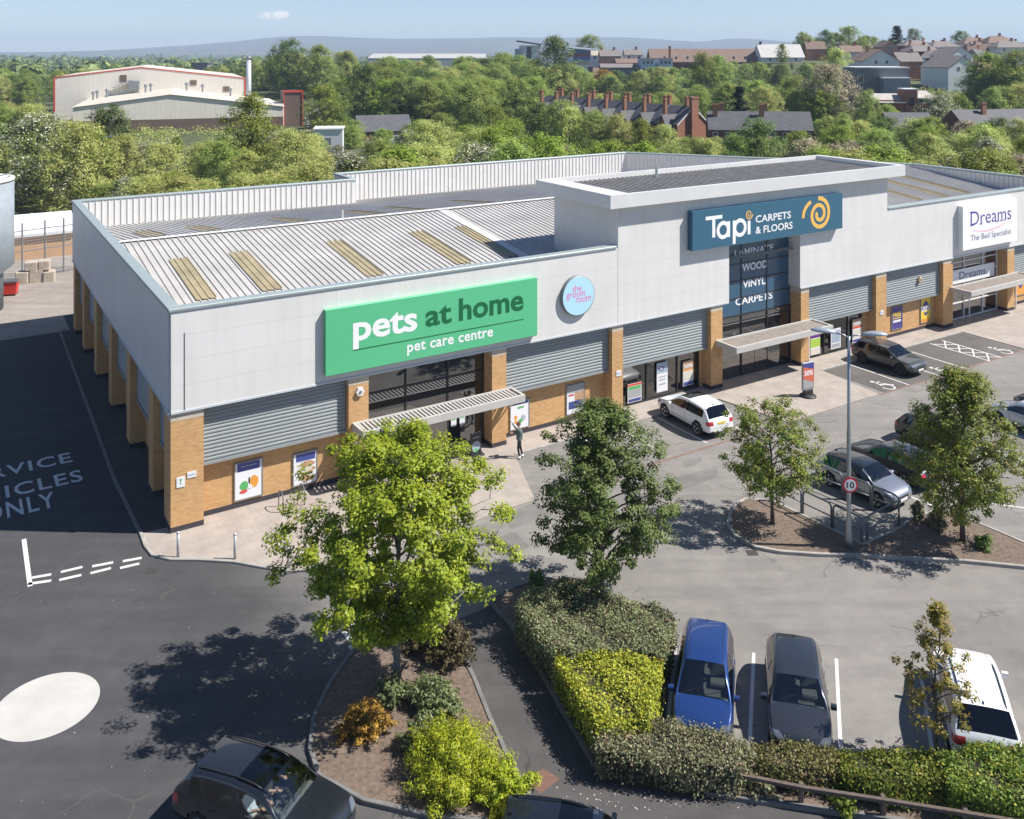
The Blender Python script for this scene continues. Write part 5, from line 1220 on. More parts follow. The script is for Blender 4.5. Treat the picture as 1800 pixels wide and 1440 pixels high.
# ---- people
m_skin = M('skin', (0.52,0.31,0.22), 0.55); m_hair = M('hair_brown', (0.10,0.05,0.025), .7); m_jacket = M('jacket_green', (0.095,0.13,0.12), .85, var=.2, vscale=9); m_trs = M('trousers_black', (0.018,0.016,0.02), .85); m_shoe = M('shoe_white', (0.7,0.7,0.72), .6)
def skin_mesh(name, joints, edges, mats, split, parent, sub=2):
    """one continuous body grown over a skeleton; faces take the material of split(x, y, z)"""
    ks = list(joints); ix = {k: i for i, k in enumerate(ks)}
    me = bpy.data.meshes.new(name); me.from_pydata([joints[k][0] for k in ks], [(ix[a], ix[c]) for a, c in edges], [])
    o = link(name, me); o.modifiers.new('k', 'SKIN'); 
    for i, k in enumerate(ks):
        rr = joints[k][1]; me.skin_vertices[0].data[i].radius = (rr, rr) if not isinstance(rr, tuple) else rr
        me.skin_vertices[0].data[i].use_root = (i == 0)
    o.modifiers.new('s', 'SUBSURF').levels = sub; o.modifiers['s'].render_levels = sub
    dg = bpy.context.evaluated_depsgraph_get(); m2 = bpy.data.meshes.new_from_object(o.evaluated_get(dg)); bpy.data.objects.remove(o)
    m2.materials.clear()
    for m in mats: m2.materials.append(m)
    for p in m2.polygons: p.material_index = split(p.center); p.use_smooth = True
    return link(name, m2, parent)
def hand(mb_name, wrist, direc, palm_n, parent, sc_=1.0, curl=.35):
    """palm, four bent fingers of different length and a thumb from the side"""
    d = Vector(direc).normalized(); n = Vector(palm_n); n = (n-d*n.dot(d)).normalized(); s = d.cross(n); w = Vector(wrist)
    J = {'w': (tuple(w), .022*sc_), 'p': (tuple(w+d*.05*sc_), .030*sc_), 'k': (tuple(w+d*.085*sc_), .030*sc_)}; E = [('w','p'),('p','k')]
    for i, (off, ln) in enumerate(((-.032,.068),(-.011,.080),(.011,.074),(.031,.058))):
        a = w+d*.09*sc_+s*off*sc_; c1 = a+(d*ln*.5)*sc_-n*.004; c2 = a+(d*ln*.95*math.cos(curl)-n*ln*.5*math.sin(curl))*sc_
        J['a%d'%i] = (tuple(a), .0105*sc_); J['b%d'%i] = (tuple(c1), .0095*sc_); J['c%d'%i] = (tuple(c2), .008*sc_); E += [('k','a%d'%i),('a%d'%i,'b%d'%i),('b%d'%i,'c%d'%i)]
    t1 = w+d*.035*sc_-s*.038*sc_; t2 = t1+(d*.035-s*.028-n*.01)*sc_
    J['t1'] = (tuple(t1), .012*sc_); J['t2'] = (tuple(t2), .0095*sc_); E += [('p','t1'),('t1','t2')]
    return skin_mesh(mb_name, J, E, [m_skin], lambda c: 0, parent, 1)
def head(parent, c, yaw, hairmat, pitch=0.0):
    c = Vector(c); bm = bmesh.new(); bmesh.ops.create_uvsphere(bm, u_segments=20, v_segments=16, radius=1.0)
    for v in bm.verts:
        x, y, z = v.co; x *= .098 if x > 0 else .104; y *= .076*(1-.18*max(0,-z)); z *= .118
        if x > .05 and -.03 < z < .03 and abs(y) < .018: x += .022*(1-abs(y)/.018)          # nose
        if x > .05 and .02 < z < .045 and .018 < abs(y) < .05: x -= .008                       # eye sockets
        if z < -.085 and x > 0: x += .012                                                        # chin
        v.co = (x, y, z)
    M4 = Matrix.Translation(c) @ Matrix.Rotation(yaw, 4, 'Z') @ Matrix.Rotation(pitch, 4, 'Y'); bm.transform(M4)
    me = bpy.data.meshes.new('head'); bm.to_mesh(me); bm.free(); me.materials.append(m_skin); me.polygons.foreach_set('use_smooth', [True]*len(me.polygons)); h = link('head', me, parent)
    mb = MB()
    for sg in (1,-1):
        mb.lathe([(.001,-.008),(.012,-.004),(.012,.004),(.001,.008)], 8, c=(.084,sg*.032,.022)); 
    mb.xf(M4); mb.build('eye', M('eye_dark', (.03,.03,.04), .3), h)
    mb = MB(); mb.box(.088,.094,-.024,.024,-.058,-.048); mb.xf(M4); mb.build('mouth', M('lip', (.40,.16,.14), .5), h)
    mb = MB()
    for sg in (1,-1): mb.lathe([(.002,-.012),(.022,-.006),(.024,.006),(.004,.012)], 10, c=(-.005,sg*.080,0), axis='y')
    mb.xf(M4); mb.build('ear', m_skin, h)
    bm = bmesh.new(); bmesh.ops.create_uvsphere(bm, u_segments=20, v_segments=16, radius=1.0); bmesh.ops.delete(bm, geom=[v for v in bm.verts if v.co.z < -.25 or (v.co.x > .45 and v.co.z < .55)], context='VERTS')
    for v in bm.verts: v.co = (v.co.x*.108-.006, v.co.y*.086, v.co.z*.126+.006)
    bm.transform(M4); me = bpy.data.meshes.new('hair'); bm.to_mesh(me); bm.free(); me.materials.append(hairmat); link('hair', me, parent)
# standing person, left arm thrown up, seen on the paving beside the entrance pier
pp = G(913,806); r = empty('person', (pp.x, pp.y, .05), R(178), 'person in a grey green jacket and black trousers with one arm raised', 'person'); K = 1.0
# local frame: facing +x (to the left of the picture), y = their left hand side
J = {'hip': ((0,0,.93), (.14,.115)), 'wst': ((0,0,1.08), (.145,.11)), 'chs': ((-.01,0,1.30), (.18,.125)), 'nck': ((0,0,1.46), .062), 'hd': ((.02,0,1.54), .05),
     'sl': ((0,.17,1.40), .068), 'el': ((.20,.22,1.56), .050), 'wl': ((.36,.16,1.76), .036), 'sr': ((0,-.17,1.40), .068), 'er': ((.10,-.24,1.15), .050), 'wr': ((.32,-.16,1.14), .036),
     'hl': ((0,.095,.88), .095), 'kl': ((.06,.11,.50), .064), 'al': ((.0,.12,.10), .044), 'hr': ((0,-.095,.88), .095), 'kr': ((-.04,-.11,.49), .064), 'ar': ((-.14,-.12,.10), .044)}
E_ = [('hip','wst'),('wst','chs'),('chs','nck'),('nck','hd'),('chs','sl'),('sl','el'),('el','wl'),('chs','sr'),('sr','er'),('er','wr'),('hip','hl'),('hl','kl'),('kl','al'),('hip','hr'),('hr','kr'),('kr','ar')]
skin_mesh('body', J, E_, [m_jacket, m_trs, m_skin], lambda c: 1 if c.z < .86 else (2 if (c.z > 1.47 and abs(c.y) < .1 and c.x < .12) else 0), r)
J2 = {'a': ((0,0,.80), (.165,.13)), 'b': ((0,0,1.0), (.165,.13)), 'c': ((-.01,0,1.28), (.195,.14)), 'd': ((0,0,1.42), (.10,.08))}
skin_mesh('jacket', J2, [('a','b'),('b','c'),('c','d')], [m_jacket], lambda c: 0, r)
head(r, (.045,0,1.63), R(10), m_hair, R(-12))
hand('hand', (.37,.155,1.775), (.45,-.15,.7), (1,0,-.4), r, curl=.2); hand('hand', (.33,-.15,1.14), (.8,.3,.05), (0,.3,1), r)
for y, x in ((.12,0.0),(-.12,-.14)):
    mb = MB(); mb.loft([[(x+a, y+w*.5, 0),(x+a, y-w*.5, 0),(x+a, y-w*.42, hh),(x+a, y+w*.42, hh)] for a, w, hh in ((-.07,.07,.08),(.0,.09,.11),(.10,.10,.07),(.19,.08,.04))], caps=True); mb.build('shoe', m_shoe, r, True)
# two people seated in the black SUV
def seated(label, y, shirt, reach):
    q = empty('person', suv.location, suv.rotation_euler.z, label, 'person'); b0 = Vector((-.13, y, 0)); P = lambda x, yy, z: (b0.x+x, b0.y+yy, b0.z+z)
    J = {'hip': (P(0,0,.66), .13), 'wst': (P(-.05,0,.80), .125), 'chs': (P(-.14,0,1.02), (.17,.12)), 'nck': (P(-.16,0,1.18), .055), 'hd': (P(-.14,0,1.25), .045),
         'sl': (P(-.13,.18,1.10), .058), 'el': (P(.10,.26,.93), .045), 'wl': (P(*reach[0]), .032), 'sr': (P(-.13,-.18,1.10), .058), 'er': (P(.10,-.26,.93), .045), 'wr': (P(*reach[1]), .032),
         'hl': (P(.12,.10,.68), .085), 'kl': (P(.48,.12,.78), .062), 'al': (P(.62,.12,.45), .042), 'hr': (P(.12,-.10,.68), .085), 'kr': (P(.48,-.12,.78), .062), 'ar': (P(.62,-.12,.45), .042)}
    zs = 1.2; bx = b0.x
    skin_mesh('body', J, E_, [shirt, m_trs, m_skin], lambda c: 1 if (c.z < .74 or (c.x > bx+.2 and c.z < .86)) else (2 if (c.x > bx+.16 or (c.z > 1.17 and abs(c.y-y) < .09)) else 0), q)
    head(q, P(-.11,0,1.34), 0, m_hair)
    for w_ in reach: hand('hand', P(*w_), (.8, -.2 if w_[1] > 0 else .2, .12), (0,0,1), q, 1.1)
m_shirtw = M('shirt_pale', (0.50,0.55,0.62), .8)
seated('driver in a pale top with both hands on the steering wheel of the black SUV', -.36, m_shirtw, ((.40,.14,.98),(.36,-.16,1.0)))
seated('front passenger with a raised arm in the black SUV', .36, M('shirt_dark', (.03,.03,.035), .8), ((.34,.10,1.10),(.30,-.12,.88)))
# ------------------------------------------------------------------ service yard at the left
m_tank = M('tank_steel', (0.25,0.285,0.315), 0.85, 0.0, var=0.15, vscale=0.8); m_cream = M('tank_lid', (0.60,0.58,0.50), 0.6)
q = G(-76, 549); r = empty('storage_tank', (q.x, q.y, 0), 0, 'tall round grey steel storage tank at the left edge', 'tank')
TRad = 3.9
MB().lathe([(TRad-.75,0),(TRad-.75,2.8),(TRad,3.4),(TRad,10.0)], 48).build('shell', m_tank, r, True)
MB().lathe([(TRad+.06,10.0),(TRad+.06,10.18),(TRad*.6,10.45),(.2,10.6)], 48).build('lid', m_cream, r, True)
mb = MB(); mb.tube([(TRad*math.cos(a)*.98, TRad*math.sin(a)*.98, 10.62) for a in np.linspace(-1.2,.6,12)], .05, 6); mb.build('top_rail', m_galv, r)
q = G(17, 519); r = empty('wheelie_bin', (q.x, q.y, 0), R(15), 'red four wheeled waste bin beside the round steel tank', 'bin')
m_redbin = M('bin_red', (0.60,0.04,0.03), .5)
MB().loft([[(x*k, y*k*.8, z) for x, y in ((-.62,-.55),(.62,-.55),(.62,.55),(-.62,.55))] for z, k in ((.15,.86),(1.05,1.0),(1.12,1.04))], caps=True).build('body', m_redbin, r)
MB().loft([[(x, y, z) for x, z in ((-.66,1.12),(.66,1.12),(.62,1.22),(-.62,1.22))] for y in (-.5,.5)], caps=True).build('lid', M('bin_lid', (.10,.10,.11), .5), r)
mb = MB()
for x in (-.45,.45):
    for y in (-.35,.35): mb.lathe([(.08,-.03),(.08,.03)], 10, c=(x,y,.08), axis='y')
mb.build('caster', m_blackp, r)
q = G(60, 496); r = empty('crate_stack', (q.x, q.y, 0), R(20), 'stack of pale crates and rubble bags by the mesh fence', 'crates')
rd = random.Random(5); mc = M('crate_board', (0.42,0.36,0.30), .9, var=.3, vscale=3); mr = M('bag_grey', (0.30,0.28,0.27), .9, var=.3, vscale=3)
for x, y, z, w, h in ((-.9,0,0,1.0,1.0),(.2,.1,0,1.1,1.1),(1.2,0,0,.9,.9),(-.2,.1,1.1,1.0,.7),(.8,.1,1.05,.9,.8)): MB().bbox(x-w/2,x+w/2,y-.5,y+.5,z,z+h,.06).build('crate', mc if rd.random() > .35 else mr, r)
r = empty('mesh_fence', G(-40,505), 0, 'tall galvanised mesh fence closing the service yard', 'fence'); o0 = Vector(r.location)
fa = [G(-40,503), G(39,490), G(79,483), G(112,478), G(150,470)]
for p in fa: MB().tube([p-o0, p-o0+Vector((0,0,4.9))], .07, 6).build('post', m_galv, r)
for z in (.15, 2.4, 4.2):
    mb = MB(); mb.tube([p-o0+Vector((0,0,z)) for p in fa], .04, 5); mb.build('rail', m_galv, r)
m_mesh = bpy.data.materials.new('fence_mesh'); m_mesh.use_nodes = True; nt = m_mesh.node_tree; bs = nt.nodes['Principled BSDF']; bs.inputs['Base Color'].default_value = (.35,.37,.38,1)
x, y, z = sep(nt); g1 = math_(nt, 'LESS_THAN', math_(nt, 'FRACT', math_(nt, 'MULTIPLY', x, 13.0)), .16); g2 = math_(nt, 'LESS_THAN', math_(nt, 'FRACT', math_(nt, 'MULTIPLY', z, 4.0)), .10)
nt.links.new(math_(nt, 'MAXIMUM', g1, g2), bs.inputs['Alpha'])
mb = MB()
for a, c in zip(fa[:-1], fa[1:]): mb.poly([tuple(a-o0+Vector((0,0,.15))), tuple(c-o0+Vector((0,0,.15))), tuple(c-o0+Vector((0,0,4.2))), tuple(a-o0+Vector((0,0,4.2)))])
mb.build('mesh', m_mesh, r)
r = empty('brick_outbuilding', W(-11, 60), ANG, 'low orange brick outbuilding with a white roof edge behind the mesh fence', 'building')
m_obrick = brick_mat('orange_brick', (0.55,0.30,0.13), (0.47,0.25,0.10), (0.45,0.32,0.2))
MB().box(-40,14,0,4,0,2.45).build('wall', m_obrick, r); mb = MB(); mb.loft([[(x,-.4,2.5),(x,4.2,3.75),(x,4.2,3.5),(x,-.4,2.25)] for x in (-40.3,14.3)], caps=True); mb.build('roof', M('white_sheet', (.66,.67,.68), .5), r)
mb = MB(); mb.box(6,8,-.05,-.001,0,2.2); mb.build('door', m_steel, r)

# ------------------------------------------------------------------ buildings across the valley
def BP(u, Y, z=None):
    x = (u-CX)/F_PX*Y; return Vector((x, Y, terrain(x, Y) if z is None else z))
def zat(v, Y): return CAM_H-(v-HOR)*Y/F_PX
m_slate = M('slate', (0.085,0.085,0.095), .75, var=.25, vscale=1.2); m_tile = M('brown_tile', (0.20,0.135,0.105), .85, var=.2, vscale=.8); m_tileg = M('grey_tile', (0.20,0.175,0.165), .85, var=.2, vscale=.8)
m_red = brick_mat('red_brick', (0.37,0.165,0.10), (0.30,0.13,0.08), (0.25,0.17,0.12)); m_redd = brick_mat('brown_brick', (0.17,0.085,0.06), (0.14,0.07,0.05), (0.15,0.11,0.09))
m_rend = M('white_render', (0.66,0.67,0.68), .85, var=.06, vscale=.6); m_rendb = M('blue_render', (0.42,0.52,0.62), .85, var=.06, vscale=.6)
m_wind = M('far_window', (0.05,0.06,0.075), .12); m_wfr = M('far_window_frame', (.70,.71,.72), .5); m_pot = M('chimney_pot', (0.42,0.22,0.13), .85); m_pinkb = brick_mat('pink_brick', (0.48,0.27,0.21), (0.42,0.23,0.18), (0.4,0.3,0.25))
m_chim = brick_mat('chimney_brick', (0.40,0.19,0.115), (0.34,0.155,0.09), (0.3,0.2,0.15)); m_conc = M('grey_concrete', (0.16,0.17,0.185), .85, var=.2, vscale=.5); m_barge = M('barge_board', (.70,.70,.70), .6); m_fdoor = M('far_door', (.12,.07,.05), .6)
def windows_on(par, mb_y, spots, w=1.0, h=1.35, axis='x', at_=0.0, mat=None):
    """spots: (along, z) of window centres on the wall face at depth mb_y (facing -y) or, axis 'y', facing along x"""
    for a, z in spots:
        f = MB(); p = MB()
        if axis == 'x':
            f.box(a-w/2,a+w/2,mb_y-.06,mb_y-.002,z-h/2,z+h/2); p.box(a-w/2+.09,a+w/2-.09,mb_y-.075,mb_y-.061,z-h/2+.09,z+h/2-.09)
        else:
            s = at_; f.box(min(mb_y,mb_y+s*.06)+s*.002,max(mb_y,mb_y+s*.06),a-w/2,a+w/2,z-h/2,z+h/2); p.box(min(mb_y+s*.061,mb_y+s*.075),max(mb_y+s*.061,mb_y+s*.075),a-w/2+.09,a+w/2-.09,z-h/2+.09,z+h/2-.09)
        o = f.build('window', m_wfr, par); p.build('pane', m_wind, o)
def chimney(par, x, y, z0, z1, w=.9, d=.6, mat=None, pots=2):
    c = MB(); c.box(x-w/2,x+w/2,y-d/2,y+d/2,z0,z1-.25); c.box(x-w/2-.08,x+w/2+.08,y-d/2-.08,y+d/2+.08,z1-.25,z1); o = c.build('chimney', mat or m_chim, par)
    return o
def house(label, loc, yaw, w, d, eave, ridge, wall, roof, chim=(), wins=(), swins=(), gable=False, hip=0.0, group=None, door=None, chm=None, over=.3, barge=False, front_gable=None, name='house'):
    """ridge runs along x (the width w); front faces -y; origin at the middle of the plan on the ground"""
    r = empty(name, (loc[0], loc[1], loc[2]), yaw, label, 'house', group)
    X, Y_ = w/2, d/2; b = MB(); e = eave
    if hip: b.box(-X,X,-Y_,Y_,-3,e)
    else:
        for sx in (-1,1): b.poly([(sx*X,-Y_,-3),(sx*X,Y_,-3),(sx*X,Y_,e),(sx*X,0,ridge-.08),(sx*X,-Y_,e)])
        b.poly([(-X,-Y_,-3),(X,-Y_,-3),(X,-Y_,e),(-X,-Y_,e)]); b.poly([(-X,Y_,-3),(X,Y_,-3),(X,Y_,e),(-X,Y_,e)])
    b.build('wall', wall, r); rb = MB(); k = (ridge-e)/Y_; Xo = X+over; Yo = Y_+over; ze = e-k*over; th = .16
    if hip:
        h = hip; rb.add([(-Xo,-Yo,ze),(Xo,-Yo,ze),(Xo,Yo,ze),(-Xo,Yo,ze),(-X+h,0,ridge),(X-h,0,ridge),(-Xo,-Yo,ze-th),(Xo,-Yo,ze-th),(Xo,Yo,ze-th),(-Xo,Yo,ze-th)], [(0,1,5,4),(1,2,5),(2,3,4,5),(3,0,4),(0,6,7,1),(1,7,8,2),(2,8,9,3),(3,9,6,0),(9,8,7,6)])
    else:
        pr = [(-Yo,ze),(0,ridge),(Yo,ze),(Yo,ze-th),(0,ridge-th-.04),(-Yo,ze-th)]
        rb.loft([[(x, y, z) for y, z in pr] for x in (-Xo, Xo)], caps=True)
    ro = rb.build('roof', roof, r)
    for cx, cy, ct in chim: chimney(ro, cx*X, cy*Y_, max(e, ridge-abs(cy)*(ridge-e))-.4, ct, mat=chm)
    if barge:
        for sx in (-1,1):
            mb = MB(); mb.loft([[(sx*(Xo+.04), y, z), (sx*(Xo+.04), y, z-.3), (sx*(Xo+.001), y, z-.3), (sx*(Xo+.001), y, z)] for y, z in ((-Yo,ze+.02),(0,ridge+.04),(Yo,ze+.02))], caps=True); mb.build('barge_board', m_barge, ro)
    if wins: windows_on(r, -Y_, wins)
    if swins: windows_on(r, swins[0]*X, swins[1], axis='y', at_=swins[0])
    if door is not None: MB().box(door-.45,door+.45,-Y_-.05,-Y_-.002,0,2.1).build('door', m_fdoor, r)
    if front_gable:
        gx, gw, gd, ge, gr = front_gable
        mb = MB(); mb.box(gx-gw/2, gx+gw/2, -Y_-gd, -Y_-.002, -3, ge); mb.poly([(gx-gw/2,-Y_-gd,ge),(gx+gw/2,-Y_-gd,ge),(gx,-Y_-gd,gr-.05)]); o = mb.build('bay', wall, r)
        mb = MB(); o_ = .25; kk = (gr-ge)/(gw/2); zz = ge-kk*o_
        mb.loft([[(gx-gw/2-o_, y, zz),(gx, y, gr),(gx+gw/2+o_, y, zz),(gx+gw/2+o_, y, zz-.12),(gx, y, gr-.16),(gx-gw/2-o_, y, zz-.12)] for y in (-Y_-gd-.25, -Y_*.15)], caps=True); mb.build('bay_roof', roof, r)
        windows_on(r, -Y_-gd, [(gx, ge-1.0), (gx, 1.4)], 1.2, 1.3)
    return r
# terrace of red brick houses with tall chimneys
P0, P1 = BP(1218,186), BP(962,236); dT = (P1-P0); LT = dT.length; uT = dT/LT; yawT = math.atan2(-uT.y, -uT.x); nT = 8; wT = LT/nT
ords = ['end','second','third','fourth','fifth','sixth','seventh','eighth']
for i in range(nT):
    c = P0+uT*(wT*(i+.5)); lb = ('red brick end terrace house with a tall chimney on its sunlit gable' if i == 0 else ords[i]+' house from the sunlit gable in the terrace with tall brick chimneys')
    house(lb, (c.x, c.y, 0), yawT, wT, 8.0, 5.6, 9.0, m_redd if i else m_red, m_slate, chim=((-.75,-.55,10.3),(.55,.25,10.9),(-.2,.5,10.7)), wins=[(-wT*.3,4.3),(-wT*.3,1.4)], front_gable=(wT*.12,2.9,1.6,5.0,7.4), group='terrace with tall brick chimneys', over=.02 if i else .2, barge=(i == 0))
ge = P0-uT*.28; g_ = MB(); r0 = [o for o in bpy.data.objects if o.get('label','').startswith('red brick end terrace')][0]
mb = MB(); mb.box(wT/2+.002, wT/2+.75, -.85, .85, -1, 10.6); mb.box(wT/2-.1, wT/2+.85, -.95, .95, 10.6, 10.95); mb.build('chimney_breast', m_red, r0)
windows_on(r0, wT/2, [(-2.4,1.6),(2.4,1.6)], 1.0, 1.4, 'y', 1)
# slate roofed terrace in front of the willows
Q0, Q1 = BP(1243,178), BP(1424,176); dQ = Q1-Q0; yq = math.atan2(dQ.y, dQ.x)-R(3); wq = dQ.length/3
for i, lb in enumerate(('left house of the low brown brick slate terrace', 'middle house of the low brown brick slate terrace', 'right house of the low brown brick slate terrace')):
    c = Q0+dQ*((i+.5)/3); house(lb, (c.x, c.y, 0), yq, wq, 8.5, 5.3, 8.6, m_redd, m_slate, chim=((-.55 if i == 0 else .15,-.25,10.0),(-.1 if i == 0 else .45,.6,10.0)) if i < 2 else (), wins=[(-wq*.3,4.2),(wq*.05,4.2),(wq*.34,4.2),(-wq*.3,1.4),(wq*.34,1.4)], door=wq*.02, group='low slate roofed terrace', over=.02)
Q0, Q1 = BP(1672,186), BP(1800,190); dQ = Q1-Q0; yq = math.atan2(dQ.y, dQ.x); wq = dQ.length/2
for i, lb in enumerate(('left half of the slate roofed pair at the far right behind the trees', 'right half of the slate roofed pair at the far right behind the trees')):
    c = Q0+dQ*((i+.5)/2); house(lb, (c.x, c.y, 0), yq, wq, 8.5, 5.0, 8.3, m_redd, m_slate, chim=((.55,-.25,9.8),) if i == 0 else (), wins=[(-1.6,4.0),(1.6,4.0)], group='slate roofed pair at the far right', over=.02)
c = BP(1592,192); house('grey slate roof showing low between the trees below the brick workshop', (c.x, c.y, 0), 0, 9, 8, 4.6, 7.4, m_redd, m_slate)
# grey works and brick workshop
Y = 236; a, b_ = BP(1508,Y), BP(1599,Y); zt = zat(118,Y)
r = empty('grey_works', ((a.x+b_.x)/2, Y+5, terrain((a.x+b_.x)/2, Y)), R(-4), 'big dark grey flat roofed works building on the hillside', 'building'); gz0 = r.location.z; hw_ = (b_.x-a.x)/2
MB().box(-hw_,hw_,-5,7,-3,zt-gz0-.3).build('wall', m_conc, r); MB().box(-hw_-.15,hw_+.15,-5.15,7.15,zt-gz0-.3,zt-gz0).build('roof_edge', m_barge, r)
x0, x1 = -hw_+hw_*2*.45, hw_*.9; MB().box(x0,x1,-8,-5.002,-3,zat(136,Y)-gz0-.3).build('annexe', M('works_sheet', (.22,.25,.29), .6, var=.1, vscale=.6), r); MB().box(x0-.1,x1+.1,-8.1,-5.003,zat(136,Y)-gz0-.3,zat(136,Y)-gz0+.05).build('annexe_roof', m_barge, r)
windows_on(r, -5, [(-hw_*.82, zat(139,Y)-gz0)], 1.5, 2.1)
Y = 216; c = BP(1600,Y); r = empty('brick_workshop', (c.x, Y, terrain(c.x, Y)), R(-3), 'red brick workshop with a square entrance tower and pale lean-to roofs', 'building'); g0 = r.location.z; kx = Y/F_PX
X = lambda u: (u-1600)*kx
MB().box(X(1590),X(1610),-1,4,-3,zat(158,Y)-g0).build('tower', m_red, r); MB().box(X(1589),X(1611),-1.1,4.1,zat(158,Y)-g0,zat(156,Y)-g0).build('tower_cap', m_barge, r)
MB().box(X(1595),X(1604),-1.08,-1.002,zat(186,Y)-g0,zat(171,Y)-g0).build('door', m_wind, r)
for u0, u1 in ((1538,1589.5),(1610.5,1642)):
    MB().box(X(u0),X(u1),-.5,5,-3,zat(176 if u0 < 1600 else 172,Y)-g0).build('wall', m_red, r)
    mb = MB(); z0, z1 = zat(180 if u0 < 1600 else 172,Y)-g0, zat(166 if u0 < 1600 else 161,Y)-g0; mb.add([(X(u0)-.2,-1.2,z0),(X(u1),-1.2,z0),(X(u1),5,z1),(X(u0)-.2,5,z1),(X(u0)-.2,-1.2,z0-.2),(X(u1),-1.2,z0-.2),(X(u1),5,z1-.2),(X(u0)-.2,5,z1-.2)], [(0,1,2,3),(7,6,5,4),(0,4,5,1),(1,5,6,2),(2,6,7,3),(3,7,4,0)]); mb.build('roof', M('lean_to_roof', (.42,.39,.35), .7, var=.2, vscale=1), r)
windows_on(r, -.5, [(X(1624)-.8, zat(178,Y)-g0), (X(1624)+.9, zat(178,Y)-g0)], 1.4, 1.0)
# houses on the hill
def hill_house(label, u, Y, vr, ve, wpx, d, wall, roof, yaw=0, hip=0.0, gable=False, chim=(), wins=None, **k):
    c = BP(u, Y); g = c.z; w = wpx*Y/F_PX; ridge = zat(vr,Y)-g; eave = zat(ve,Y)-g
    if gable: w, d = d, w
    hgt = max(2.0, eave); 
    if wins is None: wins = [(-.3*w, eave-1.1), (.3*w, eave-1.1)]
    return house(label, (c.x, c.y, g), R(yaw)+(R(90) if gable else 0), w, d, eave, ridge, wall, roof, chim=[(a, b2, ridge+1.2) for a, b2 in chim], wins=() if gable else wins, hip=hip, swins=(-1, [(-.15*d, eave-.6), (.15*d, eave-.6)]) if gable else (), **k)
G_H = 'houses on the hill'
hill_house('white rendered house with its gable to the valley above the grey works', 1535, 318, 87, 106, 62, 14, m_rend, m_tile, gable=True, chim=((.3,.2),), group=G_H)
hill_house('brick house directly right of the white gable above the grey works', 1592, 326, 92, 107, 40, 9, m_red, m_tileg, chim=((.5,0),), group=G_H)
hill_house('white gabled house standing forward among dark trees', 1668, 300, 98, 117, 56, 15, m_rend, m_tileg, yaw=8, gable=True, chim=(), group=G_H)
hill_house('second white gable behind the forward white gabled house', 1672, 335, 82, 97, 44, 12, m_rend, m_tileg, yaw=8, gable=True, group=G_H)
for u, Y, vr, ve, w, lb in ((1604,392,70,80,44,'brown hip roofed house leftmost on the hill top'),(1655,388,72,83,50,'brown hip roofed house second from left on the hill top'),(1618,362,79,90,56,'lower grey brown hip roofed house in front of the hill top row'),(1712,412,66,77,52,'brown hip roofed house right of the skyline tree'),(1752,405,63,75,50,'hip roofed house with a red chimney near the right skyline'),(1772,380,72,83,60,'pale walled hip roofed house at the right of the hill')):
    hill_house(lb, u, Y, vr, ve, w, 10, m_rend if u > 1700 else m_redd, m_tileg if Y < 400 else m_tile, hip=3.5, chim=((.2,0),), group=G_H)
hill_house('pale pink gable house in the trees on the hill', 1556, 372, 72, 82, 24, 10, m_pinkb, m_tile, gable=True, group=G_H)
rh = random.Random(77)
for i in range(16):
    u = rh.uniform(1425,1800); Y = rh.uniform(345,470); c = BP(u,Y); h0 = rh.uniform(4.6,6.0); k_ = rh.random()
    yw, wd_, rz_, wa, ro_ = rh.uniform(-35,35), rh.uniform(8,12), h0+rh.uniform(2.4,3.4), rh.choice([m_rend,m_red,m_redd,m_pinkb,m_rend]), rh.choice([m_tile,m_tileg,m_slate])
    house('small '+{m_rend:'white',m_red:'red brick',m_redd:'dark brick',m_pinkb:'pinkish'}[wa]+(' hip roofed' if k_ < .4 else ' gabled')+' house with '+{m_tile:'brown',m_tileg:'grey brown',m_slate:'slate'}[ro_]+' roof '+next(m for lim, m in ((1500,'by the skyline trees'),(1580,'above the grey works'),(1650,'behind the white gable'),(1720,'right of the white gable'),(9999,'at the right edge')) if u < lim), c, R(yw), wd_, 8, h0, rz_, wa, ro_, chim=((rh.choice((-.5,.5)),0,h0+4.2),), wins=[(-2.4,h0-1.2),(2.4,h0-1.2),(-2.4,1.4)], group='small houses on the far right hillside', hip=2.5 if k_ < .4 else 0)
for i in range(7):
    u = rh.uniform(1050,1125); Y = rh.uniform(350,420); c = BP(u,Y); wa, ro_ = rh.choice([m_rend,m_red,m_pinkb]), rh.choice([m_tile,m_tileg]); house(('nearer' if Y < 385 else 'farther')+' small '+{m_rend:'white',m_red:'red brick',m_pinkb:'pinkish'}[wa]+' house with '+{m_tile:'brown',m_tileg:'grey brown'}[ro_]+' roof '+('beside the striped block' if u < 1088 else 'left of the long roof'), c, R(rh.uniform(-30,30)), rh.uniform(8,11), 8, 4.8, 7.6, wa, ro_, chim=((.5,0,9),), wins=[(-2.2,3.6),(2.2,3.6)], group='small houses left of the long brown roof')
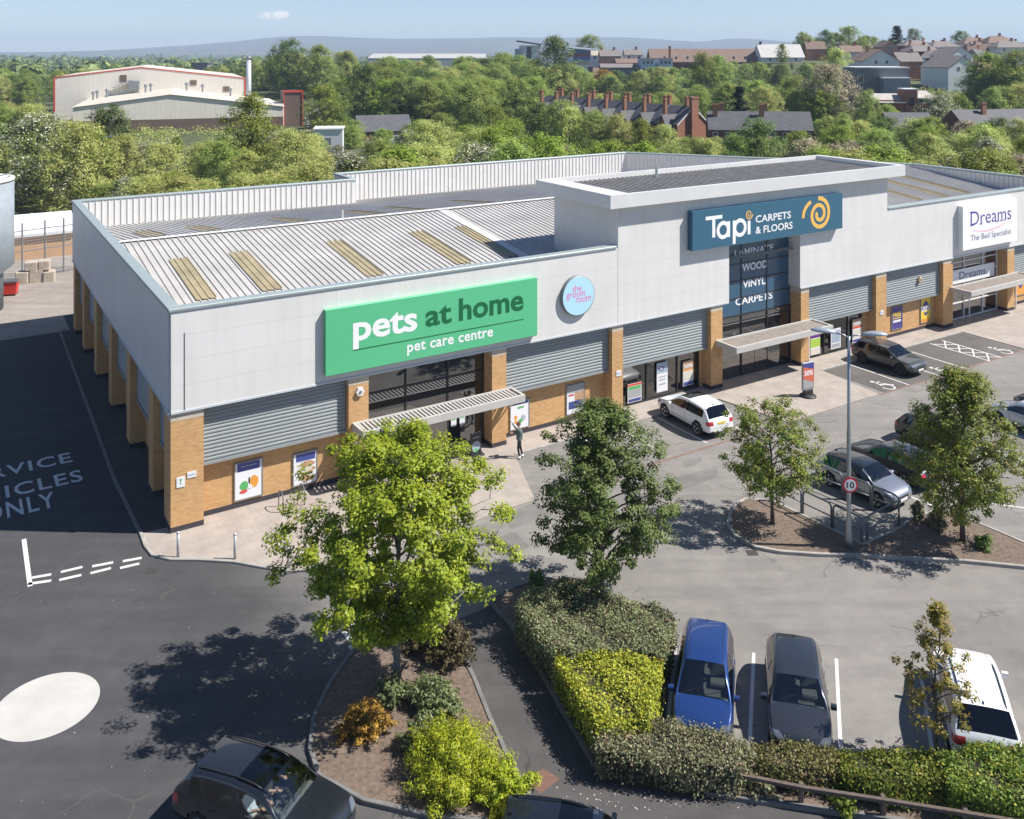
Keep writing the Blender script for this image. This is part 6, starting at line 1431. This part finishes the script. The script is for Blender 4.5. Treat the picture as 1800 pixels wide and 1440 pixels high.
# school and blocks in the middle distance
hill_house('long low building with a brown tiled roof along the ridge', 1243, 405, 86, 108, 205, 14, m_redd, m_tile, chim=((-.68,-.8),), wins=[(-20+i*5, 4.0) for i in range(9)], name='long_building')
r = hill_house('pale roofed hall with a dark brick chimney on the ridge', 1368, 400, 78, 100, 74, 14, m_rend, M('pale_roof', (.46,.45,.43), .7, var=.1, vscale=.5), chim=((-.85,0),), chm=m_redd, name='hall')
for u, lb in ((1139,'left pale blue block with six small windows'),(1170,'right pale blue block with six small windows')):
    c = BP(u, 345); zt = zat(104,345); w = 25*345/F_PX; r = empty('apartment_block', (c.x, 345, c.z), 0, lb, 'building', 'pale blue blocks'); h = zt-c.z
    MB().box(-w/2,w/2,0,9,-3,h).build('wall', m_rendb, r); MB().box(-w/2-.15,w/2+.15,-.15,9.15,h,h+.3).build('roof', m_tileg, r)
    windows_on(r, 0, [(a*w, zat(v,345)-c.z) for v in (110,122) for a in (-.28,0,.28)], 1.0, 1.2)
for u, Y, vr, ve, w, wall, roof, lb in ((1072,385,88,98,36,m_pinkb,m_tileg,'pink brick house left of the pale blue blocks'),(1112,392,87,96,30,m_rend,m_tileg,'white house behind the pink brick house'),(1052,410,89,97,26,m_rend,M('buff_roof',(.40,.35,.28),.8),'buff roofed house beside the striped modern block'),(1104,362,103,110,44,m_red,m_tile,'low red brick sheds left of the pale blue blocks'),(1085,352,112,118,60,m_conc,m_tileg,'long dark low shed below the pink brick house')):
    hill_house(lb, u, Y, vr, ve, w, 9, wall, roof, chim=((.4,0),) if Y > 370 else ())
# modern building with a wedge roof
Y = 440; c = BP(980, Y); r = empty('modern_block', (c.x, Y, c.z), 0, 'modern white and glass block with a sloping wedge roof and blue and red bands', 'building'); kx = Y/F_PX; X = lambda u: (u-980)*kx; Z = lambda v: zat(v,Y)-c.z
MB().box(X(913),X(950),0,12,-3,Z(80)).build('wall', m_rend, r); MB().box(X(926),X(934),-.1,-.01,Z(103),Z(82)).build('window', m_wind, r); MB().box(X(905),X(916),-1,8,-3,Z(86)).build('glass_stair', M('far_glass', (.25,.32,.38), .15), r)
MB().box(X(950),X(1048),1,14,-3,Z(88)).build('wall', m_rend, r)
for v0, v1, cc, nm in ((95,87,(.10,.16,.30),'blue_band'),(100,95,(.30,.08,.11),'red_band'),(106,100,(.09,.18,.42),'blue_band'),(114,106,(.45,.40,.33),'buff_band')): MB().box(X(1008),X(1046),.9,.995,Z(v0),Z(v1)).build(nm, M(nm+str(v0), cc, .6), r)
mb = MB(); mb.loft([[(X(908),y,Z(71)),(X(952),y,Z(77.5)),(X(952),y,Z(79.5)),(X(908),y,Z(73))] for y in (-2,14)], caps=True); mb.build('roof', m_slate, r)
mb = MB(); mb.loft([[(X(985),y,zz+.0),(X(1052),y,zz-1.6),(X(1052),y,zz-2.1),(X(985),y,zz-.5)] for y, zz in ((-1,Z(83)),(15,Z(78)))], caps=True); mb.build('roof', M('zinc_roof', (.22,.26,.31), .5), r)
# wide pale warehouse roof on the left plateau
Y = 530; c = BP(748,Y,13.0); r = empty('warehouse', (c.x, Y, 12.0), 0, 'wide pale warehouse roof showing above the wooded bank', 'building'); w = 205*Y/F_PX/2; z = zat(94.5,Y)-12
MB().box(-w,w,0,50,-8,z-2.6).build('wall', M('warehouse_wall', (.50,.52,.55), .6), r); mb = MB(); mb.loft([[(x,0,z-3.0),(x,25,z),(x,50,z-3),(x,50,z-3.4),(x,0,z-3.4)] for x in (-w-.4,w+.4)], caps=True); mb.build('roof', M('warehouse_roof', (.42,.42,.40), .6), r)
c = BP(349,620,0); r = empty('office_block', c, 0, 'small dark distant block above the red trimmed factory', 'building'); MB().box(-6,6,0,10,0,zat(112,620)).build('wall', m_conc, r); MB().box(-6.6,6.6,-.6,10.6,zat(112,620),zat(110.5,620)).build('roof', m_slate, r)
# factory with red trim
m_fac = panel_mat('factory_sheet', (0.70,0.65,0.575), 60, -5, 1.2, axis=0, gap=.10, dark=.86); m_trimr = M('red_trim', (0.55,0.06,0.04), .5); m_facroof = M('factory_roof', (0.58,0.54,0.45), .7, var=.1, vscale=.15); m_brown = M('brown_sheet', (.14,.095,.075), .7)
YA = 233.0; FR = R(20); r = empty('factory', (BP(300,YA).x, YA, 0), FR, 'large beige factory with two stepped gables and red edging', 'building'); ox = r.location.x
fc, fs_ = math.cos(FR), math.sin(FR)
def FX(u, ly):          # along the factory wall at depth ly: local x and distance from the camera
    a = (u-CX)/F_PX; k = (ly+YA*fc-ox*fs_)/(fc-a*fs_); return (k*a-ox)*fc+(k-YA)*fs_, k
def FXZ(u, v, ly): x, k = FX(u, ly); return x, zat(v, k)
DB = 44.0
(xl,zl),(xm,zp),(xr,zr_) = FXZ(128,190,0), FXZ(300,167,0), FXZ(498,188,0); (xl2,zl2),(xm2,zp2),(xr2,zr2) = FXZ(95,137,DB), FXZ(248,119,DB), FXZ(431,138,DB)
mb = MB(); mb.poly([(xl,0,3.0),(xr,0,3.0),(xr,0,zr_),(xm,0,zp),(xl,0,zl)]); mb.box(xl,xl+.2,.01,DB,0,zl); mb.box(xr-.2,xr,.01,DB,0,zr_); mb.build('wall', m_fac, r)
MB().box(xl,xr,.0,.3,-1,2.99).build('base_wall', m_brown, r)
mb = MB(); mb.add([(xl-.4,-.4,zl+.1),(xm,-.4,zp+.12),(xr+.4,-.4,zr_+.1),(xl-.4,DB,zl+.1),(xm,DB,zp+.12),(xr+.4,DB,zr_+.1)], [(0,1,4,3),(1,2,5,4)]); mb.build('roof', m_facroof, r)
yb = DB+.05
mb = MB(); mb.poly([(xl2,yb,-1),(xr2,yb,-1),(xr2,yb,zr2),(xm2,yb,zp2),(xl2,yb,zl2)]); mb.box(xr2-.2,xr2,yb+.01,yb+60,-1,zr2); mb.box(xl2,xl2+.2,yb+.01,yb+60,-1,zl2); mb.build('wall', m_fac, r)
mb = MB(); mb.add([(xl2,yb,zl2+.1),(xm2,yb,zp2+.1),(xr2,yb,zr2+.1),(xl2,yb+60,zl2+.1),(xm2,yb+60,zp2+.1),(xr2,yb+60,zr2+.1)], [(0,1,4,3),(1,2,5,4)]); mb.build('roof', m_facroof, r)
mb = MB(); T = .22
for (xa,za),(xb,zb) in (((xl2,zl2),(xm2,zp2)),((xm2,zp2),(xr2,zr2))): mb.add([(xa,yb-.12,za-.1),(xb,yb-.12,zb-.1),(xb,yb-.12,zb+T),(xa,yb-.12,za+T),(xa,yb+.5,za-.1),(xb,yb+.5,zb-.1),(xb,yb+.5,zb+T),(xa,yb+.5,za+T)], [(0,1,2,3),(3,2,6,7),(4,7,6,5),(0,4,5,1)])
mb.box(xl2-.12,xl2+.3,yb-.1,yb-.01,3,zl2); mb.box(xr2-.3,xr2+.12,yb-.1,yb-.01,3,zr2); mb.build('red_edge', m_trimr, r)
for u in (164,171,188,243,256,265,328,356,405):
    y = random.Random(u).uniform(30,40); x = FX(u,y)[0]; zz = zp-abs(x-xm)*((zp-zr_)/(xr-xm) if x > xm else (zp-zl)/(xm-xl)); MB().lathe([(.28,0),(.28,1.7),(.5,1.75),(.5,2.3),(.1,2.6)], 10, c=(x,y,zz)).build('roof_vent', m_galv, r)
for u, v0, v1 in ((217,143,132),(398,161,152),(340,150,141)):
    x, k = FX(u,yb); MB().box(x-.9,x+.9,yb-.15,yb-.02,zat(v0,k),zat(v1,k)).build('hatch', m_brown, r)
mb = MB(); x, k = FX(216,yb-2)
for i in range(5): mb.box(x-3+i*1.1,x-1.9+i*1.1,yb-2,yb-.3,zat(155,k)+i*.5,zat(155,k)+i*.5+.2)
mb.box(x+1.5,x+4.5,yb-2,yb-.3,zat(149,k)-1.6,zat(143,k)); mb.build('stair', m_steel, r)
YD = 4.0; (x0,z1),(x1,_) = FXZ(500,161,YD), FXZ(531,161,YD); MB().box(x0,x1,YD,YD+10,-1,z1).build('annexe', m_brown, r)
mb = MB()
for a, c in ((x0-.25,x0),(x1,x1+.25)): mb.box(a,c,YD-.25,YD-.003,-1,z1+.3)
mb.box(x0,x1,YD-.25,YD-.003,z1-.3,z1+.3); mb.build('red_edge', m_trimr, r)
x2, z2 = FXZ(478,183,YD-1); MB().box(x2,x0-.3,YD-1.49,YD+8,-1,z2).build('annexe', m_fac, r)
c = BP(437,268,0); r = empty('factory_flue', c, 0, 'tall pale steel flue with a dark top beside the factory', 'chimney'); zt = zat(99,268)
MB().lathe([(.78,0),(.72,zt-1.2)], 18).build('stack', M('flue_steel', (.52,.54,.56), .45, .3), r, True); MB().lathe([(.62,zt-1.2),(.62,zt)], 18).build('cowl', m_steel, r, True)
# small things beyond the trees: shed, sheds, road, street lamps, parked cars
c = BP(580,178,0); r = empty('white_shed', (c.x, c.y, 0), R(8), 'white flat roofed shed glimpsed between the trees left of centre', 'building'); z = zat(228,178)
MB().box(-3,2.4,0,6,0,z).build('wall', m_rend, r); MB().box(-3.2,2.6,-.2,6.2,z,z+.25).build('roof', m_barge, r); MB().box(-1.6,.2,-.06,-.002,0,z-1.6).build('door', m_steel, r)
c = BP(672,214,0); house('grey pitched roof showing low between the trees left of centre', (c.x, c.y, 0), R(20), 12, 9, 2.2, 5.4, m_redd, m_slate)
struct(MB().add([(p.x,p.y,.06) for p in gp((538,232),(540,214),(556,197),(582,189),(600,187),(604,193),(584,199),(574,208),(578,236))], [tuple(range(9))]).build('road', m_asph))
k = MB(); k.strip(gp((536,214),(551,198),(580,187.5),(600,185.5)), 1.2, 0, .8); tag(k.build('low_wall', m_kerb), 'pale low wall along the outside of the road bend', 'wall')
lamp0 = None
for (u, v), lb in zip(((573,219),(620,216),(646,217),(178,352)), ('street lamp on the road bend near the red trimmed annexe','street lamp in front of the dark trees left of centre','street lamp just right of the pair in front of the dark trees','street lamp behind the left end of the retail building')):
    Y = F_PX*20/(v-HOR); c = BP(u, Y, 0); r = empty('street_lamp', c, 0, lb, 'street lamp', 'street lamps beyond the retail building')
    if lamp0 is None:
        lamp0 = r; MB().tube([(0,0,0),(0,0,8.2),(.3,0,8.5),(1.0,0,8.6)], [.11,.07,.06,.05], 8).build('pole', m_galv, r, True); MB().loft([[(x,y*w,8.58+h_) for y, h_ in ((-.17,0),(-.12,.12),(.12,.12),(.17,0))] for x, w in ((.9,.6),(1.2,1),(1.7,.8))], caps=True).build('lamp_head', m_galv, r)
    else:
        for ch in [c for c in bpy.data.objects if c.parent == lamp0]: ch2 = ch.copy(); COL.objects.link(ch2); ch2.parent = r
def far_car_mesh(mt):
    mb = MB(); st = [(-2.1,.5,.75),(-2.05,.85,.85),(-1.5,.9,.88),(-1.15,1.4,.7),(.2,1.45,.7),(.95,.95,.85),(1.95,.8,.82),(2.1,.5,.75)]
    mb.loft([[(x,-w,.22),(x,-w,min(h,.85)),(x,-w*(.95 if h < 1 else .86),h),(x,w*(.95 if h < 1 else .86),h),(x,w,min(h,.85)),(x,w,.22)] for x, h, w in st], caps=True)
    n = len(mb.f)
    for sy in (-1,1):
        mb.poly([(-1.3,sy*.86,.92),(.75,sy*.86,.92),(.25,sy*.735,1.36),(-1.1,sy*.735,1.36)], 1)
        for x in (-1.35,1.3): mb.lathe([(.31,sy*.70),(.31,sy*.90)], 12, 2, c=(x,0,.31), axis='y')
    mb.poly([(.95,-.7,.97),(.95,.7,.97),(.28,.62,1.41),(.28,-.62,1.41)], 1); mb.poly([(-1.52,-.7,.92),(-1.52,.7,.92),(-1.2,.62,1.37),(-1.2,-.62,1.37)], 1)
    return mb.mesh('far_car', [mt, m_cdark, m_tyre])
fcm = [far_car_mesh(PWHITE), far_car_mesh(PSILV), far_car_mesh(PBLUE)]
rd = random.Random(9)
for i, (u, Y) in enumerate(((688,214),(694,209),(701,204),(707,199),(716,203),(722,206))):
    c = BP(u,Y,0); o = link('far_car', fcm[i % 2]); o.location = (c.x, c.y, .05); o.rotation_euler = (0,0,R(20)); tag(o, 'pale car in the small row of parked cars between the trees', 'car', 'row of pale cars between the trees')
for i, (u, Y) in enumerate(((1012,352),(1020,350),(1028,353),(1037,349),(1046,352),(1130,340),(1190,338))):
    c = BP(u,Y); o = link('far_car', fcm[(i*2) % 3]); o.location = c+Vector((0,0,.1)); o.rotation_euler = (0,0,R(rd.uniform(-30,30))); tag(o, 'small parked vehicle in the hillside yard below the houses', 'car', 'vehicles in the hillside yard')

# ------------------------------------------------------------------ trees of the valley
FK = {'willow': leaf_mat('far_willow', (0.29,0.32,0.09), (0.62,0.65,0.22), .45, clump=.35), 'mid': leaf_mat('far_green', (0.15,0.225,0.05), (0.45,0.53,0.13), .45, clump=.35),
      'bright': leaf_mat('far_bright', (0.12,0.19,0.02), (0.38,0.44,0.06), .35, clump=.5), 'dark': leaf_mat('far_dark', (0.055,0.105,0.024), (0.21,0.285,0.065), .35, clump=.4),
      'bare': leaf_mat('far_buff', (0.26,0.22,0.14), (0.50,0.44,0.29), .3, clump=.4), 'blossom': leaf_mat('far_blossom', (0.10,0.13,0.05), (0.24,0.27,0.10), .3, extra=((0.68,0.65,0.54), .28), clump=.5), 'conifer': leaf_mat('far_conifer', (0.018,0.03,0.014), (0.05,0.07,0.03), .15, clump=.6), 'gorse': leaf_mat('far_gorse', (.30,.20,.02), (.62,.42,.03), .2, clump=.6)}
KN = {'willow':('olive_willow','olive green feathery willow'), 'mid':('broadleaf_tree','mid green broadleaf tree'), 'bright':('bright_broadleaf','bright yellow green tree'), 'dark':('dark_broadleaf','dark green dense tree'), 'bare':('buff_tree','buff barely leafed tree'), 'blossom':('hawthorn','hawthorn in white blossom'), 'conifer':('conifer','dark narrow conifer'), 'gorse':('gorse_bush','yellow flowering gorse bush')}  # species unknown: bright and dark kinds are broadleaf trees differing only in leaf colour
SH = []
rnd_env = [lambda f: (math.sin(math.pi*min(1,f*.80+.18)))**.6, lambda f: (math.sin(math.pi*min(1,f*.86+.14)))**.8, lambda f: (math.sin(math.pi*min(1,f*.74+.24)))**.5, lambda f: (math.sin(math.pi*min(1,f*.9+.08)))**.7*(1.1-.25*f), lambda f: (math.sin(math.pi*min(1,f*.8+.17)))**.55]
for i in range(5):      # unit trees, ten metres tall
    mb, V = tree_parts(100+i, H=10, Rc=4.3, z0=.9, env=rnd_env[i], limbs=38, subs=7, per=42, leaf=.235, clump=.85, trunk_r=.20, spread=.30, cut=0)
    t_ = mb.mesh('trunk', m_bark, True); SH.append((t_, leaf_mesh('crown', V, FK['mid'])))
mb, V = tree_parts(140, H=10, Rc=1.9, z0=.5, env=lambda f: 1.05-f, limbs=40, subs=4, per=30, leaf=.28, clump=.45, trunk_r=.16, spread=.2)
CONI = (mb.mesh('trunk', m_bark, True), leaf_mesh('crown', V, FK['conifer']))
NT = [0]
def far_tree(loc, h, wide, kind, label, group, yaw):
    tm, cm = CONI if kind == 'conifer' else SH[NT[0] % 5]; NT[0] += 1
    r = empty(KN[kind][0], (loc[0], loc[1], loc[2]-.15), yaw, label, 'bush' if kind == 'gorse' else 'tree', group); r.scale = (h/10*wide, h/10*wide, h/10)
    link('trunk', tm, r); c = link('crown', cm, r); c.material_slots[0].link = 'OBJECT'; c.material_slots[0].material = FK[kind]; return r
BLK = [(-22,-9,70,78)]                                    # plan rectangles kept clear (x0, x1, y0, y1)
FOOT = [(fo.location.x, fo.location.y) for fo in bpy.data.objects if fo.parent is None and fo.get('category') in ('house','building')]
def clear(x, y, rad):
    s, t = L((x, y, 0))
    if -8 < s < 76 and t < 42: return False
    if s < 10 and t < 70: return False
    if -122 < x < -52 and 226 < y < 365: return False
    for a, c in FOOT:
        if abs(x-a) < 7+rad*.5 and abs(y-c) < 6+rad*.5: return False
    return True
MARKS = [(60,'above the steel tank'),(150,'at the factory left end'),(260,'below the factory gable'),(380,'at the factory middle'),(480,'near the factory flue'),(560,'near the red trimmed annexe'),(640,'near the white shed'),(740,'near the low grey roof'),(860,'left of the long terrace'),(960,'at the terrace far end'),(1060,'near the terrace middle'),(1170,'near the terrace chimneys'),(1250,'near the sunlit gable'),(1340,'near the low slate terrace'),(1430,'right of the slate terrace'),(1520,'near the buff tree'),(1620,'near the grey works'),(1720,'near the white gabled house'),(9999,'at the far right')]
def belt_of(n, Y0, Y1, u0, u1, tab, jit, kinds, where, seed, hlim=(4,13), sep_=.55, wide=(.9,1.35)):
    rd = random.Random(seed); pl = []; tries = 0
    while len(pl) < n and tries < n*60:
        tries += 1; u = rd.uniform(u0,u1); Y = rd.uniform(Y0,Y1); c = BP(u,Y); vt = lerp_tab(tab,u)+rd.uniform(0,jit)
        h = zat(vt,Y)-c.z; 
        if h < hlim[0]: continue
        h = min(h, hlim[1]); rad = h*.42
        if not clear(c.x, c.y, rad): continue
        if any((c.x-a)**2+(c.y-b2)**2 < ((rad+q)*sep_)**2 for a, b2, q in pl): continue
        pl.append((c.x,c.y,rad)); k = rd.choice(kinds); wd_ = rd.uniform(*wide); mark = next(m for lim, m in MARKS if u < lim)
        far_tree(c, h, wd_, k, ('small' if h < 5.5 else 'medium' if h < 8.5 else 'tall')+(' narrow ' if wd_ < .96 else ' round ' if wd_ < 1.09 else ' broad ')+KN[k][1]+' '+where+', '+mark, where, rd.uniform(0,6.28))
near_tab = [(0,300),(100,310),(250,300),(420,285),(600,262),(750,250),(900,236),(1100,232),(1300,232),(1500,238),(1650,248),(1800,262)]
belt_of(70, 84, 112, -60, 1880, near_tab, 45, ['willow']*6+['mid']*3+['bright']*2+['blossom','dark','bare'], 'close behind the shops', 1, (5,12), .36)
mid_tab = [(0,215),(90,190),(140,178),(200,232),(300,232),(420,240),(500,220),(620,240),(740,205),(850,196),(960,232),(1100,238),(1250,236),(1350,232),(1440,205),(1550,200),(1640,205),(1800,205)]
belt_of(100, 114, 165, -60, 1880, mid_tab, 45, ['willow']*6+['mid']*3+['bright']*2+['blossom','dark','bare'], 'in the tree belt', 2, (4,12), .36)
rear_tab = [(0,172),(90,185),(140,240),(520,232),(560,236),(600,200),(690,228),(760,190),(860,172),(940,180),(960,195),(1080,206),(1150,222),(1230,230),(1260,232),(1420,205),(1500,196),(1560,196),(1640,188),(1720,198),(1800,200)]
belt_of(60, 168, 208, -60, 1880, rear_tab, 22, ['willow']*4+['mid']*4+['bright','dark'], 'in the far thicket', 3, (3,11), .36)
bank_tab = [(540,150),(600,130),(700,118),(800,112),(900,112),(960,140),(1000,165),(1100,160),(1200,150),(1260,140),(1400,130)]
belt_of(120, 225, 305, 560, 1470, bank_tab, 30, ['mid']*4+['dark']*3+['willow','bright'], 'on the wooded bank', 4, (2.5,13), .33)
top_tab = [(440,112),(480,95),(520,80),(600,84),(640,96),(700,99),(800,96),(870,90),(930,100),(1000,112),(1060,116),(1120,122),(1180,112),(1260,100),(1400,104),(1500,118)]
belt_of(150, 305, 400, 440, 1470, top_tab, 22, ['mid']*4+['dark']*2+['willow']*2+['bright'], 'along the bank top', 5, (2,14), .33)
hill_tab = [(1400,138),(1450,142),(1500,172),(1640,168),(1652,145),(1700,143),(1722,112),(1800,104)]
belt_of(55, 205, 330, 1400, 1900, hill_tab, 25, ['mid']*3+['bright','willow','dark','blossom'], 'on the hillside', 6, (2.5,10), .36)
sky_tab = [(1390,62),(1440,58),(1500,52),(1560,62),(1640,70),(1720,72),(1800,66)]
belt_of(20, 415, 480, 1390, 1900, sky_tab, 14, ['mid','dark','mid','bright'], 'on the hill skyline', 7, (5,13), .5)
left_tab = [(-60,112),(100,122),(300,118),(430,108),(520,100)]
belt_of(46, 300, 480, -80, 470, left_tab, 14, ['mid']*3+['willow','dark','bright'], 'on the plain behind', 8, (4,12), .5)
# single trees that stand out
for u, Y, vt, k, w, lb in ((440,128,163,'bright',.80,'tall bright green tree in front of the factory right gable'),(190,138,184,'dark',.95,'dark round tree in front of the factory wall'),(975,318,62,'dark',1.0,'tall dark tree beside the modern block'),(1035,455,62,'mid',1.0,'round tree on the skyline right of the modern block'),
    (506,350,69,'dark',1.0,'dark round tree rising above the bank left of centre'),(560,345,78,'mid',1.0,'mid green tree right of the dark round tree above the bank'),(1456,222,112,'bare',1.05,'big buff barely leafed tree in the middle of the hillside'),(1470,270,84,'willow',.9,'tall pale willow behind the buff tree'),
    (1300,196,150,'conifer',1.5,'dark cypress behind the low slate terrace'),(1345,210,152,'willow',1.0,'pale weeping willow right of the dark cypress'),(1262,300,96,'mid',.9,'broad tree left in the pair before the long brown roof'),(1235,298,92,'bright',.8,'bright tree in front of the long brown roof'),
    (1375,385,76,'bright',.9,'bright green tree in front of the pale hall'),(1062,330,122,'gorse',1.1,'yellow gorse bush in the hillside yard'),(1412,410,56,'mid',.9,'first green tree left on the hill skyline'),(1452,420,52,'dark',1.0,'dark tree left of the tall rounded skyline tree'),(1492,405,46,'bright',1.15,'tall rounded tree on the hill skyline'),
    (1577,425,45,'conifer',2.2,'dark conifer on the hill skyline'),(1607,440,50,'dark',.8,'thin dark skyline tree right of the conifer'),(1688,440,54,'dark',1.0,'dark skyline tree between the hill houses'),(1632,318,102,'conifer',1.6,'dark clipped cypress in front of the white gabled house'),(1330,132,208,'dark',1.0,'dark tree in front of the low slate terrace'),
    (1000,172,186,'willow',1.1,'olive willow hiding the foot of the terrace left of its middle'),(1042,170,194,'mid',1.0,'green tree hiding the foot of the terrace at its middle'),(1085,168,200,'willow',1.0,'olive willow hiding the terrace right of its middle'),(1128,166,207,'bright',.9,'yellow green tree before the right part of the terrace'),(1168,164,218,'willow',.9,'low olive willow just left of the sunlit gable'),(950,182,178,'dark',1.1,'dark tree at the far left end of the terrace'),
    (985,176,176,'mid',1.1,'round mid green bush left of the terrace with tall chimneys'),(1525,205,158,'mid',.7,'slim green tree left of the brick workshop'),(1735,262,92,'bright',1.3,'broad yellow green tree right of the white gabled house'),(1785,250,88,'bright',1.2,'second broad yellow green tree at the right edge'),
    (640,258,112,'dark',1.1,'dark dense tree behind the street lamps'),(690,262,120,'mid',.9,'grey green tree right of the dark dense tree')):
    c = BP(u,Y); h = zat(vt,Y)-c.z; far_tree(c, h, w, k, lb, None, u*.37)
# distant woodland on the plain: too many trees to count
def woodland():
    rd = np.random.default_rng(33); C = []; N = []; S = []
    for i in range(5200):
        Y = 480*math.exp(rd.uniform(0,1)*2.35); u = rd.uniform(-150,1950)
        x = (u-CX)/F_PX*Y
        if u > 560 and Y < 900: continue
        g = math.sin(x*.006+Y*.004)+math.sin(x*.013-Y*.009+1)
        if g < -.35 and Y > 700: continue
        h = rd.uniform(4,9)*(1.7 if rd.uniform() < .18 else 1); r_ = h*rd.uniform(.4,.65); z = terrain(x,Y); m = 34 if Y < 900 else 16; d = rd.normal(size=(m,3)); d[:,2] = np.abs(d[:,2])*1.0; d /= np.linalg.norm(d,axis=1,keepdims=True)
        C.append(np.array([x,Y,z+h*.35])+d*np.array([r_,r_,h*.62])*rd.uniform(.75,1.05,size=(m,1))); N.append(d+rd.normal(size=(m,3))*.3); S.append(np.full(m, r_*(.62 if Y < 900 else .95)))
    C = np.concatenate(C); N = np.concatenate(N); S = np.concatenate(S)
    n = len(C); r = rd.normal(size=(n,3)); N /= np.linalg.norm(N,axis=1,keepdims=True); t = np.cross(N,r); t /= np.linalg.norm(t,axis=1,keepdims=True); b_ = np.cross(N,t); V = np.empty((n,4,3)); s = S[:,None]
    V[:,0] = C-t*s*.6; V[:,1] = C+b_*s*.5; V[:,2] = C+t*s*.6; V[:,3] = C-b_*s*.5
    o = link('woodland', leaf_mesh('woodland', V.reshape(-1,3), leaf_mat('wood_leaf', (0.05,0.09,0.025), (0.30,0.34,0.11), .35, clump=.035))); tag(o, 'distant woods spread over the plain below the hills', 'woodland', kind='stuff')
    # an undergrowth of scrub between the nearer trees
    C = []; N = []
    for i in range(1500):
        Y = rd.uniform(84,300); u = rd.uniform(-80,1900); x = (u-CX)/F_PX*Y
        if not clear(x, Y, 2): continue
        h = rd.uniform(1.2,3.2); m = 60; d = rd.normal(size=(m,3)); d[:,2] = np.abs(d[:,2]); d /= np.linalg.norm(d,axis=1,keepdims=True)
        C.append(np.array([x,Y,terrain(x,Y)])+d*np.array([h*1.1,h*1.1,h])*rd.uniform(.6,1,size=(m,1))); N.append(d+rd.normal(size=(m,3))*.5)
    o = link('scrub', leaf_mesh('scrub', leaves(np.concatenate(C), np.concatenate(N), .42, rd), FK['willow'])); tag(o, 'low scrub filling the ground between the trees', 'scrub', kind='stuff')
woodland()
# ------------------------------------------------------------------ hills on the horizon and the hazy air
tab = [(-400,93),(-100,92),(100,91),(240,87.5),(330,80),(420,72),(490,65),(545,63),(620,66),(700,68.5),(800,67.5),(900,65.5),(960,66.5),(1050,66),(1110,66),(1180,71),(1230,74),(1290,67.5),(1330,69),(1400,75),(1500,79),(1650,82),(1800,84),(2200,90)]
YR = 6800.0; us = list(range(-400,2201,20)); vs = []; rdh = random.Random(3)
for f, yy in ((0,4600),(.22,5300),(.55,6000),(.86,6500),(1,6800),(.8,7400),(0,8400)):
    for u in us:
        z = max(0, zat(lerp_tab(tab,u)+rdh.uniform(-.25,.25), YR)); vs.append(((u-CX)/F_PX*YR+ (yy-YR)*.02, yy+120*math.sin(u*.02)*(1 if 0 < f < 1 else 0), z*f*(1+.05*math.sin(u*.035+yy)) if f < 1 else z))
n = len(us); m_hill, nt, bb = _mat('moorland'); nt.links.new(ramp(nt, noise(nt, .0018, 6), [(.35,(.07,.075,.035)),(.5,(.12,.10,.06)),(.65,(.085,.10,.04))]), bb.inputs['Base Color']); bb.inputs['Roughness'].default_value = 1
struct(MB().add(vs, [(j*n+i, j*n+i+1, (j+1)*n+i+1, (j+1)*n+i) for j in range(6) for i in range(n-1)]).build('hills', m_hill, smooth=True))
hz_ = MB(); hz_.box(-9200, 9200, -250, 8800, -3, 175); ho = hz_.build('haze', None or M('haze_air', (1,1,1)))
hm = MATS['haze_air']; nt = hm.node_tree; nt.nodes.clear(); out = nd(nt, 'ShaderNodeOutputMaterial'); pv = nd(nt, 'ShaderNodeVolumePrincipled')
pv.inputs['Color'].default_value = (0.60,0.77,1.0,1); pv.inputs['Density'].default_value = 0.00017; pv.inputs['Anisotropy'].default_value = 0.0
nt.links.new(pv.outputs[0], out.inputs['Volume']); tag(ho, 'thin blue haze over the whole valley', 'haze', kind='stuff')
